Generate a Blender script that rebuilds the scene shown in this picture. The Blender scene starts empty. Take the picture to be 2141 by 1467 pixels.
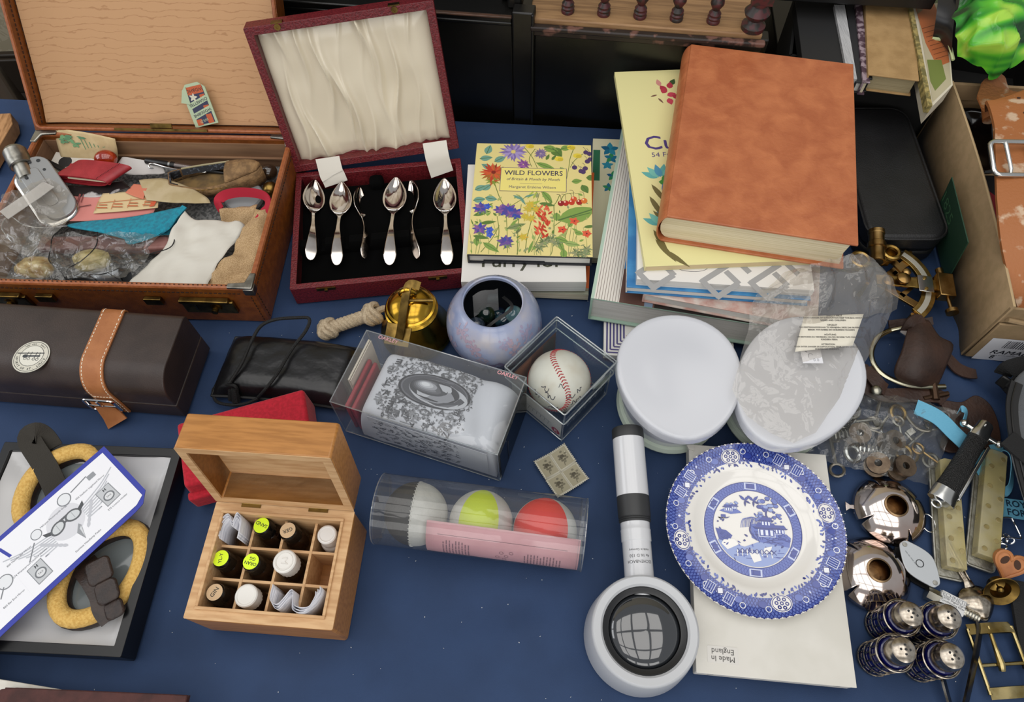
import bpy, math, random
from mathutils import Vector, Matrix, noise
random.seed(7)
SC = bpy.context.scene
COL = SC.collection

# ---------------------------------------------------------------- camera
FPX, CAMH = 1500.0, 0.78
PITCH, ROLL = math.radians(60.25), math.radians(-2.0)
_F = Vector((0, math.cos(PITCH), -math.sin(PITCH)))
_R0 = Vector((1, 0, 0)); _U0 = _R0.cross(_F)
_R = _R0*math.cos(ROLL) + _U0*math.sin(ROLL)
_U = -_R0*math.sin(ROLL) + _U0*math.cos(ROLL)
cam = bpy.data.cameras.new('camera'); camo = bpy.data.objects.new('camera', cam); COL.objects.link(camo)
cam.sensor_fit = 'HORIZONTAL'; cam.sensor_width = 36; cam.lens = FPX/2141*36
cam.clip_start = .02; cam.clip_end = 50
camo.matrix_world = Matrix(((_R.x, _U.x, -_F.x, 0), (_R.y, _U.y, -_F.y, 0), (_R.z, _U.z, -_F.z, CAMH), (0, 0, 0, 1)))
SC.camera = camo

# ---------------------------------------------------------------- light
SC.view_settings.view_transform = 'Standard'; SC.view_settings.look = 'None'
SC.view_settings.gamma = 1; SC.view_settings.use_curve_mapping = False
SC.view_settings.exposure = 0.0
SC.cycles.transparent_max_bounces = 24
W = bpy.data.worlds.new('overcast_daylight'); SC.world = W; W.use_nodes = True
bg = W.node_tree.nodes['Background']; bg.inputs[0].default_value = (.95, .97, 1.0, 1); bg.inputs[1].default_value = .42
def skylight(x, y, z, sx, sy, watts, rot=(0, 0, 0), col=(1, .97, .93)):
    l = bpy.data.lights.new('skylight_pane', 'AREA'); l.shape = 'RECTANGLE'; l.size = sx; l.size_y = sy
    l.energy = watts; l.color = col
    o = bpy.data.objects.new('skylight_pane', l); COL.objects.link(o); o.location = (x, y, z); o.rotation_euler = rot
# a glazed roof: two rows of panes with bars between them, and tall windows on the left and behind the photographer
for i in range(4):
    for j in range(3):
        skylight(-1.35+i*.8, -1.05+j*.95, 2.3, .7, .85, 3.9)
for k in range(2):
    skylight(-2.6, .3+k*.9, 1.3, 1.2, .8, 8, rot=(0, math.radians(-70), 0), col=(.95, .97, 1))

for k in range(3):
    skylight(-1.1+k*1.1, -2.3, 1.25, .95, 1.3, 8, rot=(math.radians(80), 0, 0), col=(1, .98, .95))

# ---------------------------------------------------------------- helpers
def P(x, y, z=0.0):
    """point of the place at height z that the survey pixel (x, y) looks at"""
    d = _F + _R*((x-1070.5)/FPX) - _U*((y-733.5)/FPX)
    return Vector((0, 0, CAMH)) + d*((z-CAMH)/d.z)
def lin(c):
    if isinstance(c, str):
        c = c.lstrip('#'); c = [int(c[i:i+2], 16)/255 for i in (0, 2, 4)]
    return [(v/12.92 if v <= .04045 else ((v+.055)/1.055)**2.4) for v in c[:3]]
_M = {}
def mat(name, col, rough=.5, metal=0, col2=None, ns=40, nf=(.4, .62), bump=0, bs=400, stretch=None, sheen=0, coat=0, spec=.5, detail=4, trans=0, ior=1.45, stint='#ffffff', dist=0):
    if name in _M: return _M[name]
    m = bpy.data.materials.new(name); m.use_nodes = True; _M[name] = m
    nt = m.node_tree; b = nt.nodes['Principled BSDF']
    b.inputs['Base Color'].default_value = (*lin(col), 1); b.inputs['Roughness'].default_value = rough
    b.inputs['Metallic'].default_value = metal; b.inputs['Specular IOR Level'].default_value = spec
    if sheen: b.inputs['Sheen Weight'].default_value = sheen; b.inputs['Sheen Tint'].default_value = (*lin(stint), 1); b.inputs['Sheen Roughness'].default_value = .4
    if coat: b.inputs['Coat Weight'].default_value = coat; b.inputs['Coat Roughness'].default_value = .08
    if trans: b.inputs['Transmission Weight'].default_value = trans; b.inputs['IOR'].default_value = ior
    if col2 or bump:
        tc = nt.nodes.new('ShaderNodeTexCoord'); mp = nt.nodes.new('ShaderNodeMapping')
        nt.links.new(tc.outputs['Object'], mp.inputs[0])
        if stretch: mp.inputs['Scale'].default_value = stretch
    if col2:
        n = nt.nodes.new('ShaderNodeTexNoise'); n.inputs['Scale'].default_value = ns; n.inputs['Detail'].default_value = detail
        n.inputs['Distortion'].default_value = dist
        nt.links.new(mp.outputs[0], n.inputs['Vector'])
        r = nt.nodes.new('ShaderNodeValToRGB'); r.color_ramp.elements[0].position = nf[0]; r.color_ramp.elements[1].position = nf[1]
        r.color_ramp.elements[0].color = (*lin(col), 1); r.color_ramp.elements[1].color = (*lin(col2), 1)
        nt.links.new(n.outputs[0], r.inputs[0]); nt.links.new(r.outputs[0], b.inputs['Base Color'])
    if bump:
        n2 = nt.nodes.new('ShaderNodeTexNoise'); n2.inputs['Scale'].default_value = bs; n2.inputs['Detail'].default_value = 3
        nt.links.new(mp.outputs[0], n2.inputs['Vector'])
        bp = nt.nodes.new('ShaderNodeBump'); bp.inputs['Strength'].default_value = bump; bp.inputs['Distance'].default_value = .002
        nt.links.new(n2.outputs[0], bp.inputs['Height']); nt.links.new(bp.outputs[0], b.inputs['Normal'])
    return m
def printmat(rough=.5, coat=0):
    k = 'print_%g_%g' % (rough, coat)
    if k in _M: return _M[k]
    m = mat(k, '#ffffff', rough, coat=coat); a = m.node_tree.nodes.new('ShaderNodeAttribute'); a.attribute_name = 'Col'
    m.node_tree.links.new(a.outputs['Color'], m.node_tree.nodes['Principled BSDF'].inputs['Base Color'])
    return m
def clear(name, tint='#ffffff', rough=.03, base=.03, edge=.55, haze=0, hazecol='#ffffff', bump=0, bs=60):
    """thin clear plastic: see-through, with a Fresnel-weighted gloss and a little milky haze"""
    if name in _M: return _M[name]
    m = bpy.data.materials.new(name); m.use_nodes = True; _M[name] = m
    nt = m.node_tree; nt.nodes.remove(nt.nodes['Principled BSDF']); out = nt.nodes['Material Output']
    t = nt.nodes.new('ShaderNodeBsdfTransparent'); t.inputs[0].default_value = (*lin(tint), 1)
    g = nt.nodes.new('ShaderNodeBsdfGlossy'); g.inputs['Roughness'].default_value = rough
    fr = nt.nodes.new('ShaderNodeLayerWeight'); fr.inputs[0].default_value = .5
    pw = nt.nodes.new('ShaderNodeMath'); pw.operation = 'POWER'; pw.inputs[1].default_value = 3.2; nt.links.new(fr.outputs['Facing'], pw.inputs[0])
    mr = nt.nodes.new('ShaderNodeMapRange'); mr.inputs['To Min'].default_value = base; mr.inputs['To Max'].default_value = edge
    nt.links.new(pw.outputs[0], mr.inputs[0])
    mx = nt.nodes.new('ShaderNodeMixShader'); nt.links.new(mr.outputs[0], mx.inputs[0])
    src = t
    if haze:
        d = nt.nodes.new('ShaderNodeBsdfDiffuse'); d.inputs[0].default_value = (*lin(hazecol), 1)
        mh = nt.nodes.new('ShaderNodeMixShader'); mh.inputs[0].default_value = haze
        nt.links.new(t.outputs[0], mh.inputs[1]); nt.links.new(d.outputs[0], mh.inputs[2]); src = mh
    nt.links.new(src.outputs[0], mx.inputs[1]); nt.links.new(g.outputs[0], mx.inputs[2]); nt.links.new(mx.outputs[0], out.inputs[0])
    if bump:
        tc = nt.nodes.new('ShaderNodeTexCoord'); n2 = nt.nodes.new('ShaderNodeTexNoise'); n2.inputs['Scale'].default_value = bs
        n2.inputs['Detail'].default_value = 2; n2.inputs['Distortion'].default_value = .6
        nt.links.new(tc.outputs['Object'], n2.inputs['Vector'])
        bp = nt.nodes.new('ShaderNodeBump'); bp.inputs['Strength'].default_value = bump; bp.inputs['Distance'].default_value = .006
        nt.links.new(n2.outputs[0], bp.inputs['Height']); nt.links.new(bp.outputs[0], g.inputs['Normal']); nt.links.new(bp.outputs[0], fr.inputs['Normal'])
    return m

def rz(p, a):
    c, s = math.cos(a), math.sin(a); return (p[0]*c-p[1]*s, p[0]*s+p[1]*c)
def lerp(a, b, t): return a+(b-a)*t
def spline(pts, n=8, closed=False):
    """Catmull-Rom through the points (tuples of any length)"""
    out = []; m = len(pts); rng = range(m if closed else m-1)
    g = (lambda i: pts[i % m]) if closed else (lambda i: pts[max(0, min(m-1, i))])
    for i in rng:
        a, b, c, d = g(i-1), g(i), g(i+1), g(i+2)
        for k in range(n):
            t = k/n
            out.append(tuple(.5*(2*b[j]+(c[j]-a[j])*t+(2*a[j]-5*b[j]+4*c[j]-d[j])*t*t+(3*b[j]-a[j]-3*c[j]+d[j])*t**3) for j in range(len(b))))
    if not closed: out.append(tuple(pts[-1]))
    return out
def rrect(w, d, r, n=5):
    out = []
    for cx, cy, a0 in ((w/2-r, d/2-r, 0), (-w/2+r, d/2-r, 90), (-w/2+r, -d/2+r, 180), (w/2-r, -d/2+r, 270)):
        for k in range(n+1):
            a = math.radians(a0+90*k/n); out.append((cx+r*math.cos(a), cy+r*math.sin(a)))
    return out
def ell(cx, cy, rx, ry, n=28, rot=0):
    out = []
    for k in range(n):
        a = 2*math.pi*k/n; q = rz((rx*math.cos(a), ry*math.sin(a)), rot); out.append((cx+q[0], cy+q[1]))
    return out

class MB:
    def __init__(s): s.v = []; s.f = []; s.c = []; s.mi = []
    def add(s, vs, fs, mi=0):
        b = len(s.v); s.v += [tuple(v) for v in vs]; s.f += [tuple(i+b for i in f) for f in fs]; s.mi += [mi]*len(fs); return s
    def box(s, c, sz, rot=0, mi=0):
        x, y, z = sz[0]/2, sz[1]/2, sz[2]/2; vs = []
        for dz in (-z, z):
            for dx, dy in ((-x, -y), (x, -y), (x, y), (-x, y)):
                q = rz((dx, dy), rot); vs.append((c[0]+q[0], c[1]+q[1], c[2]+dz))
        return s.add(vs, [(0, 3, 2, 1), (4, 5, 6, 7), (0, 1, 5, 4), (1, 2, 6, 5), (2, 3, 7, 6), (3, 0, 4, 7)], mi)
    def prism(s, poly, z0, z1, mi=0, top=None):
        n = len(poly); tp = top or poly
        f0 = (lambda p: z0(p)) if callable(z0) else (lambda p: z0); f1 = (lambda p: z1(p)) if callable(z1) else (lambda p: z1)
        vs = [(p[0], p[1], f0(p)) for p in poly]+[(p[0], p[1], f1(p)) for p in tp]
        return s.add(vs, [tuple(range(n-1, -1, -1)), tuple(range(n, 2*n))]+[(i, (i+1) % n, n+(i+1) % n, n+i) for i in range(n)], mi)
    def loft(s, rings, closed=True, cap=True, mi=0, loop=False):
        n = len(rings[0]); vs = [p for r in rings for p in r]; fs = []
        m = len(rings)
        for i in range(m if loop else m-1):
            a, b = i*n, ((i+1) % m)*n
            for k in range(n if closed else n-1):
                k2 = (k+1) % n; fs.append((a+k, a+k2, b+k2, b+k))
        if cap and closed and not loop: fs += [tuple(range(n-1, -1, -1)), tuple(range((m-1)*n, m*n))]
        return s.add(vs, fs, mi)
    def lathe(s, prof, n=32, c=(0, 0, 0), sx=1, sy=1, rot=0, cap=True, mi=0):
        rings = []
        for r, z in prof:
            ring = []
            for k in range(n):
                a = 2*math.pi*k/n; q = rz((r*sx*math.cos(a), r*sy*math.sin(a)), rot); ring.append((c[0]+q[0], c[1]+q[1], c[2]+z))
            rings.append(ring)
        return s.loft(rings, cap=cap, mi=mi)
    def tube(s, pts, r, n=8, closed=False, flat=1.0, mi=0, up=None):
        pts = [Vector(p) for p in pts]; m = len(pts); rings = []; prev = Vector(up) if up else None
        for i, p in enumerate(pts):
            a = pts[(i-1) % m] if (closed or i) else p; b = pts[(i+1) % m] if (closed or i < m-1) else p
            t = (b-a).normalized()
            if prev is None: prev = Vector((0, 0, 1)) if abs(t.z) < .9 else Vector((1, 0, 0))
            u = (prev-t*prev.dot(t))
            if u.length < 1e-6: u = t.orthogonal()
            u.normalize(); w = t.cross(u); prev = u if not up else Vector(up)
            rr = r[i] if isinstance(r, (list, tuple)) else r
            rings.append([tuple(p+(u*math.cos(2*math.pi*k/n)*flat+w*math.sin(2*math.pi*k/n))*rr) for k in range(n)])
        return s.loft(rings, loop=closed, mi=mi)
    def strip(s, pts, w, up=(0, 0, 1), th=.0012, mi=0):
        """a flat band along a path: width w across, thickness th along up"""
        pts = [Vector(p) for p in pts]; rings = []; m = len(pts)
        for i, p in enumerate(pts):
            t = (pts[min(i+1, m-1)]-pts[max(i-1, 0)]).normalized(); u = up[i] if isinstance(up, list) else up
            u = Vector(u); u = (u-t*u.dot(t)).normalized(); c = t.cross(u); ww = w[i] if isinstance(w, (list, tuple)) else w
            rings.append([tuple(p+c*ww/2+u*th/2), tuple(p-c*ww/2+u*th/2), tuple(p-c*ww/2-u*th/2), tuple(p+c*ww/2-u*th/2)])
        return s.loft(rings, mi=mi)
    def grid(s, rows, mi=0):
        return s.loft(rows, closed=False, cap=False, mi=mi)
    def ball(s, c, r, nu=24, nv=14, sx=1, sy=1, sz=1, mi=0):
        prof = [(max(1e-5, r*math.sin(math.pi*k/nv)), -r*sz*math.cos(math.pi*k/nv)) for k in range(nv+1)]
        return s.lathe(prof, nu, c, sx, sy, mi=mi)
    def tray(s, w, d, z0, z1, t, fl, cy=0, r=.0015):
        """one seamless open box: rim at z1, underside at z0, wall t, floor fl thick"""
        o, i = rrect(w, d, r, 2), rrect(w-2*t, d-2*t, r*.5, 2); g = lambda q, z: [(p[0], p[1]+cy, z) for p in q]
        return s.loft([g(i, z0+fl), g(i, z1), g(o, z1), g(o, z0)])
    def xf(s, M, start=0):
        for i in range(start, len(s.v)): s.v[i] = tuple(M @ Vector(s.v[i]))
        return s
_TX = {}
def text_mesh(t):
    if t not in _TX:
        cu = bpy.data.curves.new('t', 'FONT'); cu.body = t; cu.align_x = 'CENTER'; cu.align_y = 'CENTER'; cu.resolution_u = 2
        o = bpy.data.objects.new('t', cu); me = bpy.data.meshes.new_from_object(o)
        _TX[t] = ([tuple(v.co) for v in me.vertices], [tuple(p.vertices) for p in me.polygons])
        bpy.data.objects.remove(o); bpy.data.meshes.remove(me); bpy.data.curves.remove(cu)
    return _TX[t]
class Print(MB):
    """flat print: coloured shapes laid on a surface; fn maps (u, v, height) to a point"""
    def __init__(s, fn=None, e=5e-5):
        super().__init__(); s.fn = fn or (lambda u, v, h: (u, v, h)); s.e = e; s.cols = []; s.k = 0
    def _h(s, l):
        s.k += 1; return l*s.e+(s.k*7 % 41)*1.1e-6
    def poly(s, pts, col, l=1):
        h = s._h(l); b = len(s.v); s.v += [s.fn(p[0], p[1], h) for p in pts]; s.f.append(tuple(range(b, b+len(pts)))); s.cols.append(col); s.mi.append(0)
    def tri(s, vs, fs, col, l=1):
        h = s._h(l); b = len(s.v); s.v += [s.fn(p[0], p[1], h) for p in vs]
        for f in fs: s.f.append(tuple(i+b for i in f)); s.cols.append(col); s.mi.append(0)
    def ell(s, x, y, rx, ry, col, l=1, rot=0, n=18): s.poly(ell(x, y, rx, ry, n, rot), col, l)
    def ring(s, x, y, r, w, col, l=1, n=28, ry=None, rot=0, a0=0, a1=360):
        ry = ry or r; a = []
        for k in range(n+1):
            t = math.radians(a0+(a1-a0)*k/n); q = rz((r*math.cos(t), ry*math.sin(t)), rot); q2 = rz(((r-w)*math.cos(t), (ry-w)*math.sin(t)), rot)
            a.append((x+q[0], y+q[1])); a.append((x+q2[0], y+q2[1]))
        s.tri(a, [(2*k, 2*k+1, 2*k+3, 2*k+2) for k in range(n)], col, l)
    def line(s, pts, w, col, l=1, taper=0):
        m = len(pts); a = []
        for i, p in enumerate(pts):
            q0 = pts[max(i-1, 0)]; q1 = pts[min(i+1, m-1)]; dx, dy = q1[0]-q0[0], q1[1]-q0[1]; L = math.hypot(dx, dy) or 1
            ww = w*(1-taper*i/(m-1)) if m > 1 else w
            a.append((p[0]-dy/L*ww/2, p[1]+dx/L*ww/2)); a.append((p[0]+dy/L*ww/2, p[1]-dx/L*ww/2))
        s.tri(a, [(2*k, 2*k+1, 2*k+3, 2*k+2) for k in range(m-1)], col, l)
    def rect(s, x, y, w, h, col, l=1, rot=0):
        s.poly([(x+q[0], y+q[1]) for q in (rz(p, rot) for p in ((-w/2, -h/2), (w/2, -h/2), (w/2, h/2), (-w/2, h/2)))], col, l)
    def patch(s, x, y, w, h, col, l=1, n=6):
        for i in range(n):
            for j in range(n): s.rect(x-w/2+w*(i+.5)/n, y-h/2+h*(j+.5)/n, w/n, h/n, col, l)
    def frame(s, x, y, w, h, t, col, l=1):
        for a, b, c, d in ((x, y+h/2, w+t, t), (x, y-h/2, w+t, t), (x-w/2, y, t, h), (x+w/2, y, t, h)): s.rect(a, b, c, d, col, l)
    def leaf(s, x, y, L, wd, ang, col, l=1, vein=None):
        pts = [rz((L*t, wd/2*math.sin(math.pi*t**.8)), ang) for t in [k/6 for k in range(7)]]+[rz((L*t, -wd/2*math.sin(math.pi*t**.8)), ang) for t in [k/6 for k in range(5, 0, -1)]]
        s.poly([(x+p[0], y+p[1]) for p in pts], col, l)
        if vein: s.line([(x, y), (x+L*.9*math.cos(ang), y+L*.9*math.sin(ang))], wd*.08, vein, l+1)
    def text(s, t, x, y, size, col, l=1, rot=0, shear=0, sx=1, bold=0):
        vs, fs = text_mesh(t); offs = [(0, 0)] if not bold else [(0, 0), (bold, 0), (0, bold)]
        for o in offs:
            s.tri([(x+q[0]+o[0], y+q[1]+o[1]) for q in (rz(((v[0]+v[1]*shear)*size*sx, v[1]*size), rot) for v in vs)], fs, col, l)
    def squiggle(s, x, y, w, h, size, col, l=1, rot=0, seed=1):
        """rows of tiny unreadable type, one short bar per word"""
        r = random.Random(seed); yy = h/2
        while yy > -h/2:
            xx = -w/2
            while xx < w/2-size:
                ww = min(r.uniform(.8, 3.2)*size, w/2-xx)
                q = rz((xx+ww/2, yy), rot); s.rect(x+q[0], y+q[1], ww, size*.45, col, l, rot); xx += ww+size*.45
            yy -= size*1.25
ROOTM = {}
def make(name, mb, m, parent=None, smooth=False, ang=40, bevel=0, seg=2, solid=0, sub=0, world=False, label=None, loc=None, clean=False):
    me = bpy.data.meshes.new(name); vs = mb.v
    M = ROOTM.get(parent.name) if parent else None
    if world and M is not None:
        Mi = M.inverted(); vs = [tuple(Mi @ Vector(v)) for v in vs]
    if loc is not None: vs = [(v[0]-loc[0], v[1]-loc[1], v[2]-loc[2]) for v in vs]
    me.from_pydata(vs, [], mb.f); ms = m if isinstance(m, (list, tuple)) else [m]
    for x in ms: me.materials.append(x)
    if len(ms) > 1: me.polygons.foreach_set('material_index', mb.mi)
    if isinstance(mb, Print):
        at = me.color_attributes.new('Col', 'FLOAT_COLOR', 'CORNER'); buf = []
        for p, c in zip(me.polygons, mb.cols):
            L = lin(c)+[1.0]; buf += L*p.loop_total
        at.data.foreach_set('color', buf)
    me.validate(); 
    o = bpy.data.objects.new(name, me); COL.objects.link(o)
    if smooth:
        me.polygons.foreach_set('use_smooth', [True]*len(me.polygons)); me.set_sharp_from_angle(angle=math.radians(ang))
    if sub:
        d = o.modifiers.new('sub', 'SUBSURF'); d.levels = d.render_levels = sub
    if solid:
        d = o.modifiers.new('solid', 'SOLIDIFY'); d.thickness = solid; d.offset = -1
    if bevel:
        d = o.modifiers.new('bevel', 'BEVEL'); d.width = bevel; d.segments = seg; d.limit_method = 'ANGLE'; d.angle_limit = math.radians(40); d.use_clamp_overlap = True
        if not smooth: me.polygons.foreach_set('use_smooth', [True]*len(me.polygons)); me.set_sharp_from_angle(angle=math.radians(50))
    if parent:
        o.parent = parent; ROOTM[o.name] = M
    elif loc is not None: o.location = loc
    if label: o['label'] = label
    return o
def tag(o, label, cat, group=None, kind=None):
    o['label'] = label
    if cat: o['category'] = cat
    if group: o['group'] = group
    if kind: o['kind'] = kind
    return o
def thing(name, label, cat, loc=(0, 0, 0), rot=0, group=None, M=None):
    o = bpy.data.objects.new(name, None); COL.objects.link(o); o.empty_display_size = .02
    if M is None: M = Matrix.Translation(Vector(loc)) @ Matrix.Rotation(rot, 4, 'Z')
    o.matrix_world = M; ROOTM[o.name] = M.copy()
    return tag(o, label, cat, group)
def solo(name, label, cat, mb, m, group=None, **k):
    xs = [v[0] for v in mb.v]; ys = [v[1] for v in mb.v]; z = min(v[2] for v in mb.v)
    return tag(make(name, mb, m, loc=((min(xs)+max(xs))/2, (min(ys)+max(ys))/2, z), **k), label, cat, group)
D = math.radians
def on(M, x, y, n=0.0):
    """local (u, v) where the survey ray of a pixel meets the plane n of a frame M"""
    d = _F + _R*((x-1070.5)/FPX) - _U*((y-733.5)/FPX)
    Mi = M.inverted(); o = Mi @ Vector((0, 0, CAMH)); dd = Mi.to_3x3() @ d
    t = (n-o.z)/dd.z; p = o+dd*t
    return p.x, p.y
def hinge(loc, rot, phi, extra=0):
    """frame of an open lid: x along the hinge, y up the lid, z towards its inside"""
    c, s = math.cos(phi), math.sin(phi)
    L = Matrix(((1, 0, 0, 0), (0, s, -c, 0), (0, c, s, 0), (0, 0, 0, 1)))
    return Matrix.Translation(Vector(loc)) @ Matrix.Rotation(rot, 4, 'Z') @ L @ Matrix.Rotation(extra, 4, 'Z')
# ------------------------------------------------------------ materials shared
BLACKW = mat('black_paint', '#0b0b0a', .32, col2='#141311', ns=9, bump=.08, bs=90)
BROWNW = mat('worn_brown_wood', '#3a2a1f', .55, col2='#55392a', ns=40, bump=.3, bs=120, stretch=(1, 6, 6))
BRASS = mat('brass', '#c9a03c', .18, 1, col2='#a8832c', ns=30)
OLDBRASS = mat('old_brass', '#8c713c', .32, 1, col2='#5d4a28', ns=60)
BRONZE = mat('antique_bronze', '#a58655', .3, 1, col2='#84663a', ns=45)
STEEL = mat('steel', '#c9c9c6', .18, 1)
CHROME = mat('chrome', '#dedede', .06, 1)
DULLSTEEL = mat('dull_steel', '#a6a49c', .35, 1, col2='#7d7a72', ns=60)
SILVER = mat('silver_plate', '#d8d2cb', .09, 1, col2='#bfb2a8', ns=25)
COPPERY = mat('worn_silver_on_copper', '#dad0ca', .1, 1, col2='#c9b3a8', ns=18)
BLACKP = mat('black_plastic', '#121212', .4)
WHITEP = mat('white_plastic', '#e3e3e6', .22)
PAPER = mat('white_paper', '#e6e4e0', .75)
CREAMP = mat('page_edges', '#d9cfb8', .8, col2='#c3b698', ns=300, stretch=(.02, .02, 6))
WPAGES = mat('white_page_edges', '#dcd9d3', .8, col2='#c6c2ba', ns=300, stretch=(.02, .02, 6))
BLACKV = mat('black_velvet', '#030303', .95, spec=.08)
# ------------------------------------------------------------ room
def struct(name, mb, m, **k):
    o = make(name, mb, m, **k); o['kind'] = 'structure'; return o
struct('floor', MB().box((0, 1, -.76), (6, 5, .02)), mat('dark_floor', '#231d18', .6, col2='#2e2620', ns=6))
WALLP = mat('cream_wallpaper', '#b3a78c', .7, col2='#c2b79d', ns=26, nf=(.47, .53), dist=2.5, detail=1)
struct('wall_back', MB().box((0, 1.95, .6), (6, .1, 2.7)), WALLP)
struct('baseboard_back', MB().box((0, 1.885, -.69), (6, .03, .12)).box((0, 1.89, -.625), (6, .02, .012)), mat('dark_skirting', '#33291e', .5), bevel=.004)
# dark chest standing on the floor beyond the left end of the table
ca, cb = P(0, 150, -.3), P(42, 216, -.3); cd_ = (ca-cb).normalized(); cm = ca+cd_*.1-Vector((cd_.y, -cd_.x, 0))*.2
t = thing('dark_chest', 'dark brown wooden chest standing on the floor behind the suitcase', 'chest', (cm.x, cm.y, -.75), math.atan2(cd_.y, cd_.x))
make('body', MB().box((0, 0, .21), (.60, .38, .42)), mat('dark_mahogany', '#1a0f0a', .45, col2='#24150e', ns=10, stretch=(1, 8, 8)), t, bevel=.006)
make('lid', MB().box((0, 0, .435), (.62, .40, .03)), mat('dark_mahogany', ''), t, bevel=.006)
# table under the cloth
def yback(x): return (.846-.118*(x-.045)) if x < .34 else .811-.118*(x-.34)
t = thing('trestle_table', 'long trestle table hidden under the blue cloth', 'table', (0, .4, -.75))
make('tabletop', MB().prism([(-1.25, -.555), (1.25, -.555), (1.25, .285), (-1.25, .582)], .715, .742), BROWNW, t)
for sx in (-1.1, 1.1):
    for sy in (-.5, .2): make('leg', MB().box((sx, sy, .3575), (.05, .05, .715)), BROWNW, t)
# the blue cloth: nearly flat, with creases in its empty stretches and a drop at the front
def cloth_z(x, y):
    n = noise.noise(Vector((x*5, y*5, .3)))*.0022
    n += .0012*math.sin(70*(x*.94+y*.35)+5*noise.noise(Vector((x*6, y*6, 2))))*max(0, min(1, (x-.28)*6))
    n += .0010*math.sin(60*(x*.25-y)+6*noise.noise(Vector((x*4, y*4, 8))))
    for (ax, ay, bx, by, wd, hh) in ((.50, .56, .62, .34, .016, .010), (.42, .50, .53, .36, .014, .007), (.50, .44, .60, .30, .012, .008), (.33, .02, .36, .16, .006, .004), (.42, .0, .40, .15, .007, .004), (.45, .02, .47, .2, .007, .004), (-.08, .02, .05, .16, .02, .003), (-.2, .4, -.12, .45, .012, .003), (-.58, .36, -.42, .345, .012, .003), (-.1, .1, .1, .13, .018, .003)):
        dx, dy = bx-ax, by-ay; L2 = dx*dx+dy*dy; tt = max(0, min(1, ((x-ax)*dx+(y-ay)*dy)/L2))
        dd = (x-ax-tt*dx)**2+(y-ay-tt*dy)**2
        n += hh*math.exp(-dd/wd**2)*math.sin(math.pi*max(.0, min(1, tt)))
    return n-.0045
rows = []
for j in range(0, 150):
    row = []
    v = j/149
    for i in range(0, 281):
        x = -1.24+2.48*i/280; y0 = -.16; yb = yback(x); y = lerp(y0-.1, yb, v)
        if y < y0: z = -.0045-((y0-y)*7)**1.6*.2; y = y0-(y0-y)*.35
        else: z = cloth_z(x, y)
        if v > .985: z = -.0045
        row.append((x, y, z))
    rows.append(row)
for dz in (.02, .1, .25): rows.append([(x, y+.002, -.0045-dz) for (x, y, z) in rows[149]])
CLOTH = mat('blue_cotton', '#20385c', .8, col2='#1c3355', ns=14, bump=.12, bs=900, sheen=.5, stint='#5f93ee')
b = MB().grid(rows)
tag(make('tablecloth', b, CLOTH, smooth=True, ang=80), 'plain blue cotton cloth spread over the whole table', 'tablecloth')

# ------------------------------------------------------------ black cabinet with the baluster shelf
t = thing('black_cabinet', 'black painted wooden cabinet with small turned baluster shelf behind the table', 'cabinet', (.045, .858, -.75), D(-9.5))
G = .75
make('lower_panel', MB().box((-.36, .012, .455), (.66, .02, .91)), BLACKW, t, bevel=.002)
make('door_panel', MB().box((.155, .012, .455), (.31, .02, .91)), BLACKW, t, bevel=.002)
make('stile', MB().box((-.014, .004, .465), (.030, .02, .93)).box((-.001, .001, .465), (.004, .022, .93)), BLACKW, t, bevel=.002)
make('ledge', MB().box((-.36, .022, G+.164), (.66, .044, .010)).box((-.36, .003, G+.157), (.66, .006, .006)), BLACKW, t, bevel=.002)
make('worn_edge', MB().box((-.13, .0, G+.1685), (.20, .006, .003)), BROWNW, t, bevel=.001)
make('recessed_panel', MB().box((-.36, .05, G+.32), (.66, .012, .30)), BLACKW, t)
make('frame_moulding', MB().box((-.045, .038, G+.32), (.008, .016, .30)).box((-.028, .03, G+.32), (.02, .03, .30)), BLACKW, t, bevel=.003)
make('carcass', MB().box((-.2, .30, .455), (.98, .55, .90)), BLACKW, t)
make('shelf_board', MB().box((.146, .085, G+.164), (.306, .17, .010)), mat('bare_shelf_wood', '#a07c55', .6, col2='#856443', ns=30, stretch=(.6, 8, 8), bump=.15, bs=200), t, bevel=.002)
make('shelf_moulding', MB().box((.15, -.006, G+.160), (.308, .010, .007)).box((.15, -.002, G+.151), (.304, .008, .009)), mat('chipped_dark_paint', '#241a16', .5, col2='#6b4a40', ns=45, nf=(.52, .6)), t, bevel=.002)
MAROONP = mat('chipped_maroon_paint', '#4a1f22', .42, col2='#2a2320', ns=120, nf=(.48, .56))
prof = [(.0085, 0), (.009, .003), (.0078, .005), (.0088, .008), (.0075, .010), (.0082, .013), (.006, .016), (.0045, .018), (.006, .021), (.009, .027), (.0085, .031), (.0055, .036), (.0068, .038), (.0050, .041), (.0075, .044), (.0075, .05)]
for k in range(5):
    make('baluster', MB().lathe(prof, 20, (.043+.048*k, .019, G+.169)), MAROONP, t, smooth=True)
make('corner_post', MB().lathe([(.015, 0), (.0155, .006), (.010, .009), (.008, .013), (.0145, .019), (.0165, .024), (.012, .03), (.009, .034), (.012, .036), (.012, .04)], 24, (.286, .012, G+.169)).box((.287, .014, G+.223), (.026, .026, .03)), MAROONP, t, smooth=True)
make('rail', MB().box((.13, .02, G+.225), (.31, .012, .014)).box((.13, .012, G+.233), (.31, .006, .006)), MAROONP, t, bevel=.002)
# pine offcut at the far left edge of the table
a = P(12, 262, .02)
solo('pine_offcut', 'short pale pine offcut lying on the cloth at the far left', 'wood block', MB().prism([tuple(P(*q, .02)[:2]) for q in ((-60, 240), (22, 236), (26, 258), (-25, 345), (-90, 330))], 0, .02),
     mat('pine', '#b98a5c', .6, col2='#8f6439', ns=40, stretch=(6, 1, 1)), bevel=.001)

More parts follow.
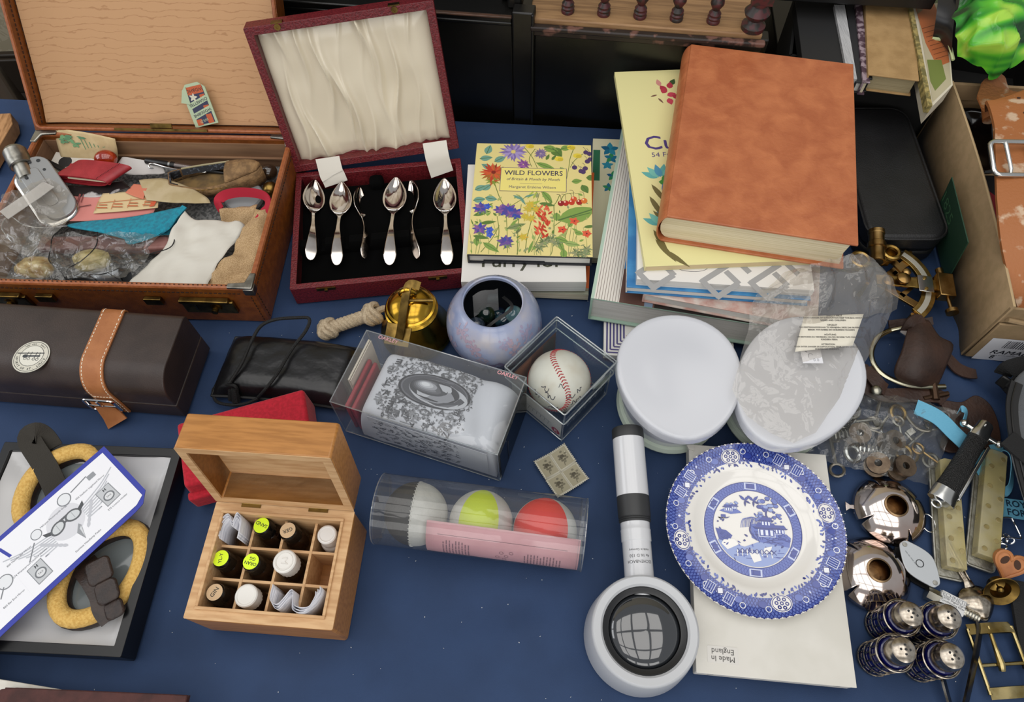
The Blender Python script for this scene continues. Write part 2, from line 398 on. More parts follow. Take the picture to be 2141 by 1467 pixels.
# ------------------------------------------------------------ suitcase
LEATHER = mat('tan_suitcase_leather', '#6d3a14', .34, col2='#7e4518', ns=120, bump=.25, bs=900)
PIPING = mat('orange_leather_piping', '#9c5a32', .38, col2='#8b4b26', ns=200)
LINE = mat('brown_paper_lining', '#7c5a42', .75, col2='#9b7858', ns=9, stretch=(1, 1, 9), nf=(.3, .7))
STITCH = mat('dark_thread', '#2a150a', .8)
CASE = Matrix.Translation((-.482, .6435, 0)) @ Matrix.Rotation(D(-4.2), 4, 'Z')
t = thing('suitcase', 'small tan leather suitcase lying open and full of oddments', 'suitcase', M=CASE)
SW, SD, SH, TH = .362, .256, .07, .006
b = MB(); b.box((0, 0, .003), (SW, SD, .006))
for sx in (-1, 1): b.box((sx*(SW/2-TH/2), 0, SH/2+.003), (TH, SD, SH-.006))
for sy in (-1, 1): b.box((0, sy*(SD/2-TH/2), SH/2+.003), (SW-2*TH, TH, SH-.006))
make('case_body', b, LEATHER, t)
b = MB(); i = .0015
for sx in (-1, 1): b.box((sx*(SW/2-TH-i/2), 0, SH/2), (i, SD-2*TH-.001, SH-.014))
for sy in (-1, 1): b.box((0, sy*(SD/2-TH-i/2), SH/2), (SW-2*TH-.004, i, SH-.014))
b.box((0, 0, .0075), (SW-2*TH, SD-2*TH, .002)); b.box((0, SD/2-TH-.003, .038), (SW-2*TH-.006, .004, .0025))
make('lining', b, LINE, t)
rim = [(p[0], p[1], SH+.0005) for p in rrect(SW-TH, SD-TH, .008)]
make('rim_piping', MB().tube(rim, .0036, 8, closed=True), PIPING, t, smooth=True)
b = MB()
for k in range(58):
    x = -SW/2+.012+k*.0058; b.box((x, -SD/2-.0004, SH-.008), (.0034, .0008, .0009)); b.box((x, -SD/2+.003, SH+.0046), (.0018, .001, .0006))
for k in range(40):
    y = -SD/2+.012+k*.0058; b.box((SW/2+.0004, y, SH-.008), (.0008, .0034, .0009))
for k in range(9): b.box((SW/2-.006, -SD/2-.0004, .006+k*.006), (.0008, .0008, .0034)); b.box((SW/2+.0004, -SD/2+.006, .006+k*.006), (.0008, .0008, .0034))
st = make('stitching', b, STITCH, t); st['kind'] = 'stuff'
for sx, sy in ((1, -1), (1, 1), (-1, 1)):
    x, y = sx*SW/2, sy*SD/2; q = [(x-sx*.030, y+sy*.001), (x+sx*.001, y+sy*.001), (x+sx*.001, y-sy*.022), (x-sx*.006, y-sy*.022), (x-sx*.010, y-sy*.008), (x-sx*.030, y-sy*.006)]
    if sx*sy > 0: q = q[::-1]
    b = MB().prism(q, SH+.002, SH+.0055)
    b.prism([(x-sx*.012, y+sy*.0015), (x+sx*.0015, y+sy*.0015), (x+sx*.0015, y-sy*.010)][::(-1 if sx*sy > 0 else 1)], SH-.010, SH+.002)
    make('corner_guard', b, DULLSTEEL, t, bevel=.0012)
for x in (-.148, .115):
    lk = make('lock', MB().box((x, -SD/2-.004, .050), (.062, .008, .006)).box((x+.002, -SD/2-.0025, .036), (.066, .005, .024)), OLDBRASS, t, bevel=.0012)
    s = len(lk.data.vertices)
    make('lock_button', MB().lathe([(.0075, 0), (.0075, .002), (.004, .0025), (.004, .007), (.0001, .007)], 18).xf(Matrix.Translation((x+.010, -SD/2-.005, .036)) @ Matrix.Rotation(D(90), 4, 'X')), OLDBRASS, lk, smooth=True)
    make('keyhole', MB().box((x-.014, -SD/2-.0052, .037), (.002, .001, .009)), BLACKP, lk)
for x in (-.087, .05):
    make('handle_loop', MB().box((x, -SD/2-.003, .046), (.022, .006, .012)), OLDBRASS, t, bevel=.001)
# lid
LID = hinge((0, SD/2-.001, SH+.006), 0, D(34)); LIDW = CASE @ LID
LD = .03
lid = make('lid', MB().box((0, SD/2, -LD+.002), (SW, SD, .004)), LEATHER, t)
b = MB()
b.box((-SW/2+.003, SD/2, -LD/2), (.006, SD, LD)).box((SW/2-.003, SD/2, -LD/2), (.006, SD, LD)).box((0, SD-.003, -LD/2), (SW-.012, .006, LD)).box((0, .003, -LD/2), (SW-.012, .006, LD))
lid.data.clear_geometry(); b.box((0, SD/2, -LD+.002), (SW-.012, SD-.012, .004)); b.xf(LID); lid.data.from_pydata(b.v, [], b.f)
def moire():
    m = mat('tan_moire_paper', '#c79a6c', .7, bump=.05, bs=60); nt = m.node_tree
    tc = nt.nodes.new('ShaderNodeTexCoord'); mp = nt.nodes.new('ShaderNodeMapping'); mp.inputs['Scale'].default_value = (.55, 1.6, 1.6)
    w = nt.nodes.new('ShaderNodeTexWave'); w.bands_direction = 'Z'; w.inputs['Scale'].default_value = 26; w.inputs['Distortion'].default_value = 6; w.inputs['Detail'].default_value = 3; w.inputs['Detail Scale'].default_value = 2.2
    r = nt.nodes.new('ShaderNodeValToRGB'); e = r.color_ramp.elements; e[0].position = 0; e[0].color = (*lin('#a67b54'), 1); e[1].position = .05; e[1].color = (*lin('#b98f66'), 1)
    nt.links.new(tc.outputs['Object'], mp.inputs[0]); nt.links.new(mp.outputs[0], w.inputs[0]); nt.links.new(w.outputs[1], r.inputs[0]); nt.links.new(r.outputs[0], nt.nodes['Principled BSDF'].inputs['Base Color'])
    return m
b = MB(); prow = []
for j in range(11):
    v = j/10; prow.append([(lerp(-SW/2+.008, SW/2-.008, i/14), lerp(.008, SD-.008, v), -LD+.005+.006*(max(0, abs(i/7-1)-.8)/.2)**2+.004*max(0, .12-v)/.12) for i in range(15)])
make('lid_lining', MB().grid(prow).xf(LID), moire(), lid, smooth=True)
b = MB()
for sx in (-1, 1):
    for k in range(44): b.box((sx*(SW/2-.0063), .010+k*.0056, -.009), (.0008, .0036, .0012))
    for k in range(30): b.box((sx*(SW/2-.0075), .008+k*.008, -LD+.0085+.001*(k % 2)), (.003, .006, .0016))
st = make('lid_stitching', b.xf(LID), STITCH, lid); st['kind'] = 'stuff'
make('lid_piping', MB().tube([(p[0], p[1]+SD/2, 0) for p in rrect(SW-.006, SD-.006, .008)], .0024, 8, closed=True).xf(LID), PIPING, lid, smooth=True)
make('hinge', MB().box((0, .004, .0035), (.13, .003, .003)).box((0, .009, .001), (.03, .006, .002)).xf(LID), OLDBRASS, lid)

# ------------------------------------------------------------ spoon case
BURG = mat('burgundy_leatherette', '#571319', .42, col2='#6d1c22', ns=420, nf=(.42, .55), bump=.5, bs=420)
SATIN = mat('ivory_satin', '#ddd2ba', .24, sheen=.15, spec=.7)
BOX = Matrix.Translation((-.1715, .6365, 0)) @ Matrix.Rotation(D(4.4), 4, 'Z')
t = thing('cutlery_case', 'burgundy presentation case lined with black velvet and ivory satin, open upright lid', 'case', M=BOX)
BW, BD, BH = .232, .200, .033
w_ = .008; b = MB().tray(BW, BD, 0, BH, w_, .005)
make('case_base', b, BURG, t, bevel=.0015)
b = MB(); n = 24
b.grid([[(lerp(-BW/2+w_, BW/2-w_, i/n), lerp(-BD/2+w_, BD/2-w_-.012, j/6), .012+.006*(j > 3)) for i in range(n+1)] for j in range(7)])
bar = [(-.011, .012), (-.010, .022), (-.005, .027), (.005, .027), (.010, .022), (.011, .012)]
make('velvet_bed', b, BLACKV, t, smooth=True)
notch = [-.0785, -.0465, -.017, .012, .042, .083]
b = MB(); xs = sorted(set([-BW/2+w_, BW/2-w_]+[q+d for q in notch for d in (-.004, -.002, .002, .004)]))
rings = []
for x in xs:
    dep = .008 if any(abs(x-q) < .003 for q in notch) else 0
    rings.append([(x, yy-.022, min(zz, .0275-dep)) for yy, zz in bar])
b.loft(rings); make('notched_velvet_bar', b, BLACKV, t, smooth=True)
make('ribbon_tab', MB().box((-.005, BD/2-w_-.014, .022), (.02, .020, .018)), BLACKV, t, bevel=.006, seg=3)
SLID = hinge((0, BD/2-.002, BH+.003), 0, D(15)) @ Matrix.Translation((-BW/2, 0, 0)) @ Matrix.Rotation(D(3.5), 4, 'Z') @ Matrix.Translation((BW/2, 0, 0))
LL = .199
b = MB().tray(BW, LL, -.021, 0, .010, .004, LL/2)
lid = make('case_lid', b.xf(SLID), BURG, t, bevel=.0015)
# gathered satin: folds run from top to bottom and meet in a pinched waist
fold = [(-.092, .7), (-.075, 1), (-.06, .8), (-.044, 1), (-.026, .9), (-.008, 1.1), (.008, .8), (.022, 1.1), (.036, .7), (.05, .9), (.066, .35), (.085, .4)]
rows = []
for j in range(61):
    v = j/60; row = []
    for i in range(161):
        u = lerp(-BW/2+.010, BW/2-.010, i/160); z = 0
        for k, (c, a) in enumerate(fold):
            cc = c+.007*math.sin(v*3.1+k*1.9)+.004*math.sin(v*9+k)
            wd = .0022+.0022*(0.5+.5*math.sin(v*7+k*2.1))
            z += a*.0095*math.exp(-abs((u-cc)/wd)**1.4)*(.55+.45*math.sin(v*5.5+k*1.3))
        z += .0018*math.sin(u*60+v*4)+.0012*noise.noise(Vector((u*40, v*5, 1)))
        ed = min(i, 160-i, (60-j)*2.2, j*2.2)/14; z += .0045*min(1, ed)**.5
        if j < 6: z += .0013*math.sin(u*240+2*math.sin(u*90))*(6-j)/6
        row.append((u, lerp(.010, LL-.010, v), -.0155+z))
    rows.append(row)
make('satin_lining', MB().grid(rows).xf(SLID), SATIN, lid, smooth=True, ang=180)
for u in (-.075, .068):
    cl = make('clasp', MB().box((u, LL+.0006, -.004), (.014, .0015, .008)).lathe([(.004, 0), (.004, .0012), (.0018, .0012), (.0018, .0004)], 12, (u, LL-.004, .0003)).xf(SLID), OLDBRASS, lid)
    make('catch', MB().box((u+.004, -BD/2-.0007, BH-.006), (.022, .0014, .006)).lathe([(.0018, 0), (.0016, .0018), (.0001, .0022)], 10).xf(Matrix.Identity(4)), OLDBRASS, t) if False else make('catch', MB().box((u+.004, -BD/2-.0007, BH-.005), (.024, .0014, .005)).box((u+.004, -BD/2-.002, BH-.006), (.004, .003, .003)), OLDBRASS, t)
RIB = mat('ivory_ribbon', '#ddd8cc', .4, sheen=.3)
for u in (-.066, .084):
    a = SLID @ Vector((u, .016, .001)); m_ = SLID @ Vector((u, -.004, .007)); c_ = Vector((u+.002, BD/2-.012, BH-.002)); e_ = Vector((u+.004, BD/2-.016, .021))
    pts = spline([tuple(a), tuple(m_), tuple(c_), tuple(e_)], 5)
    make('ribbon', MB().strip(pts, .033, up=(0, -.5, .9), th=.0006), RIB, t, smooth=True)
# six silver teaspoons
def spoon_mesh(L=.126, bw=.0245, bl=.052):
    """bowl hollow side up along +y, handle towards -y, origin at the middle; returns rings lofted"""
    rows = []
    def half(s):          # half width along the spoon, s from tip of handle (0) to tip of bowl (1)
        y = s*L
        if y < .014: return .0068*math.sqrt(max(0, 1-((.014-y)/.014)**2))+.0002
        if y < .052: return lerp(.0068, .0018, (y-.014)/.038)
        if y < L-bl: return .0018
        q = (y-(L-bl))/bl; return max(.0003, bw/2*max(0, math.sin(math.pi*q**.8))**.75+.0014*(1-q))
    def zc(s):
        y = s*L; 
        h = .010*max(0, (y-.03)/(.055))**1.2 if y < .085 else .010
        h = .003+.006*math.sin(math.pi*min(1, y/(L-bl+.004)))**1
        return h
    S = sorted(set([k/14*.12 for k in range(15)]+[.12+k/10*.54 for k in range(11)]+[.66+k/26*.34 for k in range(27)]))
    for s in S:
        y = s*L; w = half(s); inb = max(0, (y-(L-bl))/bl); dep = .0065*max(0, math.sin(math.pi*min(1, inb)))**.8 if inb > 0 else 0
        z0 = zc(s); row = []
        for k in range(13):
            q = k/12*2-1; row.append((q*w, y-L/2, z0-dep*(1-q*q)-.0*abs(q)))
        rows.append(row)
    return rows
SP = spoon_mesh(); spl = ['leftmost silver teaspoon in the burgundy case, bowl turned slightly sideways', 'second silver teaspoon from the left in the burgundy case, bowl up', 'third silver teaspoon from the left in the case, lying on its edge', 'fourth silver teaspoon from the left in the case, bowl up',
     'fifth silver teaspoon from the left in the case, lying on its edge', 'rightmost silver teaspoon in the burgundy case, bowl up']
SPX = [((655, 370), (647, 545), 25), ((713, 375), (705, 556), 0), ((748, 385), (757, 540), 55), ((827, 365), (815, 556), 0), ((860, 370), (878, 540), -48), ((928, 368), (936, 556), 0)]
spoon_m = None
for k, (tp, bt, tilt) in enumerate(SPX):
    a, c = P(*tp, .030), P(*bt, .024); mid = (a+c)/2; ang = math.atan2((a-c).y, (a-c).x)-math.pi/2
    M = Matrix.Translation((mid.x, mid.y, .0225)) @ Matrix.Rotation(ang, 4, 'Z') @ Matrix.Rotation(D(tilt), 4, 'Y')
    r = thing('teaspoon', spl[k], 'spoon', M=M, group='silver teaspoons in the burgundy case')
    L = (a-c).length
    r.matrix_world = M @ Matrix.Scale(L/.126, 4)
    if spoon_m is None:
        bo = make('bowl', MB().grid([q for q in SP if q[0][1] > .009]), SILVER, r, smooth=True, solid=.0009, ang=180); ha = make('handle', MB().grid([q for q in SP if q[0][1] <= .0145]), SILVER, r, smooth=True, solid=.0016, ang=180); spoon_m = (bo, ha)
    else:
        for s_ in spoon_m:
            o = s_.copy(); COL.objects.link(o); o.parent = r

# specks of lint on the cloth
b = MB(); rr = random.Random(77)
for k in range(220):
    x, y = rr.uniform(-.45, .55), rr.uniform(.03, .62); z = cloth_z(x, y)+.0004; s = rr.uniform(.0003, .0008); b.box((x, y, z), (s*rr.uniform(1, 2.4), s, .0003), rr.uniform(0, 3))
st = make('lint', b, mat('white_lint', '#b9bcc0', .9), bpy.data.objects['tablecloth']); st['kind'] = 'stuff'
def arc_text(pr, t, cx, cy, r, size, col, l, a_mid, flip=False, step=None, squash=1):
    """letters set one by one round an arc; a_mid in degrees; flip = read from inside bottom"""
    n = len(t); st = step or size*.72/r
    for k, ch in enumerate(t):
        if ch == ' ': continue
        a = math.radians(a_mid)+(k-(n-1)/2)*st*(1 if flip else -1)
        pr.text(ch, cx+r*math.cos(a), cy+r*math.sin(a), size, col, l, rot=a+(math.pi/2 if flip else -math.pi/2), bold=size*.04)
# ------------------------------------------------------------ brown watch case with strap
DKBROWN = mat('dark_brown_leather', '#2d221e', .42, col2='#352924', ns=30, bump=.12, bs=700)
TAN = mat('tan_strap_leather', '#a5693c', .5, col2='#9a5f34', ns=60, bump=.1, bs=600)
THREAD = mat('white_thread', '#d9cdb8', .8)
WC = Matrix.Translation((-.3868, .4181, 0)) @ Matrix.Rotation(D(-7), 4, 'Z')
t = thing('watch_case', 'long dark brown leather case with tan buckled strap and round badge', 'case', M=WC)
hd = .0478
def wsec(z0, z1):
    pts = []
    if z0 == 0: return [(-hd, 0), (hd, 0), (hd, .0295), (-hd, .0295)]
    pts = [(hd, .0305)]+[(hd-.008+.008*math.cos(a), .072+.008*math.sin(a)) for a in [D(9*k) for k in range(11)]]
    pts += [(-hd+.030-.030*math.sin(a), .050+.030*math.cos(a)) for a in [D(7.5*k) for k in range(13)]]+[(-hd, .0305)]
    return pts
LEN = .275
for nm, z0 in (('case_base', 0), ('case_lid', .03)):
    sc = wsec(z0, 0)
    make(nm, MB().loft([[(x, y, z) for y, z in sc] for x in (-LEN, 0)][::1]), DKBROWN, t, bevel=.0018, seg=3)
u0, v0 = on(WC, 232, 652, .081); u1, v1 = on(WC, 203, 795, .066)
sec = wsec(.03, 0)[1:]+[(-hd, .030), (-hd-.0004, .006)]
path = [(lerp(u0, u1, k/(len(sec)-1))-.0, y, z) for k, (y, z) in enumerate(sec)]
# push the strap path outwards by its half thickness
def offp(path, d):
    out = []
    for i, p in enumerate(path):
        a = path[max(i-1, 0)]; c = path[min(i+1, len(path)-1)]; ty, tz = c[1]-a[1], c[2]-a[2]; L = math.hypot(ty, tz) or 1
        out.append((p[0], p[1]+tz/L*d*-1*-1*(1) if False else p[1]-(-tz)/L*d*(-1), p[2]-ty/L*d))
    return out
def outward(path, d):
    out = []
    for i, p in enumerate(path):
        a = path[max(i-1, 0)]; c = path[min(i+1, len(path)-1)]; ty, tz = c[1]-a[1], c[2]-a[2]; L = math.hypot(ty, tz) or 1
        ny, nz = tz/L, -ty/L
        if ny*p[1]+nz*(p[2]-.04) < 0: ny, nz = -ny, -nz
        out.append(((p[0], p[1]+ny*d, p[2]+nz*d), (0, ny, nz)))
    return out
op = outward(path, .0012); strap = make('strap', MB().strip([q[0] for q in op], .027, up=[q[1] for q in op], th=.002), TAN, t, smooth=True)
b = MB()
dense = spline([tuple(q[0])+tuple(q[1]) for q in outward(path, .0023)], 30)
for s in (-.0112, .0112):
    acc = 0; prev = None
    for q in dense:
        if prev is not None:
            acc += math.dist(q[:3], prev[:3])
            if acc > .0042:
                acc = 0; b.strip([(q[0]+s, *[q[j]-(q[j]-prev[j]) / max(1e-9, math.dist(q[:3], prev[:3]))*.0026 for j in (1, 2)]), (q[0]+s, q[1], q[2])], .0009, up=q[3:6], th=.0005)
        prev = q
yb = [q for q in dense if q[2] < .045][0]
for k in range(6): b.box((yb[0]-.009+k*.0036, yb[1], yb[2]), (.0024, .0008, .0008))
st = make('stitching', b, THREAD, strap); st['kind'] = 'stuff'
bx = on(WC, 214, 840, .03)[0]; BY = -hd-.0045
bk = [(bx+p[0], BY-.0005, .027+p[1]) for p in rrect(.036, .026, .004)]
make('buckle', MB().tube(bk, .0019, 8, closed=True).tube([(bx-.017, BY-.001, .0265), (bx+.017, BY-.001, .0265)], .0012, 8).tube([(bx, BY-.002, .0265), (bx, BY-.003, .04)], .0012, 8), CHROME, strap, smooth=True)
make('strap_tail', MB().strip([(bx, BY+.001, .034), (bx+.001, BY-.001, .02), (bx+.004, BY-.005, .008), (bx+.010, BY-.012, .0022)], .026, up=[(0, -1, 0), (0, -1, .2), (0, -.8, .6), (0, -.5, .9)], th=.002), TAN, strap, smooth=True)
mx, my = on(WC, 65, 745, .081)
pr = Print(lambda u, v, h: (mx+u, my+v, .0808+h))
pr.ell(0, 0, .0205, .0205, '#c9c6b8', 1, n=40); pr.ring(0, 0, .0192, .0006, '#23262a', 2, 40); pr.ell(0, .001, .0132, .0132, '#d6d4c8', 2, n=36); pr.ring(0, .001, .0135, .0005, '#23262a', 3, 36)
arc_text(pr, 'SPIRIT OF ST. LOUIS', 0, 0, .0162, .0036, '#1f2226', 3, 270, flip=True)
arc_text(pr, 'NEW YORK - PARIS', 0, 0, .0162, .0022, '#1f2226', 3, 90)
pr.line([(-.0175, .003), (.0135, .0055)], .0011, '#23262a', 4); pr.line([(-.010, .0), (.010, .0015)], .0022, '#4a4d50', 4)
for x in (-.006, -.002, .004, .008): pr.line([(x, -.002), (x+.001, .006)], .0006, '#23262a', 5); pr.ring(x, -.003, .0018, .0005, '#23262a', 5, 10)
pr.ell(-.007, 0, .003, .0022, '#34383c', 5)
make('badge', MB().lathe([(.0208, 0), (.0208, .0007), (.0001, .0008)], 40, (mx, my, .0800)), DULLSTEEL, t)
make('badge_print', pr, printmat(.4), t)

# ------------------------------------------------------------ goggle presentation box
GB = Matrix.Translation((-.4865, .2165, 0)) @ Matrix.Rotation(D(-4.5), 4, 'Z')
t = thing('goggle_box', 'black lidless presentation box lined with silvery white satin', 'box', M=GB)
gw, gd, gh = .206, .218, .030
GLB = mat('gloss_black_card', '#0c0c0d', .3)
b = MB().tray(gw, gd, 0, gh, .010, .004)
make('box_tray', b, GLB, t, bevel=.0012)
rows = []
for j in range(41):
    row = []
    for i in range(41):
        u, v = i/40*2-1, j/40*2-1; e = max(abs(u), abs(v))
        z = .012+.0135*max(0, (e-.80)/.2)**1.6+.0014*noise.noise(Vector((u*3, v*3, 5)))+.0012*math.sin(8*u+5*v+3*noise.noise(Vector((u*2, v*2, 0))))*(e < .95)
        z += .002*math.exp(-((u-v*.5-.4)/.08)**2)*(v > -.2)
        row.append((u*(gw/2-.0102), v*(gd/2-.0102), z))
    rows.append(row)
make('satin_lining', MB().grid(rows), mat('white_satin', '#c9c9ca', .3, sheen=.3), t, smooth=True, ang=180)
t = thing('goggles', 'motorcycle goggles with yellow foam eye pads lying in the satin box', 'goggles', P(185, 1110, .014), 0)
FOAM = mat('yellow_foam', '#d6b063', .85, col2='#c49a4e', ns=400, bump=.5, bs=500)
DKLE = mat('dark_goggle_leather', '#241a17', .45, col2='#33251f', ns=90, bump=.3, bs=500)
for (cx, cy, rx, ry, rot) in ((128, 1022, .043, .036, 65), (213, 1196, .047, .036, 62)):
    c = P(cx, cy, .024); ring = []
    for k in range(40):
        a = 2*math.pi*k/40; w = 1+.08*math.cos(2*a+.5); q = rz((rx*math.cos(a)*w, ry*math.sin(a)), D(rot)); ring.append((c.x+q[0], c.y+q[1], .0265+.002*math.sin(a)))
    cup = make('eye_cup', MB().tube([(p[0], p[1], p[2]-.007) for p in ring], .0105, 10, closed=True), DKLE, t, smooth=True, world=True)
    make('foam_pad', MB().tube(ring, .0092, 12, closed=True, flat=.8), FOAM, t, smooth=True, world=True)
    pts = [(c.x+(p[0]-c.x)*.86, c.y+(p[1]-c.y)*.86) for p in ring]
    make('lens', MB().prism(pts, .0165, .0175), mat('grey_lens', '#6f7677', .12, spec=.8), cup, world=True)
a, c = P(170, 1085, .024), P(188, 1135, .024)
make('nose_bridge', MB().strip([tuple(P(150, 1075, .022)), tuple(P(175, 1110, .026)), tuple(P(195, 1145, .022))], .022, th=.004), DKLE, t, smooth=True, world=True)
pts = spline([tuple(P(*q)) for q in ((120, 1028, .03), (95, 975, .034), (62, 920, .042), (75, 905, .045), (92, 915, .038), (108, 938, .03))], 6)
make('elastic_strap', MB().strip(pts, .024, up=(.25, -.3, .9), th=.0016), mat('olive_elastic', '#2b2720', .8, bump=.4, bs=900), t, smooth=True, world=True)
pts = spline([tuple(P(*q)) for q in ((175, 1180, .03), (195, 1205, .036), (215, 1240, .036), (222, 1268, .034), (238, 1290, .030))], 6)
make('leather_tab', MB().strip(pts, .026, up=(.1, .0, 1), th=.002), DKLE, t, smooth=True, world=True)
for q, w in (((205, 1192, .040), .019), ((222, 1235, .041), .017), ((237, 1272, .037), .014)):
    c = P(*q); make('leather_patch', MB().prism([(c.x+p[0], c.y+p[1]) for p in (rz(p, D(-62)) for p in rrect(w*1.4, w*1.35, .006))], c.z-.004, c.z), DKLE, t, bevel=.002, world=True)
# the leaflet lying over the goggles
LF = Matrix.Translation(P(120, 1130, .045)) @ Matrix.Rotation(math.atan2((P(222, 933, .045)-P(0, 1118, .045)).y, (P(222, 933, .045)-P(0, 1118, .045)).x), 4, 'Z')
def lfz(u): return .004*math.sin(u*9)-.25*max(0, -u-.07)**1.5
c1, c2, c3 = on(LF, 222, 934), on(LF, 320, 1042), on(LF, 15, 1324)
hl, hr, vt, vb = -.16, (c1[0]+c2[0])/2, c1[1], c2[1]
t = thing('leaflet', 'white accessory leaflet with blue border lying across the goggles', 'leaflet', M=LF)
def outline(i):
    return [(hl, vb+i), (hr-.012-i*.4, vb+i), (hr-i, vb+.012+i*.4), (hr-i, vt-i), (hl, vt-i)]
def fl(u, v, h): return (u, v, lfz(u)+h+(.0008 if h else 0))
rows = []; N = 24
for k in range(N+1):
    u = lerp(hl, hr, k/N); lo = vb if u < hr-.012 else vb+(u-hr+.012); rows.append([fl(u, lo, 0), fl(u, (vt+lo)/2, 0), fl(u, vt, 0)])
make('sheet', MB().grid(rows), mat('blue_border_card', '#26339a', .45), t, solid=.0006)
pr = Print(fl)
x = hl; ins = .0055
for k in range(N):
    u, u2 = lerp(hl, hr-ins, k/N), lerp(hl, hr-ins, (k+1)/N)
    lo = lambda w: vb+ins if w < hr-.013 else vb+ins+(w-hr+.013)*.6
    pr.poly([(u, lo(u)), (u2, lo(u2)), (u2, vt-ins), (u, vt-ins)], '#e4e5ea', 1)
um, vm = (hr-.075), (vt+vb)/2
pr.ell(um, vm+.004, .020, .020, '#cfd0d6', 2, n=30)
for s in (-1, 1):        # wings
    for k in range(7):
        pr.line(spline([(um+s*.018, vm+.004-k*.0026), (um+s*(.034+.002*(6-k)), vm+.010-k*.0036), (um+s*(.066-k*.006), vm+.018-k*.0050)], 5), .0013, '#b4b7be', 3)
    for k in range(6): pr.leaf(um+s*(.012+.003*k), vm-.020+k*.0036, .008, .0036, D(90-s*40), '#b9bbc2', 3)
def goggle_art(x, y, sc):
    for s in (-1, 1): pr.ell(x+s*.008*sc, y, .0078*sc, .0058*sc, '#55585c', 4, rot=s*-.3); pr.ell(x+s*.008*sc, y, .0060*sc, .0042*sc, '#c5c9cc', 5, rot=s*-.3)
    pr.rect(x, y+.0045*sc, .020*sc, .0022*sc, '#55585c', 4); pr.rect(x, y, .005*sc, .002*sc, '#55585c', 4)
    for s in (-1, 1): pr.line([(x+s*.008*sc, y-.0035*sc), (x+s*.008*sc, y+.0035*sc)], .0004, '#8d9196', 6); pr.poly([(x+s*.014*sc, y+.002*sc), (x+s*.021*sc, y+.0055*sc), (x+s*.020*sc, y+.001*sc), (x+s*.014*sc, y-.002*sc)], '#44474b', 4)
goggle_art(um, vm+.004, 1.15)
def mirror(x, y, r, dx, dy): pr.ring(x, y, r, .001, '#777b80', 4, 20); pr.ell(x, y, r*.85, r*.85, '#d9dce0', 4); pr.line([(x+dx*.3, y+dy*.3), (x+dx, y+dy)], .0012, '#777b80', 4)
mirror(um+.012, vm+.026, .0075, .03, .004); mirror(um-.028, vm+.016, .006, -.02, -.02); mirror(um-.075, vm-.002, .008, -.012, -.012)
pr.rect(um+.046, vm+.026, .009, .006, '#8b8f94', 4)
for (x, y) in ((um+.046, vm-.006), (um-.046, vm-.020)):
    pr.rect(x, y, .017, .022, '#7d8186', 4, .05); pr.rect(x, y, .0155, .0205, '#b9bcc0', 5, .05); pr.ell(x, y-.002, .0062, .0055, '#6d7176', 6); pr.ell(x, y-.002, .0046, .004, '#cfd1d4', 7); pr.text('H', x, y+.007, .005, '#3a3d42', 7, bold=.0003); pr.text('TAX', x, y-.002, .0028, '#3a3d42', 8)
pr.poly([(um+.004, vm-.028), (um+.009, vm-.012), (um+.0075, vm-.008), (um+.001, vm-.016)], '#8f9297', 4); pr.poly([(um+.0045, vm-.026), (um+.0085, vm-.012), (um+.0055, vm-.014)], '#c9ccd0', 5)
for tx, x, y in (('950 Stadium Legshield Mirror', um+.038, vm+.016), ('Halcyon Motorcycle Goggles', um-.004, vm+.019), ('275 Licence Holder', um+.048, vm-.021), ('Stainless Headlamp Peaks', um+.004, vm-.032), ('800 Handle Bar Mirror', um-.052, vm+.010), ('274 Waterproof Licence Holder', um-.048, vm-.005), ('820 Bar End Mirror', um-.078, vm-.024)):
    pr.text(tx, x, y, .0030, '#5b5e64', 4)
pr.poly([(hl+.02, vt-.012), (um-.060, vt-.012), (um-.056, vt-.028), (hl+.02, vt-.028)], '#26339a', 3)
make('leaflet_print', pr, printmat(.45), t)

# ------------------------------------------------------------ old books at the near edge
OLDW = mat('old_white_boards', '#d5d2c8', .7, col2='#bdb5a6', ns=30)
MAR = mat('old_maroon_cloth', '#4b2622', .75, col2='#3a1c19', ns=60, bump=.3, bs=500)
t = thing('old_book', 'old white book with torn cover corner at the near left corner', 'book', (-.475, .045, 0), D(-10))
make('cover', MB().prism([(-.11, -.08), (.10, -.08), (.092, .022), (.086, .030), (.07, .033), (-.11, .033)], .026, .029), OLDW, t, bevel=.0006)
make('back_cover', MB().box((-.005, -.025, .0015), (.21, .116, .003)), OLDW, t)
make('pages', MB().box((-.008, -.027, .0145), (.2, .108, .023)), CREAMP, t)
mq = P(180, 1443, .042)
t = thing('maroon_book', 'worn maroon cloth-bound old book at the near left edge', 'book', (mq.x, mq.y-.032, .003), D(-4))
make('cover', MB().prism([(-.085, -.08), (.095, -.08), (.095, .032), (-.07, .032), (-.085, .030)], .036, .039), MAR, t, bevel=.0012)
make('back_cover', MB().box((.005, -.024, .0315), (.178, .112, .003)), MAR, t)
make('pages', MB().box((.004, -.026, .0345), (.17, .105, .003)), CREAMP, t)

# ------------------------------------------------------------ red velvet box
RV = mat('red_velvet', '#a00f22', .9, col2='#b3142a', ns=300, sheen=.12, bump=.2, bs=600)
t0 = P(365, 882, .05); R_ = Matrix.Translation((t0.x, t0.y, 0)) @ Matrix.Rotation(D(15.7), 4, 'Z')
t = thing('red_velvet_box', 'bright red velvet covered box behind the wooden bottle box', 'box', M=R_)
make('box_body', MB().prism([(.0, -.084), (.142, -.084), (.146, 0), (.0, 0)], 0, .046, top=[(.002, -.078), (.142, -.080), (.144, 0), (.0, 0)]), RV, t, bevel=.004, seg=3, sub=0)
make('flap', MB().prism([(-.001, -.088), (.06, -.090), (.06, -.081), (-.001, -.078)], .004, .03), RV, t, bevel=.003, seg=3)

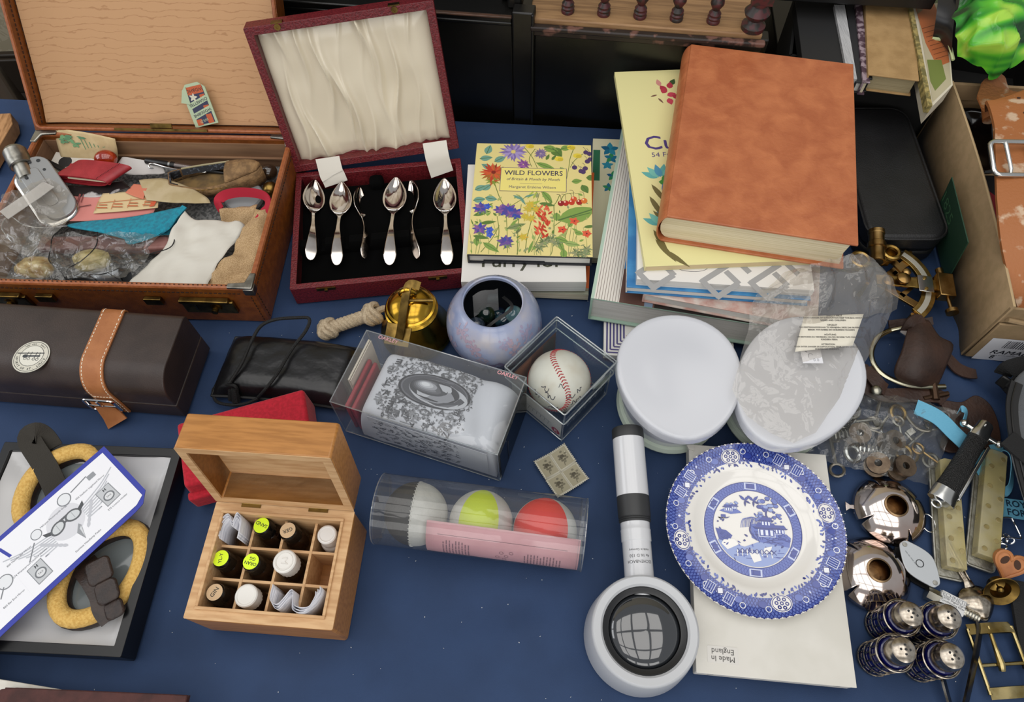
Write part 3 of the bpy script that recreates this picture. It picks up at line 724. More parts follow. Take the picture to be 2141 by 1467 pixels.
# ------------------------------------------------------------ wooden bottle box
WOODO = mat('varnished_pine', '#b57c3e', .38, col2='#a06a30', ns=28, stretch=(1, 9, 9), coat=.2)
WOODI = mat('pale_box_wood', '#cfa97c', .6, col2='#bd9366', ns=26, stretch=(1.2, 8, 8))
BX = Matrix.Translation((-.244, .177, 0)) @ Matrix.Rotation(D(-6.1), 4, 'Z')
t = thing('bottle_box', 'small varnished wooden box divided for bottles, hinged lid open', 'box', M=BX)
ww, wd, wh, wt = .145, .115, .065, .009
b = MB().tray(ww, wd, 0, wh, wt, .004, r=.003)
make('box_body', b, WOODO, t, bevel=.0015)
b = MB(); r0, r1 = rrect(ww-.0004, wd-.0004, .001, 1), rrect(ww-2*wt-.0, wd-2*wt-.0, .0005, 1)
b.loft([[(p[0], p[1], z) for p in q] for q, z in ((r0, wh+.0002), (r0, wh+.0012), (r1, wh+.0012), (r1, wh-.03))], cap=False)
make('pale_rim', b, WOODI, t)
b = MB(); il, idp = ww-2*wt, wd-2*wt
for sy in (-1, 1): b.box((0, sy*(idp/2-.0015), .036), (il, .003, .066))
for sx in (-1, 1): b.box((sx*(il/2-.0015), 0, .036), (.003, idp-.006, .066))
make('inner_lip', b, WOODI, t, bevel=.0006)
for k in (1, 2): make('divider', MB().box((0, -idp/2+idp*k/3, .027), (il-.006, .0026, .05)), WOODI, t)
for k in (1, 2, 3): make('divider', MB().box((-il/2+il*k/4, 0, .0275), (.0026, idp-.006, .05)), WOODI, t)
WLID = hinge((0, wd/2, wh+.0022), 0, D(6.5)); LDD = .036
b = MB().tray(ww, wd, -LDD, 0, wt, .006, wd/2, .003)
lid = make('lid', b.xf(WLID), WOODO, t, bevel=.002)
b = MB(); r0 = [(p[0], p[1]+wd/2) for p in rrect(ww-.001, wd-.001, .001, 1)]; r1 = [(p[0], p[1]+wd/2) for p in rrect(ww-2*wt, wd-2*wt, .0005, 1)]
b.loft([[(p[0], p[1], z) for p in q] for q, z in ((r0, .0), (r0, .0006), (r1, .0006), (r1, -LDD+.0064))], cap=False)
b.box((0, wd/2, -LDD+.0064), (ww-2*wt, wd-2*wt, .0008))
make('lid_inside', b.xf(WLID), WOODI, lid)
for x in (-.035, .035): make('hinge', MB().box((x, wd/2-.002, wh+.0016), (.02, .004, .0016)).tube([(x-.01, wd/2, wh+.002), (x+.01, wd/2, wh+.002)], .0013, 8), OLDBRASS, t)
# bottles
AMBER = mat('dark_amber_glass', '#1c0d06', .08, spec=.7); BCAP = mat('black_cap', '#0d0d0d', .22)
bodyp = [(.0001, 0), (.0105, 0), (.0115, .0015), (.0115, .034), (.0105, .037), (.0065, .040), (.006, .044)]
def bottle(x, y, label, cap, top=None, col=None, tilt=(0, 0), clearb=False, r=.0098):
    M = BX @ Matrix.Translation((x, y, .0042)) @ Matrix.Rotation(tilt[0], 4, 'X') @ Matrix.Rotation(tilt[1], 4, 'Y')
    t = thing('bottle', label, 'bottle', M=M, group='little bottles in the wooden box')
    make('body', MB().lathe(bodyp, 24), mat('milky_bottle', '#cfcac4', .3) if clearb else AMBER, t, smooth=True)
    ring = []
    if cap is BCAP: prof = [(r, .041), (r, .053), (r-.0012, .0562), (r-.0022, .0575), (.0001, .0575)]
    else: prof = [(r, .041), (r, .056), (r-.001, .0572), (r-.0022, .0575), (r-.003, .0570), (.0001, .0570)]
    b = MB().lathe(prof, 40)
    for i in range(40, 80) if False else []: pass
    for i, v in enumerate(b.v):
        if v[2] < .0535 and (i % 2): b.v[i] = (v[0]*.955, v[1]*.955, v[2])
    c = make('cap', b, cap, t, smooth=True, ang=30)
    if col:
        pr = Print(lambda u, v, h: (u, v, .0576+h)); pr.ell(0, 0, r-.0018, r-.0018, col, 1, n=26)
        if top:
            for (s, x, y, sz, a) in top: pr.text(s, x, y, sz, '#2a2a22', 2, rot=a, bold=.00012)
        make('cap_label', pr, printmat(.6), c)
    return t
WC_ = mat('white_cap', '#dedcd6', .35)
YEL, TANL = '#d7f51f', '#c9ab85'
bottle(-.0170, .034, 'black capped bottle with yellow lid sticker marked SAND', BCAP, [('SAND', 0, .001, .0052, D(160))], YEL, (-.06, -.08))
bottle(.0100, .032, 'black capped bottle with tan lid sticker marked GER', BCAP, [('GER', 0, 0, .0055, D(-155))], TANL, (-.04, -.06))
bottle(.0470, .032, 'milky bottle with plain white screw cap in the back right cell', mat('milky_cap', '#d6d2cd', .3), None, None, (-.02, 0), True)
bottle(-.0500, -.001, 'black capped bottle with yellow lid sticker marked YLY', BCAP, [('YL-Y', 0, 0, .005, D(95))], YEL, (-.05, -.07))
bottle(-.0195, -.002, 'black capped bottle with yellow lid sticker marked ORAN GG', BCAP, [('ORAN', 0, -.0018, .0046, D(170)), ('GG', .001, .0028, .0046, D(170))], YEL, (-.05, -.06))
b2 = bottle(.0130, .002, 'brown bottle with embossed white ribbed cap in the middle row', WC_, None, None, (-.03, -.05), r=.0118)
make('embossing', MB().tube([(p[0], p[1], .0572) for p in ell(0, 0, .0085, .0085, 30)], .0004, 5, closed=True).tube([(p[0]*.004, p[1]*.004, .0572) for p in spline([(-.7, .5), (.6, .8), (.2, -.1), (.9, -.7), (-.8, -.6)], 5)], .0005, 5), WC_, b2, smooth=True)
bottle(-.0480, -.0325, 'black capped bottle with tan lid sticker marked GIN', BCAP, [('GIN', 0, 0, .0058, D(65))], TANL, (-.03, -.05))
bottle(-.0185, -.0325, 'brown bottle with smooth white screw cap in the front row', WC_, None, None, (-.02, -.02), r=.0112)
# folded instruction papers pushed into the cells
FOLDP = mat('thin_print_paper', '#d3d3d8', .7, col2='#aeb0ba', ns=160, stretch=(1, .15, 3), nf=(.5, .62))
def folded(x, y, rot, pts, h, z0, label, wdt):
    M = BX @ Matrix.Translation((x, y, z0)) @ Matrix.Rotation(rot, 4, 'Z')
    t = thing('folded_paper', label, 'paper', M=M, group='folded papers in the wooden box')
    for k, sh in enumerate((0, .0022, .0042)):
        pp = spline([(p[0]*(1-k*.08), p[1]-sh) for p in pts], 6)
        make('paper_fold', MB().grid([[(p[0], p[1], z + (.3*p[0]+.1*abs(p[1]) if z > .01 else 0)) for p in pp] for z in (0, h*.5, h-k*.001)]), FOLDP, t, smooth=True, solid=.0004)
    return t
folded(-.050, .0335, .1, [(-.012, -.008), (-.011, .006), (-.004, .0115), (.002, .003), (.006, .0115), (.0115, .004), (.012, -.010)], .056, .014, 'thin printed paper folded up in the back left cell', .02)
t_ = folded(.030, -.0305, -.03, [(-.025, .010), (-.024, -.004), (-.014, -.008), (-.003, .006), (.003, -.008), (.019, -.009), (.0265, .004), (.0265, .010)], .050, .022, 'thin printed paper folded across the two front right cells', .04)

# ------------------------------------------------------------ black leather pouch with cord
BLEA = mat('shiny_black_leather', '#0d0d0e', .28, col2='#17171a', ns=25, bump=.55, bs=45)
PO = Matrix.Translation((-.275, .426, 0)) @ Matrix.Rotation(D(-8.6), 4, 'Z')
t = thing('leather_pouch', 'shiny black leather spectacle pouch with a black cord', 'pouch', M=PO)
rows = []
for j in range(17):
    v = j/16*2-1; row = []
    for i in range(33):
        u = i/32*2-1; e = (1-abs(u)**8)*(1-abs(v)**6); row.append((u*.082+.002*v, v*.041-.003*u*u, .006+.022*e**.6+.0012*noise.noise(Vector((u*4, v*3, 3)))))
    rows.append(row)
b = MB().grid(rows); n = len(b.v); m = 33
edge = [rows[0][i] for i in range(m)]+[rows[j][m-1] for j in range(1, 17)]+[rows[16][i] for i in range(m-2, -1, -1)]+[rows[j][0] for j in range(15, 0, -1)]
b.loft([edge, [(p[0]*.99, p[1]*.99, .001) for p in edge]], cap=False)
make('pouch_body', b, BLEA, t, smooth=True, ang=70)
make('edge_binding', MB().tube([(p[0], p[1], p[2]) for p in edge], .0022, 6, closed=True), mat('black_binding', '#0c0c0c', .6), t, smooth=True)
CORD = mat('black_cord', '#0a0a0a', .7, bump=.6, bs=900)
cp = [(480, 800, .028), (505, 760, .034), (525, 715, .036), (545, 682, .040), (575, 668, .042), (620, 664, .042), (646, 666, .040), (640, 690, .038), (610, 730, .035), (580, 780, .034), (556, 812, .030), (540, 830, .012)]
make('cord', MB().tube(spline([tuple(P(*q)) for q in cp], 8), .0021, 8), CORD, t, smooth=True, world=True)
cp = [(540, 832, .012), (515, 843, .006), (480, 846, .006), (452, 838, .005), (446, 815, .006), (460, 806, .014), (490, 806, .026), (497, 825, .012), (494, 838, .008)]
make('cord_end', MB().tube(spline([tuple(P(*q)) for q in cp], 8), .0020, 8), CORD, t, smooth=True, world=True)
make('tassel', MB().tube([tuple(P(490, 812, .022)), tuple(P(494, 838, .006))], [.004, .0055], 8).tube([tuple(P(482, 815, .018)), tuple(P(482, 836, .005))], .003, 8), CORD, t, smooth=True, world=True)
# ------------------------------------------------------------ brass bell and rope
bc = P(872, 692); bc.z = 0
t = thing('brass_bell', 'polished brass bell standing on its mouth with wall bracket', 'bell', bc, D(0))
make('bell_body', MB().lathe([(.0425, .001), (.0445, .0), (.045, .002), (.0435, .0065), (.0445, .008), (.0435, .010), (.0395, .016), (.0355, .026), (.0325, .040), (.031, .048), (.0325, .050), (.0325, .0525), (.030, .0545), (.031, .057), (.0295, .059), (.027, .060), (.0275, .062), (.024, .067), (.016, .072), (.010, .074), (.010, .078), (.004, .080), (.0001, .080)], 64), BRASS, t, smooth=True, ang=25)
make('crown_loop', MB().tube(spline([(-.007, 0, .078), (-.008, 0, .086), (0, 0, .092), (.008, 0, .086), (.007, 0, .078)], 6), .0028, 8), BRASS, t, smooth=True)
br = [P(878, 598, .09), P(855, 596, .094), P(845, 640, .082), P(838, 690, .060), P(833, 712, .05)]
make('bracket', MB().strip(spline([tuple(q) for q in br], 6), .010, up=(-.3, -.5, .8), th=.002), OLDBRASS, t, smooth=True, world=True)
pc = P(832, 700, .052); make('bracket_plate', MB().box((0, 0, 0), (.030, .026, .002), D(-12)).xf(Matrix.Translation(pc) @ Matrix.Rotation(D(30), 4, 'X')), OLDBRASS, t, bevel=.0006, world=True)
make('screw_hole', MB().lathe([(.002, 0), (.002, .0006), (.0001, .0006)], 12).xf(Matrix.Translation(pc+Vector((.002, -.001, .0012))) @ Matrix.Rotation(D(30), 4, 'X')), BLACKP, t, world=True)
make('bracket_pin', MB().tube([tuple(P(905, 628, .072)), tuple(P(848, 628, .080))], .0022, 10), OLDBRASS, t, smooth=True, world=True)
ROPE = mat('white_cotton_rope', '#bfae93', .9, col2='#a8967c', ns=500, bump=.4, bs=900)
t = thing('bell_rope', 'knotted white cotton bell rope lying beside the brass bell', 'rope', P(740, 672), 0)
a, c = P(684, 688, .010), P(782, 655, .012)
ax = (c-a); L = ax.length; ex = ax.normalized(); ey = Vector((-ex.y, ex.x, 0)).normalized(); ez = ex.cross(ey)
for k in range(3):
    pts = []
    for i in range(61):
        s = i/60; ph = s*26+k*2*math.pi/3; r = .0052
        pts.append(tuple(a+ex*(L*.97*s)+ey*r*math.cos(ph)+ez*r*.8*math.sin(ph)))
    make('strand', MB().tube(pts, .0042, 7), ROPE, t, smooth=True, world=True)
for s, R_k in ((0, .0105), (.95, .012)):
    cc = a+ex*L*s
    for k in range(3):
        pts = [tuple(cc+ex*(.004*math.sin(2*q+k)+(k-1)*.005)+ey*R_k*math.cos(q)+ez*R_k*.8*math.sin(q)) for q in [2*math.pi*i/20 for i in range(20)]]
        make('knot_turn', MB().tube(pts, .0042, 7, closed=True), ROPE, t, smooth=True, world=True)
make('rope_tail', MB().tube(spline([tuple(P(785, 653, .012)), tuple(P(803, 645, .009)), tuple(P(822, 650, .006))], 5), .0045, 8), ROPE, t, smooth=True, world=True)

# ------------------------------------------------------------ pottery vase
def vasemat():
    m = mat('lustre_glaze', '#8a9dc6', .3, coat=.5); nt = m.node_tree
    tc = nt.nodes.new('ShaderNodeTexCoord'); n = nt.nodes.new('ShaderNodeTexNoise'); n.inputs['Scale'].default_value = 26; n.inputs['Detail'].default_value = 6
    r = nt.nodes.new('ShaderNodeValToRGB'); e = r.color_ramp.elements; e[0].position = .35; e[0].color = (*lin('#7d8aac'), 1); e[1].position = .7; e[1].color = (*lin('#aaa6ac'), 1)
    x = e.new(.52); x.color = (*lin('#969eb8'), 1)
    nt.links.new(tc.outputs['Object'], n.inputs['Vector']); nt.links.new(n.outputs[0], r.inputs[0]); nt.links.new(r.outputs[0], nt.nodes['Principled BSDF'].inputs['Base Color'])
    return m
vc = P(1033, 672, .048); VX, VY = vc.x, vc.y
t = thing('pottery_vase', 'round lilac blue pottery vase with pink leaf pattern', 'vase', (VX, VY, 0))
vr = .0575
def vprof(z): return vr*math.sqrt(max(0, 1-((z-.046)/.0565)**2))
outer = [(.0001, 0), (.030, 0), (.033, .002)]+[(vprof(z), z) for z in [.004+.083*k/18 for k in range(19)]]+[(.0365, .0895), (.0355, .0915), (.034, .0905), (.034, .086)]
inner = [(vprof(z)-.005, z) for z in (.08, .07, .055, .035, .02, .010)]+[(.025, .006), (.0001, .006)]
make('vase_body', MB().lathe(outer, 56, cap=False), vasemat(), t, smooth=True, ang=50)
make('vase_inside', MB().lathe([(.0341, .0885)]+inner, 48, cap=False), mat('dark_vase_inside', '#1d2026', .4), t, smooth=True)
def vmap(u, v, h):
    z = v; r = vprof(z)+.0001+h*2; return (r*math.cos(u), r*math.sin(u), z)
pr = Print(vmap)
rr = random.Random(4)
for (a0, z0, sc, col) in ((-118, .066, 1, '#a3909f'), (-140, .078, .9, '#a294a6'), (-62, .066, 1.1, '#a693a0'), (-40, .074, .9, '#978fa8'), (-88, .034, 1.2, '#7f7690'), (-150, .05, 1, '#9c90a6'), (-20, .05, 1, '#9b8fa4'), (170, .065, .9, '#a398a6'), (30, .07, .9, '#8f8ba6'), (75, .076, .9, '#8c88a2'), (-103, .05, .7, '#a195a4'), (-75, .076, .7, '#9c93ab'), (-128, .036, .8, '#9690a8')):
    for k in range(30):
        aa = rr.uniform(0, 6.28); d = rr.uniform(0, 1)**.6*.0115*sc
        pr.leaf(D(a0)+d*math.cos(aa)/.052, z0+d*math.sin(aa)*.9, .0036*sc, .0026*sc, aa, col, 1) if False else pr.poly([(D(a0)+(d*math.cos(aa)+q[0])/.052, z0+d*math.sin(aa)*.9+q[1]) for q in ell(0, 0, rr.uniform(.0012, .0028)*sc, rr.uniform(.0010, .0022)*sc, 7, aa)], col, 1)
lp_ = make('leaf_pattern', pr, printmat(.3, .5), t, smooth=True); lp_['kind'] = 'stuff'
marb = mat('dark_iridescent_glass', '#151a34', .05, spec=.9, col2='#2a4a52', ns=90); marb2 = mat('pale_iridescent_glass', '#5d7f88', .05, spec=.9, col2='#9fc4c0', ns=60)
for (dx, dy, z, m, lb) in ((.012, .002, .045, marb, 'dark blue glass ball in the middle of the vase'), (.024, .006, .052, marb2, 'pale greenish glass ball at the right inside the vase'), (-.010, .012, .046, mat('green_black_glass', '#11201d', .05, spec=.9, col2='#28301a', ns=60), 'greenish black glass ball at the back inside the vase'), (-.022, -.004, .045, mat('slate_glass', '#2b3440', .06, spec=.9), 'slate grey glass ball at the left inside the vase')):
    solo('glass_ball', lb, 'glass ball', MB().ball((VX+dx, VY+dy, z), .0115), m, 'glass balls in the vase', smooth=True)
for k, (dx, dy, z) in enumerate(((0, 0, .018), (.02, .008, .026), (-.02, .01, .022), (.0, -.02, .024), (.005, .022, .026))):
    solo('glass_ball', 'dark glass ball low in the vase, '+('under the others', 'by the right wall', 'by the left wall', 'by the near wall', 'by the far wall')[k], 'glass ball', MB().ball((VX+dx, VY+dy, z), .0115), marb, 'glass balls low in the vase', smooth=True)
pts = spline([(VX-.022, VY-.022, .052), (VX, VY-.012, .066), (VX+.022, VY+.004, .071), (VX+.012, VY+.022, .068)], 8)
solo('black_ribbon', 'narrow black ribbon curled inside the vase', 'ribbon', MB().strip(pts, .004, th=.0005), BLACKP, smooth=True)
solo('clear_sleeve', 'clear plastic sleeve pushed into the back of the vase', 'plastic sleeve', MB().grid([[(VX-.024+u*.03, VY+.006+u*.012+.014*v, .050+.025*v+.004*math.sin(u*5)) for u in [i/6 for i in range(7)]] for v in [j/6 for j in range(7)]]), clear('sleeve_film', haze=.15, base=.1), smooth=True)

# ------------------------------------------------------------ books
def book(name, label, M, w, d, h, cov, pages=None, bd=.002, ov=.0025, soft=False, rnd=False, group=None, spine=None, inset=None):
    """local frame: spine at -x, head at +y, lying on its back"""
    t = thing(name, label, 'book', M=M, group=group); pages = pages or CREAMP; spine = spine or cov
    if soft: bd, ov = .0007, .0
    make('front_cover', MB().box((0, 0, h-bd/2), (w, d, bd)), cov, t, bevel=bd*.3)
    make('back_cover', MB().box((0, 0, bd/2), (w, d, bd)), cov, t, bevel=bd*.3)
    if rnd:
        n = 10; sec = [(-w/2+.004-.012*math.sin(math.pi*k/n), h/2-(h/2-.0002)*math.cos(math.pi*k/n)) for k in range(n+1)]
        sec2 = [(-w/2+.004-.0105*math.sin(math.pi*k/n), h/2-(h/2-.0016)*math.cos(math.pi*k/n)) for k in range(n+1)]
        ring = sec+sec2[::-1]
        make('spine', MB().loft([[(p[0], y, p[1]) for p in ring] for y in (-d/2, d/2)]), spine, t, smooth=True)
        n = 8; pg = [(w/2-ov, bd), (w/2-ov-.003, h/2), (w/2-ov, h-bd)]+[(-w/2+.008-.012*math.sin(math.pi*k/n), h/2+(h/2-bd)*math.cos(math.pi*k/n)) for k in range(n+1)]
        make('pages', MB().loft([[(p[0], y, p[1]) for p in pg] for y in (-d/2+ov, d/2-ov)]), pages, t)
    else:
        make('spine', MB().box((-w/2+bd/2, 0, h/2), (bd, d, h-2*bd)), spine, t)
        make('pages', MB().box((-ov/2+bd/2, 0, h/2), (w-ov-bd, d-2*ov, h-2*bd)), pages, t)
    return t
def frame_at(cx, cy, z, deg): return Matrix.Translation((cx, cy, z)) @ Matrix.Rotation(D(deg), 4, 'Z')
def corner_frame(px_, z, deg, w, d, sx, sy):
    """frame of a lying book whose (sx, sy) top corner stands where the pixel looks at height z"""
    p = P(*px_, z); q = rz((sx*w/2, sy*d/2), D(deg)); return frame_at(p.x-q[0], p.y-q[1], 0, deg)
# --- wild flowers book
NAVYB = mat('navy_board', '#15171f', .45)
M = frame_at(.0335, .6465, .0385, -4.2); WB = book('flower_book', 'small book with painted wild flowers on a yellow cover', M, .158, .194, .0175, NAVYB, WPAGES, bd=.0022, ov=.003)
zt = .0175
def cv(x, y): return ((x-510)/815*.158, -(y-512)/752*.194)
pr = Print(lambda u, v, h: (max(-.0789, min(.0789, u)), max(-.0968, min(.0968, v)), zt+h))
pr.rect(0, .0005, .158, .193, '#ddcd88', 1)
make('jacket_spine', MB().box((-.0792, 0, .0095), (.0006, .1935, .015)), mat('yellow_jacket', '#dccf94', .5), WB)
rr = random.Random(2)
def stem(pts, col='#6c7a3c', w=.0011): pr.line(spline([cv(*p) for p in pts], 5), w, col, 2, taper=.3)
def lf(x, y, L, wd, a, col, vein='#4f6b3a'):
    u, v = cv(x, y); pr.leaf(u, v, L*.00024, wd*.00026, D(a), col, 3, vein)
def burst(x, y, r, n, cols, l=4, inner=.25, wd=.3, center=None):
    u, v = cv(x, y)
    for ring, f in ((0, 1), (1, .72)):
        for k in range(n):
            a = 2*math.pi*(k+ring*.5)/n+rr.uniform(-.1, .1); R = r*.00025*f*rr.uniform(.85, 1.1)
            pr.leaf(u+R*inner*math.cos(a), v+R*inner*math.sin(a), R*(1-inner), R*wd, a, rr.choice(cols), l+ring)
    if center: pr.ell(u, v, r*.00004, r*.00004, center, l+2)
# stems
for pts in (((245, 415), (290, 520), (330, 590), (350, 700), (365, 870)), ((660, 560), (665, 700), (655, 850), (640, 880)), ((700, 490), (650, 560), (560, 440), (620, 560)), ((440, 160), (500, 230), (545, 320)), ((520, 170), (480, 240), (500, 300)),
            ((800, 150), (770, 230), (760, 300), (745, 380)), ((860, 200), (800, 250), (770, 300)), ((290, 870), (300, 740), (280, 640)), ((480, 870), (490, 760), (540, 560), (560, 480)), ((430, 880), (425, 700), (440, 560)), ((520, 860), (560, 780), (590, 700), (600, 590)), ((660, 700), (730, 650), (800, 610)), ((730, 800), (760, 700), (800, 670)),
            ((740, 870), (720, 800), (700, 760)), ((190, 870), (260, 780), (300, 700)), ((700, 550), (730, 490), (800, 475)), ((330, 600), (420, 540), (520, 480))): stem(pts)
# leaves
G1, G2, G3, G4 = '#6f9a88', '#7c9a4a', '#5c7a3a', '#93a860'
for (x, y, L, w, a, c) in ((175, 215, 75, 42, 75, G1), (130, 250, 75, 40, 10, G1), (235, 270, 80, 42, 35, G1), (220, 320, 70, 35, 150, G1), (115, 470, 70, 40, 30, G1), (170, 470, 65, 36, 45, G1), (110, 540, 70, 40, 10, G1), (190, 520, 70, 40, -10, G1), (580, 155, 90, 50, -20, G2), (640, 160, 90, 60, -50, G3), (700, 170, 70, 40, 20, G2), (530, 270, 130, 36, -25, G2), (600, 250, 50, 18, 70, G3), (640, 250, 45, 18, 60, G3),
                           (780, 400, 60, 34, 10, G2), (850, 420, 70, 40, -60, G3), (880, 370, 60, 40, 0, G3), (700, 300, 40, 26, -60, G4), (580, 470, 100, 34, -55, G2), (690, 660, 240, 100, 22, G2), (780, 640, 120, 60, 20, G4), (680, 610, 60, 40, -90, G2), (560, 550, 90, 26, -10, G3), (350, 720, 110, 34, 20, '#7f8c5c'), (440, 700, 60, 24, -110, '#6d7650'), (170, 690, 90, 24, 10, G3), (120, 640, 100, 26, 20, G3), (130, 770, 90, 26, -10, G3), (200, 810, 110, 34, -35, G2), (150, 780, 60, 30, -80, G2),
                           (670, 770, 80, 36, -20, G2), (730, 800, 90, 34, -10, G4), (700, 800, 60, 30, -70, G2), (730, 840, 70, 36, -90, G2), (800, 730, 50, 30, -20, G2), (860, 700, 70, 20, 10, G3), (490, 600, 60, 20, 40, G4), (480, 520, 70, 16, 60, '#b6bf54'), (520, 520, 60, 16, 70, '#b6bf54'), (505, 560, 60, 16, 30, '#a9b84e'), (500, 870, 90, 16, 75, G2), (380, 500, 70, 16, -30, G1), (420, 500, 80, 16, -60, G1), (460, 510, 60, 14, 20, G1), (760, 700, 40, 26, 60, G2)): lf(x, y, L, w, a, c)
for (x, y) in ((640, 780), (600, 800), (570, 830), (680, 800), (810, 860), (880, 840), (860, 870)): burst(x, y, 40, 6, ['#7d8a62', '#5f7048', '#8c8f6a'], 3, .05, .22)
# blooms
burst(365, 195, 78, 18, ['#8f7bb0', '#7c69a3', '#a492bf'], 5, .2, .2, '#d8c277'); burst(560, 205, 40, 14, ['#8a7699', '#75648c'], 5, .15, .25, '#a995a0'); burst(440, 285, 40, 10, ['#9a5f9c', '#7d4b86'], 5, .1, .3)
burst(235, 345, 76, 18, ['#b5412c', '#c95a34', '#8e2f28', '#a4632f'], 5, .05, .22, '#7c2a20'); burst(235, 400, 45, 10, ['#7d8f3a', '#b5522f'], 4, .1, .2)
for (x, y, r) in ((165, 590, 46), (300, 600, 40), (350, 600, 50), (400, 620, 44), (170, 725, 42), (350, 800, 46)): burst(x, y, r, 8, ['#54468f', '#6b4f92', '#8a5a8f', '#3f4aa0'], 5, .05, .42); burst(x+8, y+18, r*.8, 6, ['#6f8a4a', '#7d9356'], 4, .05, .25)
for (x, y) in ((210, 580), (240, 730), (240, 760)): burst(x, y, 26, 5, ['#3a52b5', '#4a63c0'], 6, .05, .5)
for (x, y) in ((490, 590), (470, 640), (510, 650), (460, 770), (500, 560), (545, 590)): burst(x, y, 32, 7, ['#c9b23a', '#d2a93a', '#bfae48'], 5, .05, .25)
for k in range(46):
    q = k/45; x = 590+(rr.uniform(-46, 46))*(1-.5*abs(q-.4)); y = 585+q*190; u, v = cv(x, y); pr.leaf(u, v, .0085, .0030, D(rr.uniform(40, 140)), rr.choice(['#cc4a2e', '#b83a26', '#d8664a']), 5)
for (x, y) in ((480, 150), (775, 155), (820, 215), (690, 240)): pr.ell(*cv(x, y), .006, .0045, '#e0c843', 4, n=12); pr.ell(*cv(x+10, y+5), .004, .003, '#c9b238', 5, n=10)
for (x, y, c) in ((708, 548, '#8e1f22'), (740, 546, '#b02a22'), (780, 540, '#bf3a26'), (832, 538, '#9f2420'), (865, 528, '#d2702e'), (795, 518, '#cc5530')):
    stem(((x-30, y-60), (x-5, y-55), (x, y-20)), '#5a4a3a', .0007); pr.ell(*cv(x, y), .0042, .0048, c, 5, n=14); pr.ell(*cv(x-6, y-8), .0012, .0015, '#f0c9b0', 6, n=8)
for (x, y) in ((800, 300), (845, 325), (875, 305), (890, 255), (910, 240), (860, 330), (880, 190), (905, 200)): stem(((x-20, y-40), (x-4, y-24), (x, y-8)), '#4d3f52', .0006); pr.ell(*cv(x, y), .0036, .004, '#4f3a63', 5, n=12)
for (x, y) in ((720, 718), (800, 662), (880, 740)): burst(x, y, 30, 5, ['#cf4a34', '#d8603f'], 5, .02, .6, '#7a2a2a')
for k in range(90):
    x, y = rr.uniform(120, 900), rr.uniform(490, 880); lf(x, y, rr.uniform(16, 46), rr.uniform(6, 16), rr.uniform(20, 160), rr.choice((G2, G3, G4, '#8d9468', '#a3a866')), None)
for k in range(16): x = rr.uniform(130, 890); stem(((x, 880), (x+rr.uniform(-20, 20), 800), (x+rr.uniform(-50, 50), rr.uniform(600, 740))), rr.choice(('#8d9456', '#6f7d4a')), .0007)
# title panel
u, v = cv(515, 392); pr.rect(u, v, .0885, .0415, '#e6d77c', 8); pr.frame(u, v, .0885, .0415, .0006, '#5d5470', 9)
pr.text('WILD FLOWERS', u, v+.0115, .0118, '#3d3a52', 10, bold=.0002, sx=.93); pr.text('of Britain & Month by Month', u, v+.0005, .0068, '#4a4660', 10, shear=.25, sx=.9)
pr.rect(u-.003, v-.007, .030, .0003, '#6a6478', 10); pr.text('Margaret Erskine Wilson', u-.001, v-.0135, .0066, '#5a566a', 10, sx=.95)
make('cover_print', pr, printmat(.35), WB)
make('jacket_flap', MB().box((-.02, -.0955, .0028), (.078, .003, .0035)), NAVYB, WB)
# --- the books beneath it
WHITEC = mat('white_gloss_cover', '#dcd9d4', .35); ORANGEC = mat('bright_orange_cover', '#d9642a', .45); GREYC = mat('grey_green_cover', '#9a9a88', .6)
M = corner_frame((1229, 627), 0.0, -5.5, .155, .21, 1, -1); book('grey_paperback', 'pale grey paperback at the bottom under the flower book', M, .155, .21, .0125, GREYC, CREAMP, soft=True)
M = corner_frame((1231, 603), .0165, -7, .16, .2, 1, -1); M.translation.z = .0128; book('orange_paperback', 'thin bright orange paperback between the grey and white paperbacks', M, .16, .2, .0045, ORANGEC, CREAMP, soft=True)
M = corner_frame((1226, 590), .037, -2.5, .158, .2, 1, -1); M.translation.z = .0176; t = book('white_paperback', 'white paperback with large dark lettering right under the flower book', M, .158, .2, .0205, WHITEC, WPAGES, soft=True)
pr = Print(lambda u, v, h: (u, v, .0205+h)); u, v = on(M, 1090, 553, .0205); pr.text('Furry for', u, v+.004, .026, '#4a4a3c', 1, bold=.0006, sx=1.1); make('title_print', pr, printmat(.4), t)
# --- teal flowered book at the back and striped booklet, then the tall stack
CREAMC = mat('cream_cover', '#d6cfae', .5)
M = corner_frame((1240, 289), .0115, -6, .15, .22, -1, 1); t = book('teal_flower_book', 'cream book with teal flowers partly under the tall stack', M, .15, .22, .0112, CREAMC, CREAMP, soft=True)
pr = Print(lambda u, v, h: (u, v, .0112+h)); rr = random.Random(9)
def pat(px_, py_, r, cols, n=5, wd=.6):
    u, v = on(M, px_, py_, .0112)
    for k in range(n): a = 2*math.pi*k/n+.3; pr.leaf(u, v, r, r*wd, a, cols[k % len(cols)], 2)
pat(1275, 312, .014, ['#1c6f8f', '#2a86a0', '#185a7c']); pat(1278, 330, .011, ['#1c6f8f', '#2f8a5a']); pat(1270, 345, .009, ['#2a86a0']); pat(1282, 368, .010, ['#1d5f86', '#2f8a5a']); pat(1272, 392, .009, ['#2f8a5a', '#1c6f8f'])
u, v = on(M, 1250, 345, .0112); pr.rect(u-.002, v, .010, .06, '#2c6a4a', 2)
make('cover_print', pr, printmat(.45), t)
M = corner_frame((1262, 741), .009, -6, .16, .2, -1, -1); t = book('striped_booklet', 'white booklet with purple striped border under the tall stack', M, .16, .2, .0085, mat('white_booklet', '#dedbd4', .5), WPAGES, soft=True)
pr = Print(lambda u, v, h: (u, v, .0085+h))
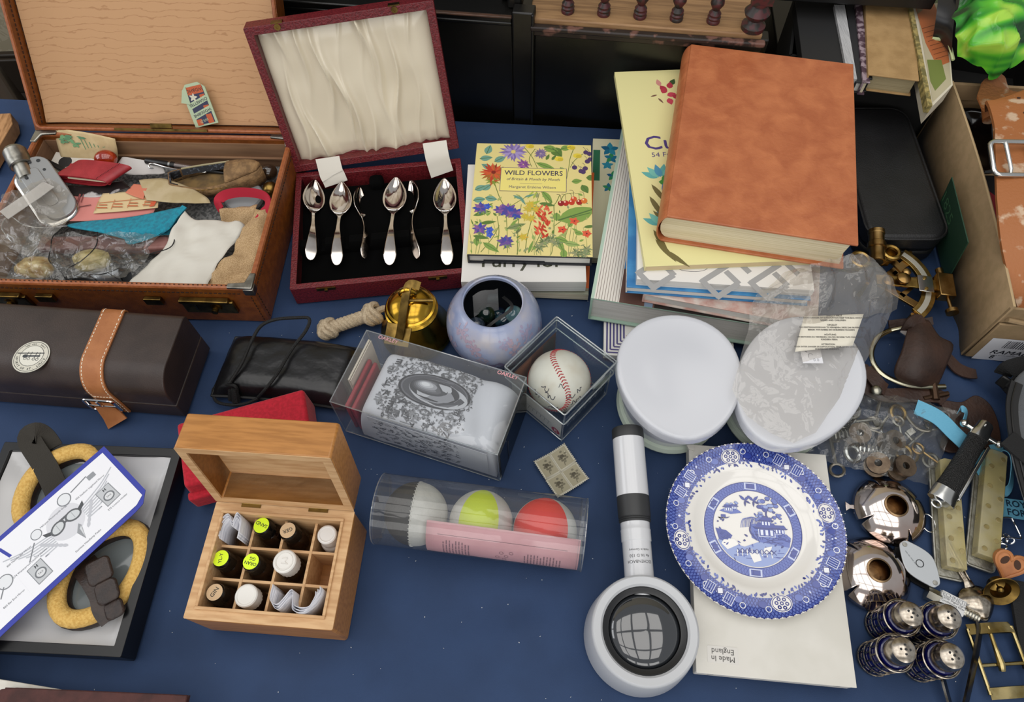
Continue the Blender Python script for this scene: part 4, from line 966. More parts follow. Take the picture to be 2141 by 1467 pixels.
for k in range(6):
    o = .004+k*.0042; pr.rect(-.08+o, .0, .0021, .2-2*o, '#4a4478', 1); pr.rect(0, -.1+o, .16-2*o, .0021, '#4a4478', 1)
u, v = on(M, 1308, 702, .0085); pr.leaf(u, v, .012, .004, 0, '#b03a34', 1)
make('border_print', pr, printmat(.5), t)
MINT = mat('mint_cover', '#9db8a6', .45)
Z1 = .0118
M = corner_frame((1229, 667), Z1, -13.4, .25, .30, -1, -1); M.translation.z = Z1
t = book('mint_spined_book', 'big thick hardback with mint green spine, lowest of the tall stack', M, .25, .30, .048, MINT, WPAGES, bd=.0028, ov=.004)
pr = Print(lambda u, v, h: (u, v, .048+h)); u0 = -.125
pr.rect(u0+.125, 0, .25, .30, '#2b2420', 1); pr.rect(u0+.002, 0, .004, .3, '#a9bfae', 2); pr.rect(u0+.019, 0, .030, .3, '#d8d2c9', 2)
for k in range(9): pr.rect(u0+.0062+k*.0033, 0, .0007, .3, '#8a7f78', 3)
pr.poly([(u0+.034, .15), (u0+.07, .15), (u0+.07, -.06), (u0+.055, -.085), (u0+.034, -.10)], '#4d7fae', 2); pr.poly([(u0+.034, -.10), (u0+.055, -.085), (u0+.08, -.09), (u0+.08, -.15), (u0+.034, -.15)], '#5a4038', 2)
pr.poly([(u0+.064, -.10), (u0+.074, -.10), (u0+.074, -.15), (u0+.064, -.15)], '#6f8296', 3); pr.poly([(u0+.076, -.10), (u0+.25, -.10), (u0+.25, -.15), (u0+.076, -.15)], '#191512', 3)
make('cover_print', pr, printmat(.35), t)
pr = Print(lambda u, v, h: (-.1251-h, u, v)); pr.text('HANDMADE', .02, .024, .016, '#3f5a4c', 1, sx=1) if False else None
Z2 = Z1+.0484
M = corner_frame((1345, 616), Z2+.015, -15.5, .2, .26, -1, -1); M.translation.z = Z2; book('pinkish_hardback', 'worn whitish pink hardback lying on the mint spined book', M, .2, .26, .0165, mat('worn_pink_white_cover', '#cfc3b8', .6, col2='#b98f83', ns=50), WPAGES, bd=.0022, rnd=False)
Z3 = Z2+.0168
M = corner_frame((1310, 600), Z3+.012, -7.5, .21, .28, -1, -1); M.translation.z = Z3
t = book('blue_spined_book', 'white book with blue cover strip along its spine', M, .21, .28, .0125, mat('blue_cover', '#2c6fa6', .4, col2='#3f86b8', ns=40), WPAGES, bd=.0016, spine=mat('white_spine', '#d5cfc2', .5, col2='#a9604c', ns=90, nf=(.6, .66)))
Z4 = Z3+.0127
M = corner_frame((1332, 583), Z4+.012, -7.0, .2, .27, -1, -1); M.translation.z = Z4
t = book('maze_pattern_book', 'white paperback with grey key pattern under the yellow book', M, .2, .27, .0122, WHITEC, WPAGES, soft=True)
pr = Print(lambda u, v, h: (u, v, .0122+h)); GK = '#9a9a9a'
o = on(M, 1600, 572, .0122)
for cx, cy in ((o[0], o[1]), (o[0]-.055, o[1]-.002), (o[0]-.128, o[1]+.004)):
    for (x, y, w, h) in ((0, 0, .046, .007), (-.022, -.012, .007, .030), (-.008, -.026, .034, .007), (.009, -.016, .007, .022), (.030, .0, .007, .045), (.018, .02, .03, .007)):
        q = rz((x, y), D(40)); pr.rect(cx+q[0], cy+q[1], w, h, GK, 1, D(40))
pr.ring(o[0]-.085, o[1]+.004, .020, .0007, '#6a6a70', 1, 24, ry=.008)
make('cover_print', pr, printmat(.4), t)
Z5 = Z4+.0125
a, c, d_ = P(1282, 150, Z5+.0085), P(1352, 556, Z5+.0085), P(1748, 549, Z5+.0085)
yw, yd = .213, (a-c).length; q = (a+c)/2
M = frame_at(q.x+yw/2, q.y, Z5, .3)
YELC = mat('pale_yellow_cover', '#ded79a', .45)
t = book('stencil_book', 'pale yellow stencil pattern book under the big orange book', M, yw, yd, .0085, YELC, mat('tan_pages', '#c9b58c', .8), soft=True)
pr = Print(lambda u, v, h: (u, v, .0085+h)); zz = Z5+.0085
def oy(x, y): 
    u, v = on(M, x, y, .0085) if False else on(M, x, y, .0085); return u, v
u, v = oy(1388, 297); pr.text('Cut', u, v-.002, .034, '#4a3a78', 1, bold=.0006)
u, v = oy(1388, 322); pr.text('54 Full-S', u+.003, v-.001, .011, '#4a3a78', 1)
def stl(x, y, L, w, a, c): u, v = oy(x, y); pr.leaf(u, v, L, w, D(a), c, 1)
for (x, y, a, c) in ((1385, 195, 60, '#b23a4a'), (1395, 200, 20, '#c4475a'), (1392, 190, 120, '#a83244'), (1400, 185, 80, '#b23a4a'), (1405, 200, -20, '#b23a4a'), (1398, 205, -80, '#c4475a')): stl(x, y, .013, .009, a, c)
stl(1380, 180, .014, .007, 100, '#c98a80'); stl(1402, 178, .014, .008, 60, '#3f5a34'); stl(1376, 205, .012, .003, -60, '#7a5a48'); stl(1374, 198, .010, .003, 200, '#7a5a48')
for (bx_, by_) in ((1375, 372), (1380, 470)):
    for k, a in enumerate((150, 125, 100, 75, 50)): stl(bx_+k*3, by_-k, .022, .009, a, ['#5aa5a0', '#6fb5a8', '#4a8fae'][k % 3])
    stl(bx_+8, by_+6, .018, .014, 20, '#3f8a3a'); stl(bx_+2, by_+8, .018, .010, -10, '#3f8a3a')
stl(1400, 405, .018, .012, 110, '#3a6fae'); stl(1402, 425, .018, .012, -150, '#3f8a3a')
for (x, y, a) in ((1362, 385, -65), (1358, 410, -70), (1365, 440, -55), (1370, 500, -60), (1366, 480, -70), (1385, 520, -45)): stl(x, y, .040, .007, a, '#6b6238')
make('cover_print', pr, printmat(.4), t)
Z6 = Z5+.0087
OLEA = mat('orange_leather_cover', '#a35a36', .42, col2='#ba7046', ns=38, nf=(.35, .7), detail=10, dist=.4, bump=.25, bs=300)
M = frame_at(.3145, .643, Z6, -13.9)
t = book('orange_tome', 'large thick orange leather bound book on top of the stack', M, .207, .298, .045, OLEA, mat('ivory_pages', '#dccfb0', .8, col2='#c8b992', ns=260, stretch=(.02, .02, 5)), bd=.003, ov=.005, rnd=True)
# ------------------------------------------------------------ baseball in an acrylic cube
ACR = clear('acrylic', '#fbfdfd', .02, .02, .45); ACRE = clear('acrylic_edge', '#dfe6e8', .05, .18, .8, haze=.12)
AM = frame_at(.0535, .381, 0, -44.5)
t = thing('display_cube', 'clear acrylic display cube holding a signed baseball', 'display case', M=AM)
def shell(w, z0, z1, th, top=False, bot=False):
    b = MB()
    for sx in (-1, 1): b.box((sx*(w/2-th/2), 0, (z0+z1)/2), (th, w, z1-z0))
    for sy in (-1, 1): b.box((0, sy*(w/2-th/2), (z0+z1)/2), (w-2*th, th, z1-z0))
    if top: b.box((0, 0, z1-th/2), (w-2*th, w-2*th, th))
    if bot: b.box((0, 0, z0+th/2), (w-2*th, w-2*th, th))
    return b
make('cube_base', shell(.083, 0, .064, .0015, bot=True), ACR, t); make('cube_lid', shell(.089, .056, .081, .0015, top=True), ACR, t)
b = MB()
for z, w in ((.081, .0886), (.0775, .086), (.056, .0886)): b.tube([(p[0], p[1], z-.0006) for p in rrect(w, w, .002, 2)], .0009, 6, closed=True)
for sx in (-1, 1):
    for sy in (-1, 1): b.tube([(sx*.0435, sy*.0435, .056), (sx*.0435, sy*.0435, .081)], .0010, 6).tube([(sx*.041, sy*.041, 0), (sx*.041, sy*.041, .056)], .0009, 6)
b.tube([(p[0], p[1], .001) for p in rrect(.082, .082, .002, 2)], .0009, 6, closed=True)
e = make('cube_edges', b, ACRE, t, smooth=True); e['kind'] = 'stuff'
make('lid_clip', MB().box((.0447, .012, .078), (.002, .02, .006)), ACRE, t); make('lid_clip', MB().box((-.0447, -.012, .078), (.002, .02, .006)), ACRE, t)
# picture card standing inside the walls
pr = Print(lambda u, v, h: (.0392-h, u, v)); pr.rect(0, .028, .076, .054, '#23262a', 1)
pr2 = Print(lambda u, v, h: (.0394+h, u, v)); pr2.rect(0, .026, .076, .048, '#1f2326', 1)
for k in range(7): pr2.line(spline([(-.032+k*.010, .030+.006*math.sin(k)), (-.028+k*.010, .038), (-.030+k*.010, .022), (-.022+k*.010, .030)], 5), .0007, '#b9bec0', 2)
make('dark_photo_card', pr2, printmat(.4), t)
pr = Print(lambda u, v, h: (u, -.0394-h, v)); pr.rect(0, .022, .076, .040, '#cfcac4', 1); pr.ell(.030, .010, .0062, .0062, '#a8323c', 2, n=22); pr.text('R', .030, .0098, .009, '#e6d8d4', 3, bold=.0003); 
for k in range(9): pr.line([(-.030+k*.006, .012), (-.029+k*.006, .020)], .0005, '#5a5a5a', 2)
pr.line([(-.034, .019), (.022, .021)], .0005, '#5a5a5a', 2)
make('white_logo_card', pr, printmat(.4), t)
pr = Print(lambda u, v, h: (-.0392+h, u, v)); pr.rect(.0, .030, .076, .058, '#5d3a2c', 1); pr.rect(-.02, .03, .03, .05, '#7d4f38', 2); pr.rect(.026, .03, .02, .05, '#46443f', 2); make('brown_photo_card', pr, printmat(.5), t)
BLEATH = mat('white_ball_leather', '#d9d2c6', .42, col2='#cfc4b4', ns=40)
c0 = Vector((0, 0, .0395)); BR = .0365
BALLM = AM @ Matrix.Translation(c0) @ Matrix.Rotation(D(44.5), 4, 'Z') @ Matrix.Rotation(D(18), 4, 'X') @ Matrix.Rotation(D(25), 4, 'Z')
t = thing('baseball', 'white signed baseball with red stitching in the acrylic cube', 'ball', M=BALLM)
make('ball_leather', MB().ball((0, 0, 0), BR, 48, 28), BLEATH, t, smooth=True)
RED = mat('red_thread', '#b3232c', .7); b = MB(); seam = []
for k in range(110):
    q = 2*math.pi*k/110; A_, B_ = .75, .25; p = Vector((A_*math.cos(q)+B_*math.cos(3*q), A_*math.sin(q)-B_*math.sin(3*q), 2*math.sqrt(A_*B_)*math.sin(2*q))); p = Vector((p.x, p.z, p.y)); seam.append(p.normalized())
for k, p in enumerate(seam):
    tg = (seam[(k+1) % 110]-seam[k-1]).normalized(); sd = p.cross(tg).normalized()
    for s in (-1, 1): b.tube([tuple((p+sd*s*.006)*BR*1.003), tuple((p+sd*s*.085+tg*.045).normalized()*BR*1.004)], .0006, 4)
st = make('stitching', b, RED, t); st['kind'] = 'stuff'
def smap(u, v, h):
    p = Matrix.Rotation(D(-25), 3, 'Z') @ (Matrix.Rotation(D(-18), 3, 'X') @ Vector((math.cos(v)*math.sin(u), -math.cos(v)*math.cos(u), math.sin(v)))); return tuple(p*(BR*1.004+h))
pr = Print(smap); rr = random.Random(12)
for (x, y, sc, n) in ((-.45, .55, .16, 7), (-.7, .75, .14, 6), (.35, .55, .16, 7), (.5, .3, .16, 7), (-.25, .12, .13, 6), (.05, .0, .12, 6), (-.9, .35, .12, 5), (.75, .6, .12, 5), (.0, .95, .12, 5)):
    pts = [(x+sc*(k/n-.5)*2.4+rr.uniform(-.03, .03), y+rr.choice((-1, 1))*rr.uniform(.2, .6)*sc-.25*sc*k/n) for k in range(n+1)]
    pr.line(spline(pts, 6), .026, '#3a3842', 1)
make('signatures', pr, printmat(.6), t, smooth=True)

# ------------------------------------------------------------ clear box with printed spectacle bag
OM = frame_at(-.0925, .3555, 0, -20.7)
PVC = clear('clear_pvc', '#f2f5f6', .04, .05, .6, haze=.04, bump=.15, bs=25)
t = thing('clear_gift_box', 'clear plastic gift box with a grey printed spectacle bag inside', 'box', M=OM)
ow, od, oh = .193, .0955, .080
make('box_walls', MB().box((0, 0, oh/2+.0004), (ow, od, oh-.0004)), PVC, t)
b = MB()
for z in (.0008, oh): b.tube([(p[0], p[1], z) for p in rrect(ow, od, .001, 1)], .0007, 5, closed=True)
for sx in (-1, 1):
    for sy in (-1, 1): b.tube([(sx*ow/2, sy*od/2, 0), (sx*ow/2, sy*od/2, oh)], .0007, 5)
e = make('box_creases', b, ACRE, t); e['kind'] = 'stuff'
pr = Print(lambda u, v, h: (u, v, oh+.0004+h))
pr.text('OAKLEY', -.068, od/2-.004, .0065, '#b98a90', 1, bold=.0003); pr.text('OAKLEY', .076, od/2-.004, .0065, '#c98f94', 1, bold=.0003)
make('pink_lettering', pr, printmat(.4), t)['kind'] = 'stuff'
make('end_panel', MB().box((ow/2+.0012, 0, .036), (.0008, .088, .07)), clear('smoky_panel', '#5a6068', .1, .08, .6), t)
pr = Print(lambda u, v, h: (ow/2+.0017+h, u, v)); pr.rect(-.02, .03, .004, .05, '#15181c', 1); make('end_strip', pr, printmat(.4), t)
BM = OM @ Matrix.Translation((.009, 0, .0012)); 
t = thing('spectacle_bag', 'soft white cloth bag covered in grey lettering and a big oval logo', 'bag', M=BM)
hw, hdp = .083, .0450
def pil(u, v):
    a = max(0, 1-abs(u/hw)**8); c = max(0, 1-abs(v/hdp)**8); z = .072*(a*c)**.3
    z -= .006*math.exp(-((u-.052+.3*v)/.010)**2)*(a*c)**.5+.004*math.exp(-((u+.06)/.012)**2)
    return z+.0012*noise.noise(Vector((u*35, v*35, 2)))*(a*c)**.5
rows = [[(u, v, pil(u, v)) for u in [hw*math.sin(math.pi/2*(i/60*2-1)) for i in range(61)]] for v in [hdp*math.sin(math.pi/2*(j/40*2-1)) for j in range(41)]]
make('cloth', MB().grid(rows), mat('soft_white_microfibre', '#c9c9cf', .85, sheen=.3), t, smooth=True, ang=180)
pr = Print(lambda u, v, h: (u, v, pil(u, v)+.0007+h*1.5)); rr = random.Random(5)
for k in range(700):
    u = rr.uniform(-.064, .042); v = rr.uniform(-.040, .040)
    if abs(u+.012)/.05+abs(v)/.05 > 1.55 and rr.random() < .7: continue
    if (u+.004)**2/.042**2+(v-.002)**2/.021**2 < 1: continue
    big = rr.random() < .16; s = rr.uniform(.007, .0105) if big else rr.uniform(.0022, .0045)
    pr.text(rr.choice('OAKLEY'), u, v, s, rr.choice(['#47474b', '#6a6a6e', '#8a8a8e', '#5c5c60']), 1+(k % 3), rot=math.pi if rr.random() < .5 else 0, sx=rr.uniform(1.2, 2.0), bold=s*.05)
for k in range(70):
    u = rr.uniform(-.055, .03); v = rr.uniform(-.040, .040)
    if (u+.004)**2/.042**2+(v-.002)**2/.021**2 < 1: continue
    pr.rect(u, v, rr.uniform(.004, .016), .0006, '#8a8a8e', 2)
for i, (k, c) in enumerate(((1, '#35353a'), (.93, '#6a6a70'), (.88, '#4f4f55'), (.70, '#8f8f95'))): pr.ell(-.004, .002, .042*k, .0195*k, c, 5+i, rot=.03, n=40)
pr.ell(.003, -.001, .033, .0138, '#b9b9be', 9, n=36); pr.ell(-.004, .0025, .029, .0126, '#3d3d42', 10, n=36)
for i in range(6): pr.ell(-.010-.0012*i, .0045+.0005*i, .021-.0032*i, .0088-.0013*i, ['#4d4d52', '#636368', '#7e7e84', '#9c9ca2', '#bdbdc2', '#d8d8dc'][i], 11+i, n=28)
make('lettering', pr, printmat(.8), t)
pr = Print(lambda u, v, h: (u, -hdp-.0006-h, v))
for k in range(260):
    s = rr.uniform(.0022, .0050); pr.text(rr.choice('OAKLEY'), rr.uniform(-.062, .040), rr.uniform(.006, .060), s, rr.choice(['#5d5d61', '#8a8a8e', '#3f3f44', '#a9a9ad']), 1+(k % 3), sx=2.2, bold=s*.05)
make('side_lettering', pr, printmat(.8), t)
make('side_panel', MB().prism([(-.066, -hdp-.0004), (.074, -hdp-.0004), (.074, -hdp), (-.066, -hdp)], .003, .063), mat('soft_white_microfibre', ''), t)
t = thing('red_purse', 'small red leather purse at the left end inside the clear box', 'purse', M=OM @ Matrix.Translation((-.083, -.006, .001)))
for k, x in enumerate((-.003, .0035)): make('flap', MB().prism([(x-.0022, -.034), (x+.0022, -.034), (x+.0022, .030), (x-.0022, .030)], 0, .058-.004*k), mat('red_leather', '#8e1b26', .45, col2='#a02430', ns=80), t, bevel=.0015)
solo('folded_leaflet', 'folded cream leaflet behind the red purse in the clear box', 'leaflet', MB().box((0, 0, .035), (.002, .055, .07)).box((.0022, 0, .035), (.001, .055, .068)).xf(OM @ Matrix.Translation((-.0925, .014, .001))), mat('cream_leaflet', '#cfc2b0', .7))

# ------------------------------------------------------------ juggling balls in a tube
b1, b3 = P(870, 1073, .035), P(1139, 1108, .035); dr = (b3-b1).normalized(); yaw = math.atan2(dr.y, dr.x); Ld = (b3-b1).length
TM = Matrix.Translation((b1.x, b1.y, .0375)) @ Matrix.Rotation(yaw, 4, 'Z')
t = thing('ball_tube', 'clear plastic tube holding three juggling balls', 'tube', M=TM)
TR = .0372; x0, x1 = -.0385, Ld+.041
b = MB().loft([[(x, TR*math.cos(a), TR*math.sin(a)) for a in [2*math.pi*k/48 for k in range(48)]] for x in (x0, x1)], cap=False)
TUBEP = clear('tube_film', '#eef1f3', .05, .05, .65, haze=.03, bump=.08, bs=20)
make('tube_wall', b, TUBEP, t, smooth=True)
for x in (x0+.002, x1-.006): make('end_disc', MB().loft([[(x+dx, TR*.99*math.cos(a), TR*.99*math.sin(a)) for a in [2*math.pi*k/40 for k in range(40)]] for dx in (0, .0006)]), TUBEP, t)
for x in (x0, x1): make('end_seam', MB().tube([(x, TR*math.cos(a), TR*math.sin(a)) for a in [2*math.pi*k/40 for k in range(40)]], .0006, 5, closed=True), ACRE, t, smooth=True)
jr = .0335
GREYB = mat('charcoal_ball', '#2a2826', .7, col2='#33302d', ns=90, bump=.2, bs=500); OFFW = mat('off_white_ball', '#b9b5ac', .7, col2='#c6c2b9', ns=60, bump=.2, bs=500); YELB = mat('neon_yellow_ball', '#c6d420', .65, bump=.2, bs=500); REDB = mat('orange_red_ball', '#e02a16', .65, bump=.2, bs=500)
def jball(x, label, M2, split, mats):
    t = thing('juggling_ball', label, 'ball', M=TM @ Matrix.Translation((x, -.0, -.0035)) @ M2, group='juggling balls in the tube')
    nu, nv = 48, 24
    for nm, m, sel in (('dark_panel' if m_ else 'panel', mats[i], i) for i, m_ in ((0, 0), (1, 0))):
        b = MB()
        for j in range(nv):
            for i in range(nu):
                if (split(i/nu*360, 180*(j+.5)/nv) == sel): 
                    vs = []
                    for (ii, jj) in ((i, j), (i+1, j), (i+1, j+1), (i, j+1)):
                        a, e_ = 2*math.pi*ii/nu, math.pi*jj/nv; vs.append((jr*math.sin(e_)*math.cos(a), jr*math.sin(e_)*math.sin(a), jr*math.cos(e_)))
                    b.add(vs, [(0, 3, 2, 1)] if j else [(0, 3, 2)])
        o = make('panel', b, m, t)
        import bmesh
        bm = bmesh.new(); bm.from_mesh(o.data); bmesh.ops.remove_doubles(bm, verts=bm.verts, dist=1e-6); bm.to_mesh(o.data); bm.free()
        o.data.polygons.foreach_set('use_smooth', [True]*len(o.data.polygons))
    return t
h1 = jball(0, 'charcoal and off-white juggling ball at the left end of the tube', Matrix.Rotation(D(90), 4, 'Y') @ Matrix.Identity(4), lambda a, e: 1 if e < 90 else 0, (GREYB, OFFW))
b = MB()
for k in range(46): a = 2*math.pi*k/46; b.tube([(-.0008, jr*1.004*math.cos(a), jr*1.004*math.sin(a)), (.0016, jr*1.004*math.cos(a+.04), jr*1.004*math.sin(a+.04))], .0006, 4)
b.xf((Matrix.Rotation(D(90), 4, 'Y')).inverted()); st = make('seam_stitches', b, OFFW, h1); st['kind'] = 'stuff'
jball(Ld*.508, 'neon yellow and white juggling ball in the middle of the tube', Matrix.Rotation(D(-72), 4, 'X'), lambda a, e: 1 if 228 <= a < 305 else 0, (OFFW, YELB))
jball(Ld, 'orange red and white juggling ball at the right end of the tube', Matrix.Rotation(D(-72), 4, 'X'), lambda a, e: 1 if 195 <= a < 308 else 0, (OFFW, REDB))
lr = .0358
def lmap(u, v, h):
    a = v/lr; r = lr+h; return (u, -r*math.cos(a), r*math.sin(a))
t = thing('pink_instruction_sheet', 'pink instruction sheet curled inside the juggling ball tube', 'leaflet', M=TM)
lx0, lx1, v0, v1 = .019, x1-.004, -.032, .041
PINK = mat('pink_paper', '#d9a2a4', .75, col2='#d29a9c', ns=40)
for k in range(2):
    vv1 = v1-.003*k
    make('sheet', MB().grid([[lmap(u, lerp(v0, vv1, j/14), -.0006*k) for j in range(15)] for u in [lerp(lx0+.002*k, lx1, i/6) for i in range(7)]]), PINK, t, smooth=True, solid=.0002)
pr = Print(lambda u, v, h: lmap(u, v, h+.0004)); cx_ = (lx0+lx1)/2
for a_, b_ in (((lx0+.012, .028), (lx1-.012, .028)), ((lx0+.012, .028), (lx0+.012, -.03)), ((lx1-.012, .028), (lx1-.012, -.03))): pr.line([a_, b_], .0004, '#7d5a60', 1)
pr.squiggle(lx0+.031, .004, .036, .026, .0026, '#8a646a', 1, rot=D(90), seed=3); pr.squiggle(lx1-.036, .000, .034, .036, .0026, '#8a646a', 1, rot=D(90), seed=5)
for k, q in enumerate(((.0, -.004), (.005, -.009), (-.004, -.012), (.003, -.016), (.010, -.003))): pr.ring(cx_+q[0], q[1]+.018, .0022, .0004, '#7a555c', 1, 10)
make('print', pr, printmat(.75), t)

# ------------------------------------------------------------ block of four stamps
sc = P(1173, 984, .003); SM = Matrix.Translation((sc.x, sc.y, .0012)) @ Matrix.Rotation(D(30), 4, 'Z')
t = thing('stamp_block', 'block of four grey-brown postage stamps curling on the cloth', 'stamps', M=SM)
sw, sh = .0205, .0245
def sz(u, v): return .0035*abs(u/.02)**2*(.4+.6*(v > 0))+.002*abs(v/.024)**2
for i in (0, 1):
    for j in (0, 1):
        cx_, cy_ = (i-.5)*sw, (j-.5)*sh
        rows = [[(cx_+a, cy_+c, sz(cx_+a, cy_+c)) for a in [(-.5+k/8)*sw for k in range(9)]] for c in [(-.5+k/8)*sh for k in range(9)]]
        s_ = make('stamp', MB().grid(rows), mat('stamp_paper', '#bdb8a6', .7), t, smooth=True, solid=.00012)
        pr = Print(lambda u, v, h: (u, v, sz(u, v)+.0002+h)); pr.patch(cx_, cy_, sw*.86, sh*.86, '#979078', 1)
        for k in range(14): pr.ell(cx_+.0055*math.cos(k*2.4)*(.3+.7*(k % 3)/2), cy_+.001+.0062*math.sin(k*2.4)*(.3+.7*(k % 3)/2), .0017, .0013, ['#4a4435', '#625c4a', '#6f6956'][k % 3], 2+(k % 3), n=9)
        pr.line([(cx_-.002, cy_-.009), (cx_, cy_-.002)], .0008, '#5d5746', 2)
        if i and j: pr.text('1', cx_+.006, cy_+.003, .006, '#c8c3b2', 3)
        make('stamp_print', pr, printmat(.7), s_)
b = MB()
for s in (-1, 1):
    for k in range(22): y = (-1+2*k/21)*sh; b.box((s*(sw+.0003), y, sz(sw, y)+.0001), (.0010, .0011, .0002))
    for k in range(19): x = (-1+2*k/18)*sw; b.box((x, s*(sh+.0003), sz(x, sh)+.0001), (.0011, .0010, .0002))
e = make('perforated_edge', b, mat('stamp_paper', ''), t); e['kind'] = 'stuff'
# ------------------------------------------------------------ white oval tubs
TUBW = mat('white_gloss_plastic', '#bfc1c7', .16, coat=.3); PALEG = mat('pale_green_plastic', '#c3cfc0', .4)
def tub(name, label, base, top, rx, ry, rot, br, tilt):
    t = thing(name, label, 'tub', (base.x, base.y, 0))
    dx, dy = top.x-base.x, top.y-base.y
    make('base_ring', MB().lathe([(br-.006, 0), (br, .001), (br+.0015, .006), (br-.001, .011), (br-.006, .012)], 56, sy=1.05), PALEG, t, smooth=True)
    rings = []
    def ring(k, z, f):
        out = []
        for i in range(56):
            a = 2*math.pi*i/56; bx, by = (br-.005)*math.cos(a), (br-.005)*1.05*math.sin(a); q = rz((rx*math.cos(a-rot)*(1+.10*math.sin(a-rot)), ry*math.sin(a-rot)), rot)
            u, v = lerp(bx, q[0]*f+dx, k), lerp(by, q[1]*f+dy, k); zz = z+(tilt*(v-dy) if k > .9 else 0); out.append((u, v, zz))
        return out
    make('tub_body', MB().loft([ring(0, .009, .94), ring(.3, .024, .94), ring(.7, .044, .94), ring(.9, .064, .9)]), TUBW, t, smooth=True, ang=60)
    make('lid', MB().loft([ring(1, .063, .97), ring(1, .064, 1), ring(1, .0745, 1), ring(1, .0772, .992), ring(1, .0785, .975), ring(1, .0788, .95), ring(1, .0785, .91), ring(1, .0788, .5), ring(1, .0788, .02)]), TUBW, t, smooth=True, ang=60)
    return t
ba, ta = P(1394, 848), P(1422, 781, .079); rxa = (P(1556, 790, .079)-P(1289, 790, .079)).x/2; rya = (P(1420, 657, .079)-P(1410, 912, .079)).y/2
tub('oval_tub', 'white oval plastic tub with pale green base, standing bare', ba, ta, rxa*.985, rya, 0, .059, .06)
bb, tb = P(1614, 856), P(1672, 794, .079)
tub('oval_tub', 'white oval plastic tub wrapped in a clear bag with warning label', bb, tb, .065, .086, D(-40), .059, .06)
bpy.data.objects['oval_tub']['group'] = 'pair of white oval tubs'; bpy.data.objects['oval_tub.001']['group'] = 'pair of white oval tubs'
FILM = clear('crumpled_film', '#f1efec', .07, .05, .6, haze=.09, hazecol='#f2eee6', bump=.8, bs=42)
t = thing('clear_bag', 'crumpled clear polythene bag pulled over the right oval tub', 'bag', (tb.x, tb.y, .08))
# control net: rows from the front of the tub lid up to the loose mouth of the bag
net = [[(1560, 870, .084), (1610, 905, .083), (1660, 925, .083), (1705, 905, .080), (1735, 860, .078)],
       [(1530, 815, .088), (1590, 830, .086), (1660, 840, .086), (1740, 820, .083), (1800, 770, .072)],
       [(1545, 760, .090), (1600, 760, .088), (1680, 760, .088), (1770, 745, .086), (1842, 700, .066)],
       [(1560, 700, .098), (1610, 700, .094), (1690, 690, .096), (1780, 680, .090), (1862, 655, .074)],
       [(1565, 655, .104), (1630, 640, .112), (1710, 632, .120), (1790, 620, .112), (1866, 628, .090)],
       [(1585, 610, .106), (1640, 596, .128), (1720, 580, .132), (1800, 570, .126), (1850, 590, .104)],
       [(1620, 588, .104), (1680, 565, .124), (1740, 552, .128), (1795, 540, .122), (1838, 575, .106)]]
def netpt(net, u, v):
    R, C_ = len(net), len(net[0]); y = u*(R-1); j = min(R-2, int(y)); fy = y-j; x = v*(C_-1); i = min(C_-2, int(x)); fx = x-i
    sm = lambda t_: t_
    a = [lerp(net[j][i][k], net[j][i+1][k], fx) for k in range(3)]; b_ = [lerp(net[j+1][i][k], net[j+1][i+1][k], fx) for k in range(3)]
    return [lerp(a[k], b_[k], fy) for k in range(3)]
def film(net, nu, nv, amp, fr, seed, ridge=1.0, f=None):
    rows = []
    for j in range(nu+1):
        row = []
        for i in range(nv+1):
            p = netpt(net, j/nu, i/nv); q = P(*p); n1 = noise.noise(Vector((q.x*fr, q.y*fr, seed))); n2 = noise.noise(Vector((q.x*fr*2.3, q.y*fr*2.3, seed+5)))
            k = (f(j/nu, i/nv) if f else 1)
            z = q.z+amp*k*(ridge*(.5-abs(n1))*1.4+.5*(.4-abs(n2)))
            row.append((q.x+amp*.4*n2*k, q.y+amp*.4*n1*k, z))
        rows.append(row)
    return rows
grow = lambda u, v: .12+.9*max(0, (u-.35)/.65)
make('film', MB().grid(film(net, 48, 44, .016, 26, 3, f=grow)), FILM, t, smooth=True, ang=180, world=True)
back = [[(x+6, y-4, z-(.004 if k < 3 else .03)) for (x, y, z) in r] for k, r in enumerate(net)][3:]
make('film_underside', MB().grid(film(back, 30, 36, .012, 30, 9)), FILM, t, smooth=True, ang=180, world=True)
LBM = Matrix.Translation(P(1735, 695, .101)) @ Matrix.Rotation(D(-4), 4, 'Z') @ Matrix.Rotation(D(8), 4, 'X')
la, lb_, lc, ld = on(LBM, 1681, 661), on(LBM, 1806, 656), on(LBM, 1783, 722), on(LBM, 1662, 735)
def lz(u, v): return .0012*math.sin(u*90)+.03*max(0, v-.012)
lb = make('warning_label', MB().grid([[(lerp(lerp(ld[0], lc[0], i/8), lerp(la[0], lb_[0], i/8), j/6), lerp(lerp(ld[1], lc[1], i/8), lerp(la[1], lb_[1], i/8), j/6), 0) for i in range(9)] for j in range(7)]).xf(LBM), mat('label_paper', '#d8d2c2', .6), t, smooth=True, solid=.0003, world=True)
pr = Print(lambda u, v, h: tuple(LBM @ Vector((u, v, h+.0004)))); cu, cw = (la[0]+lb_[0]+lc[0]+ld[0])/4, (la[1]+lb_[1]+lc[1]+ld[1])/4
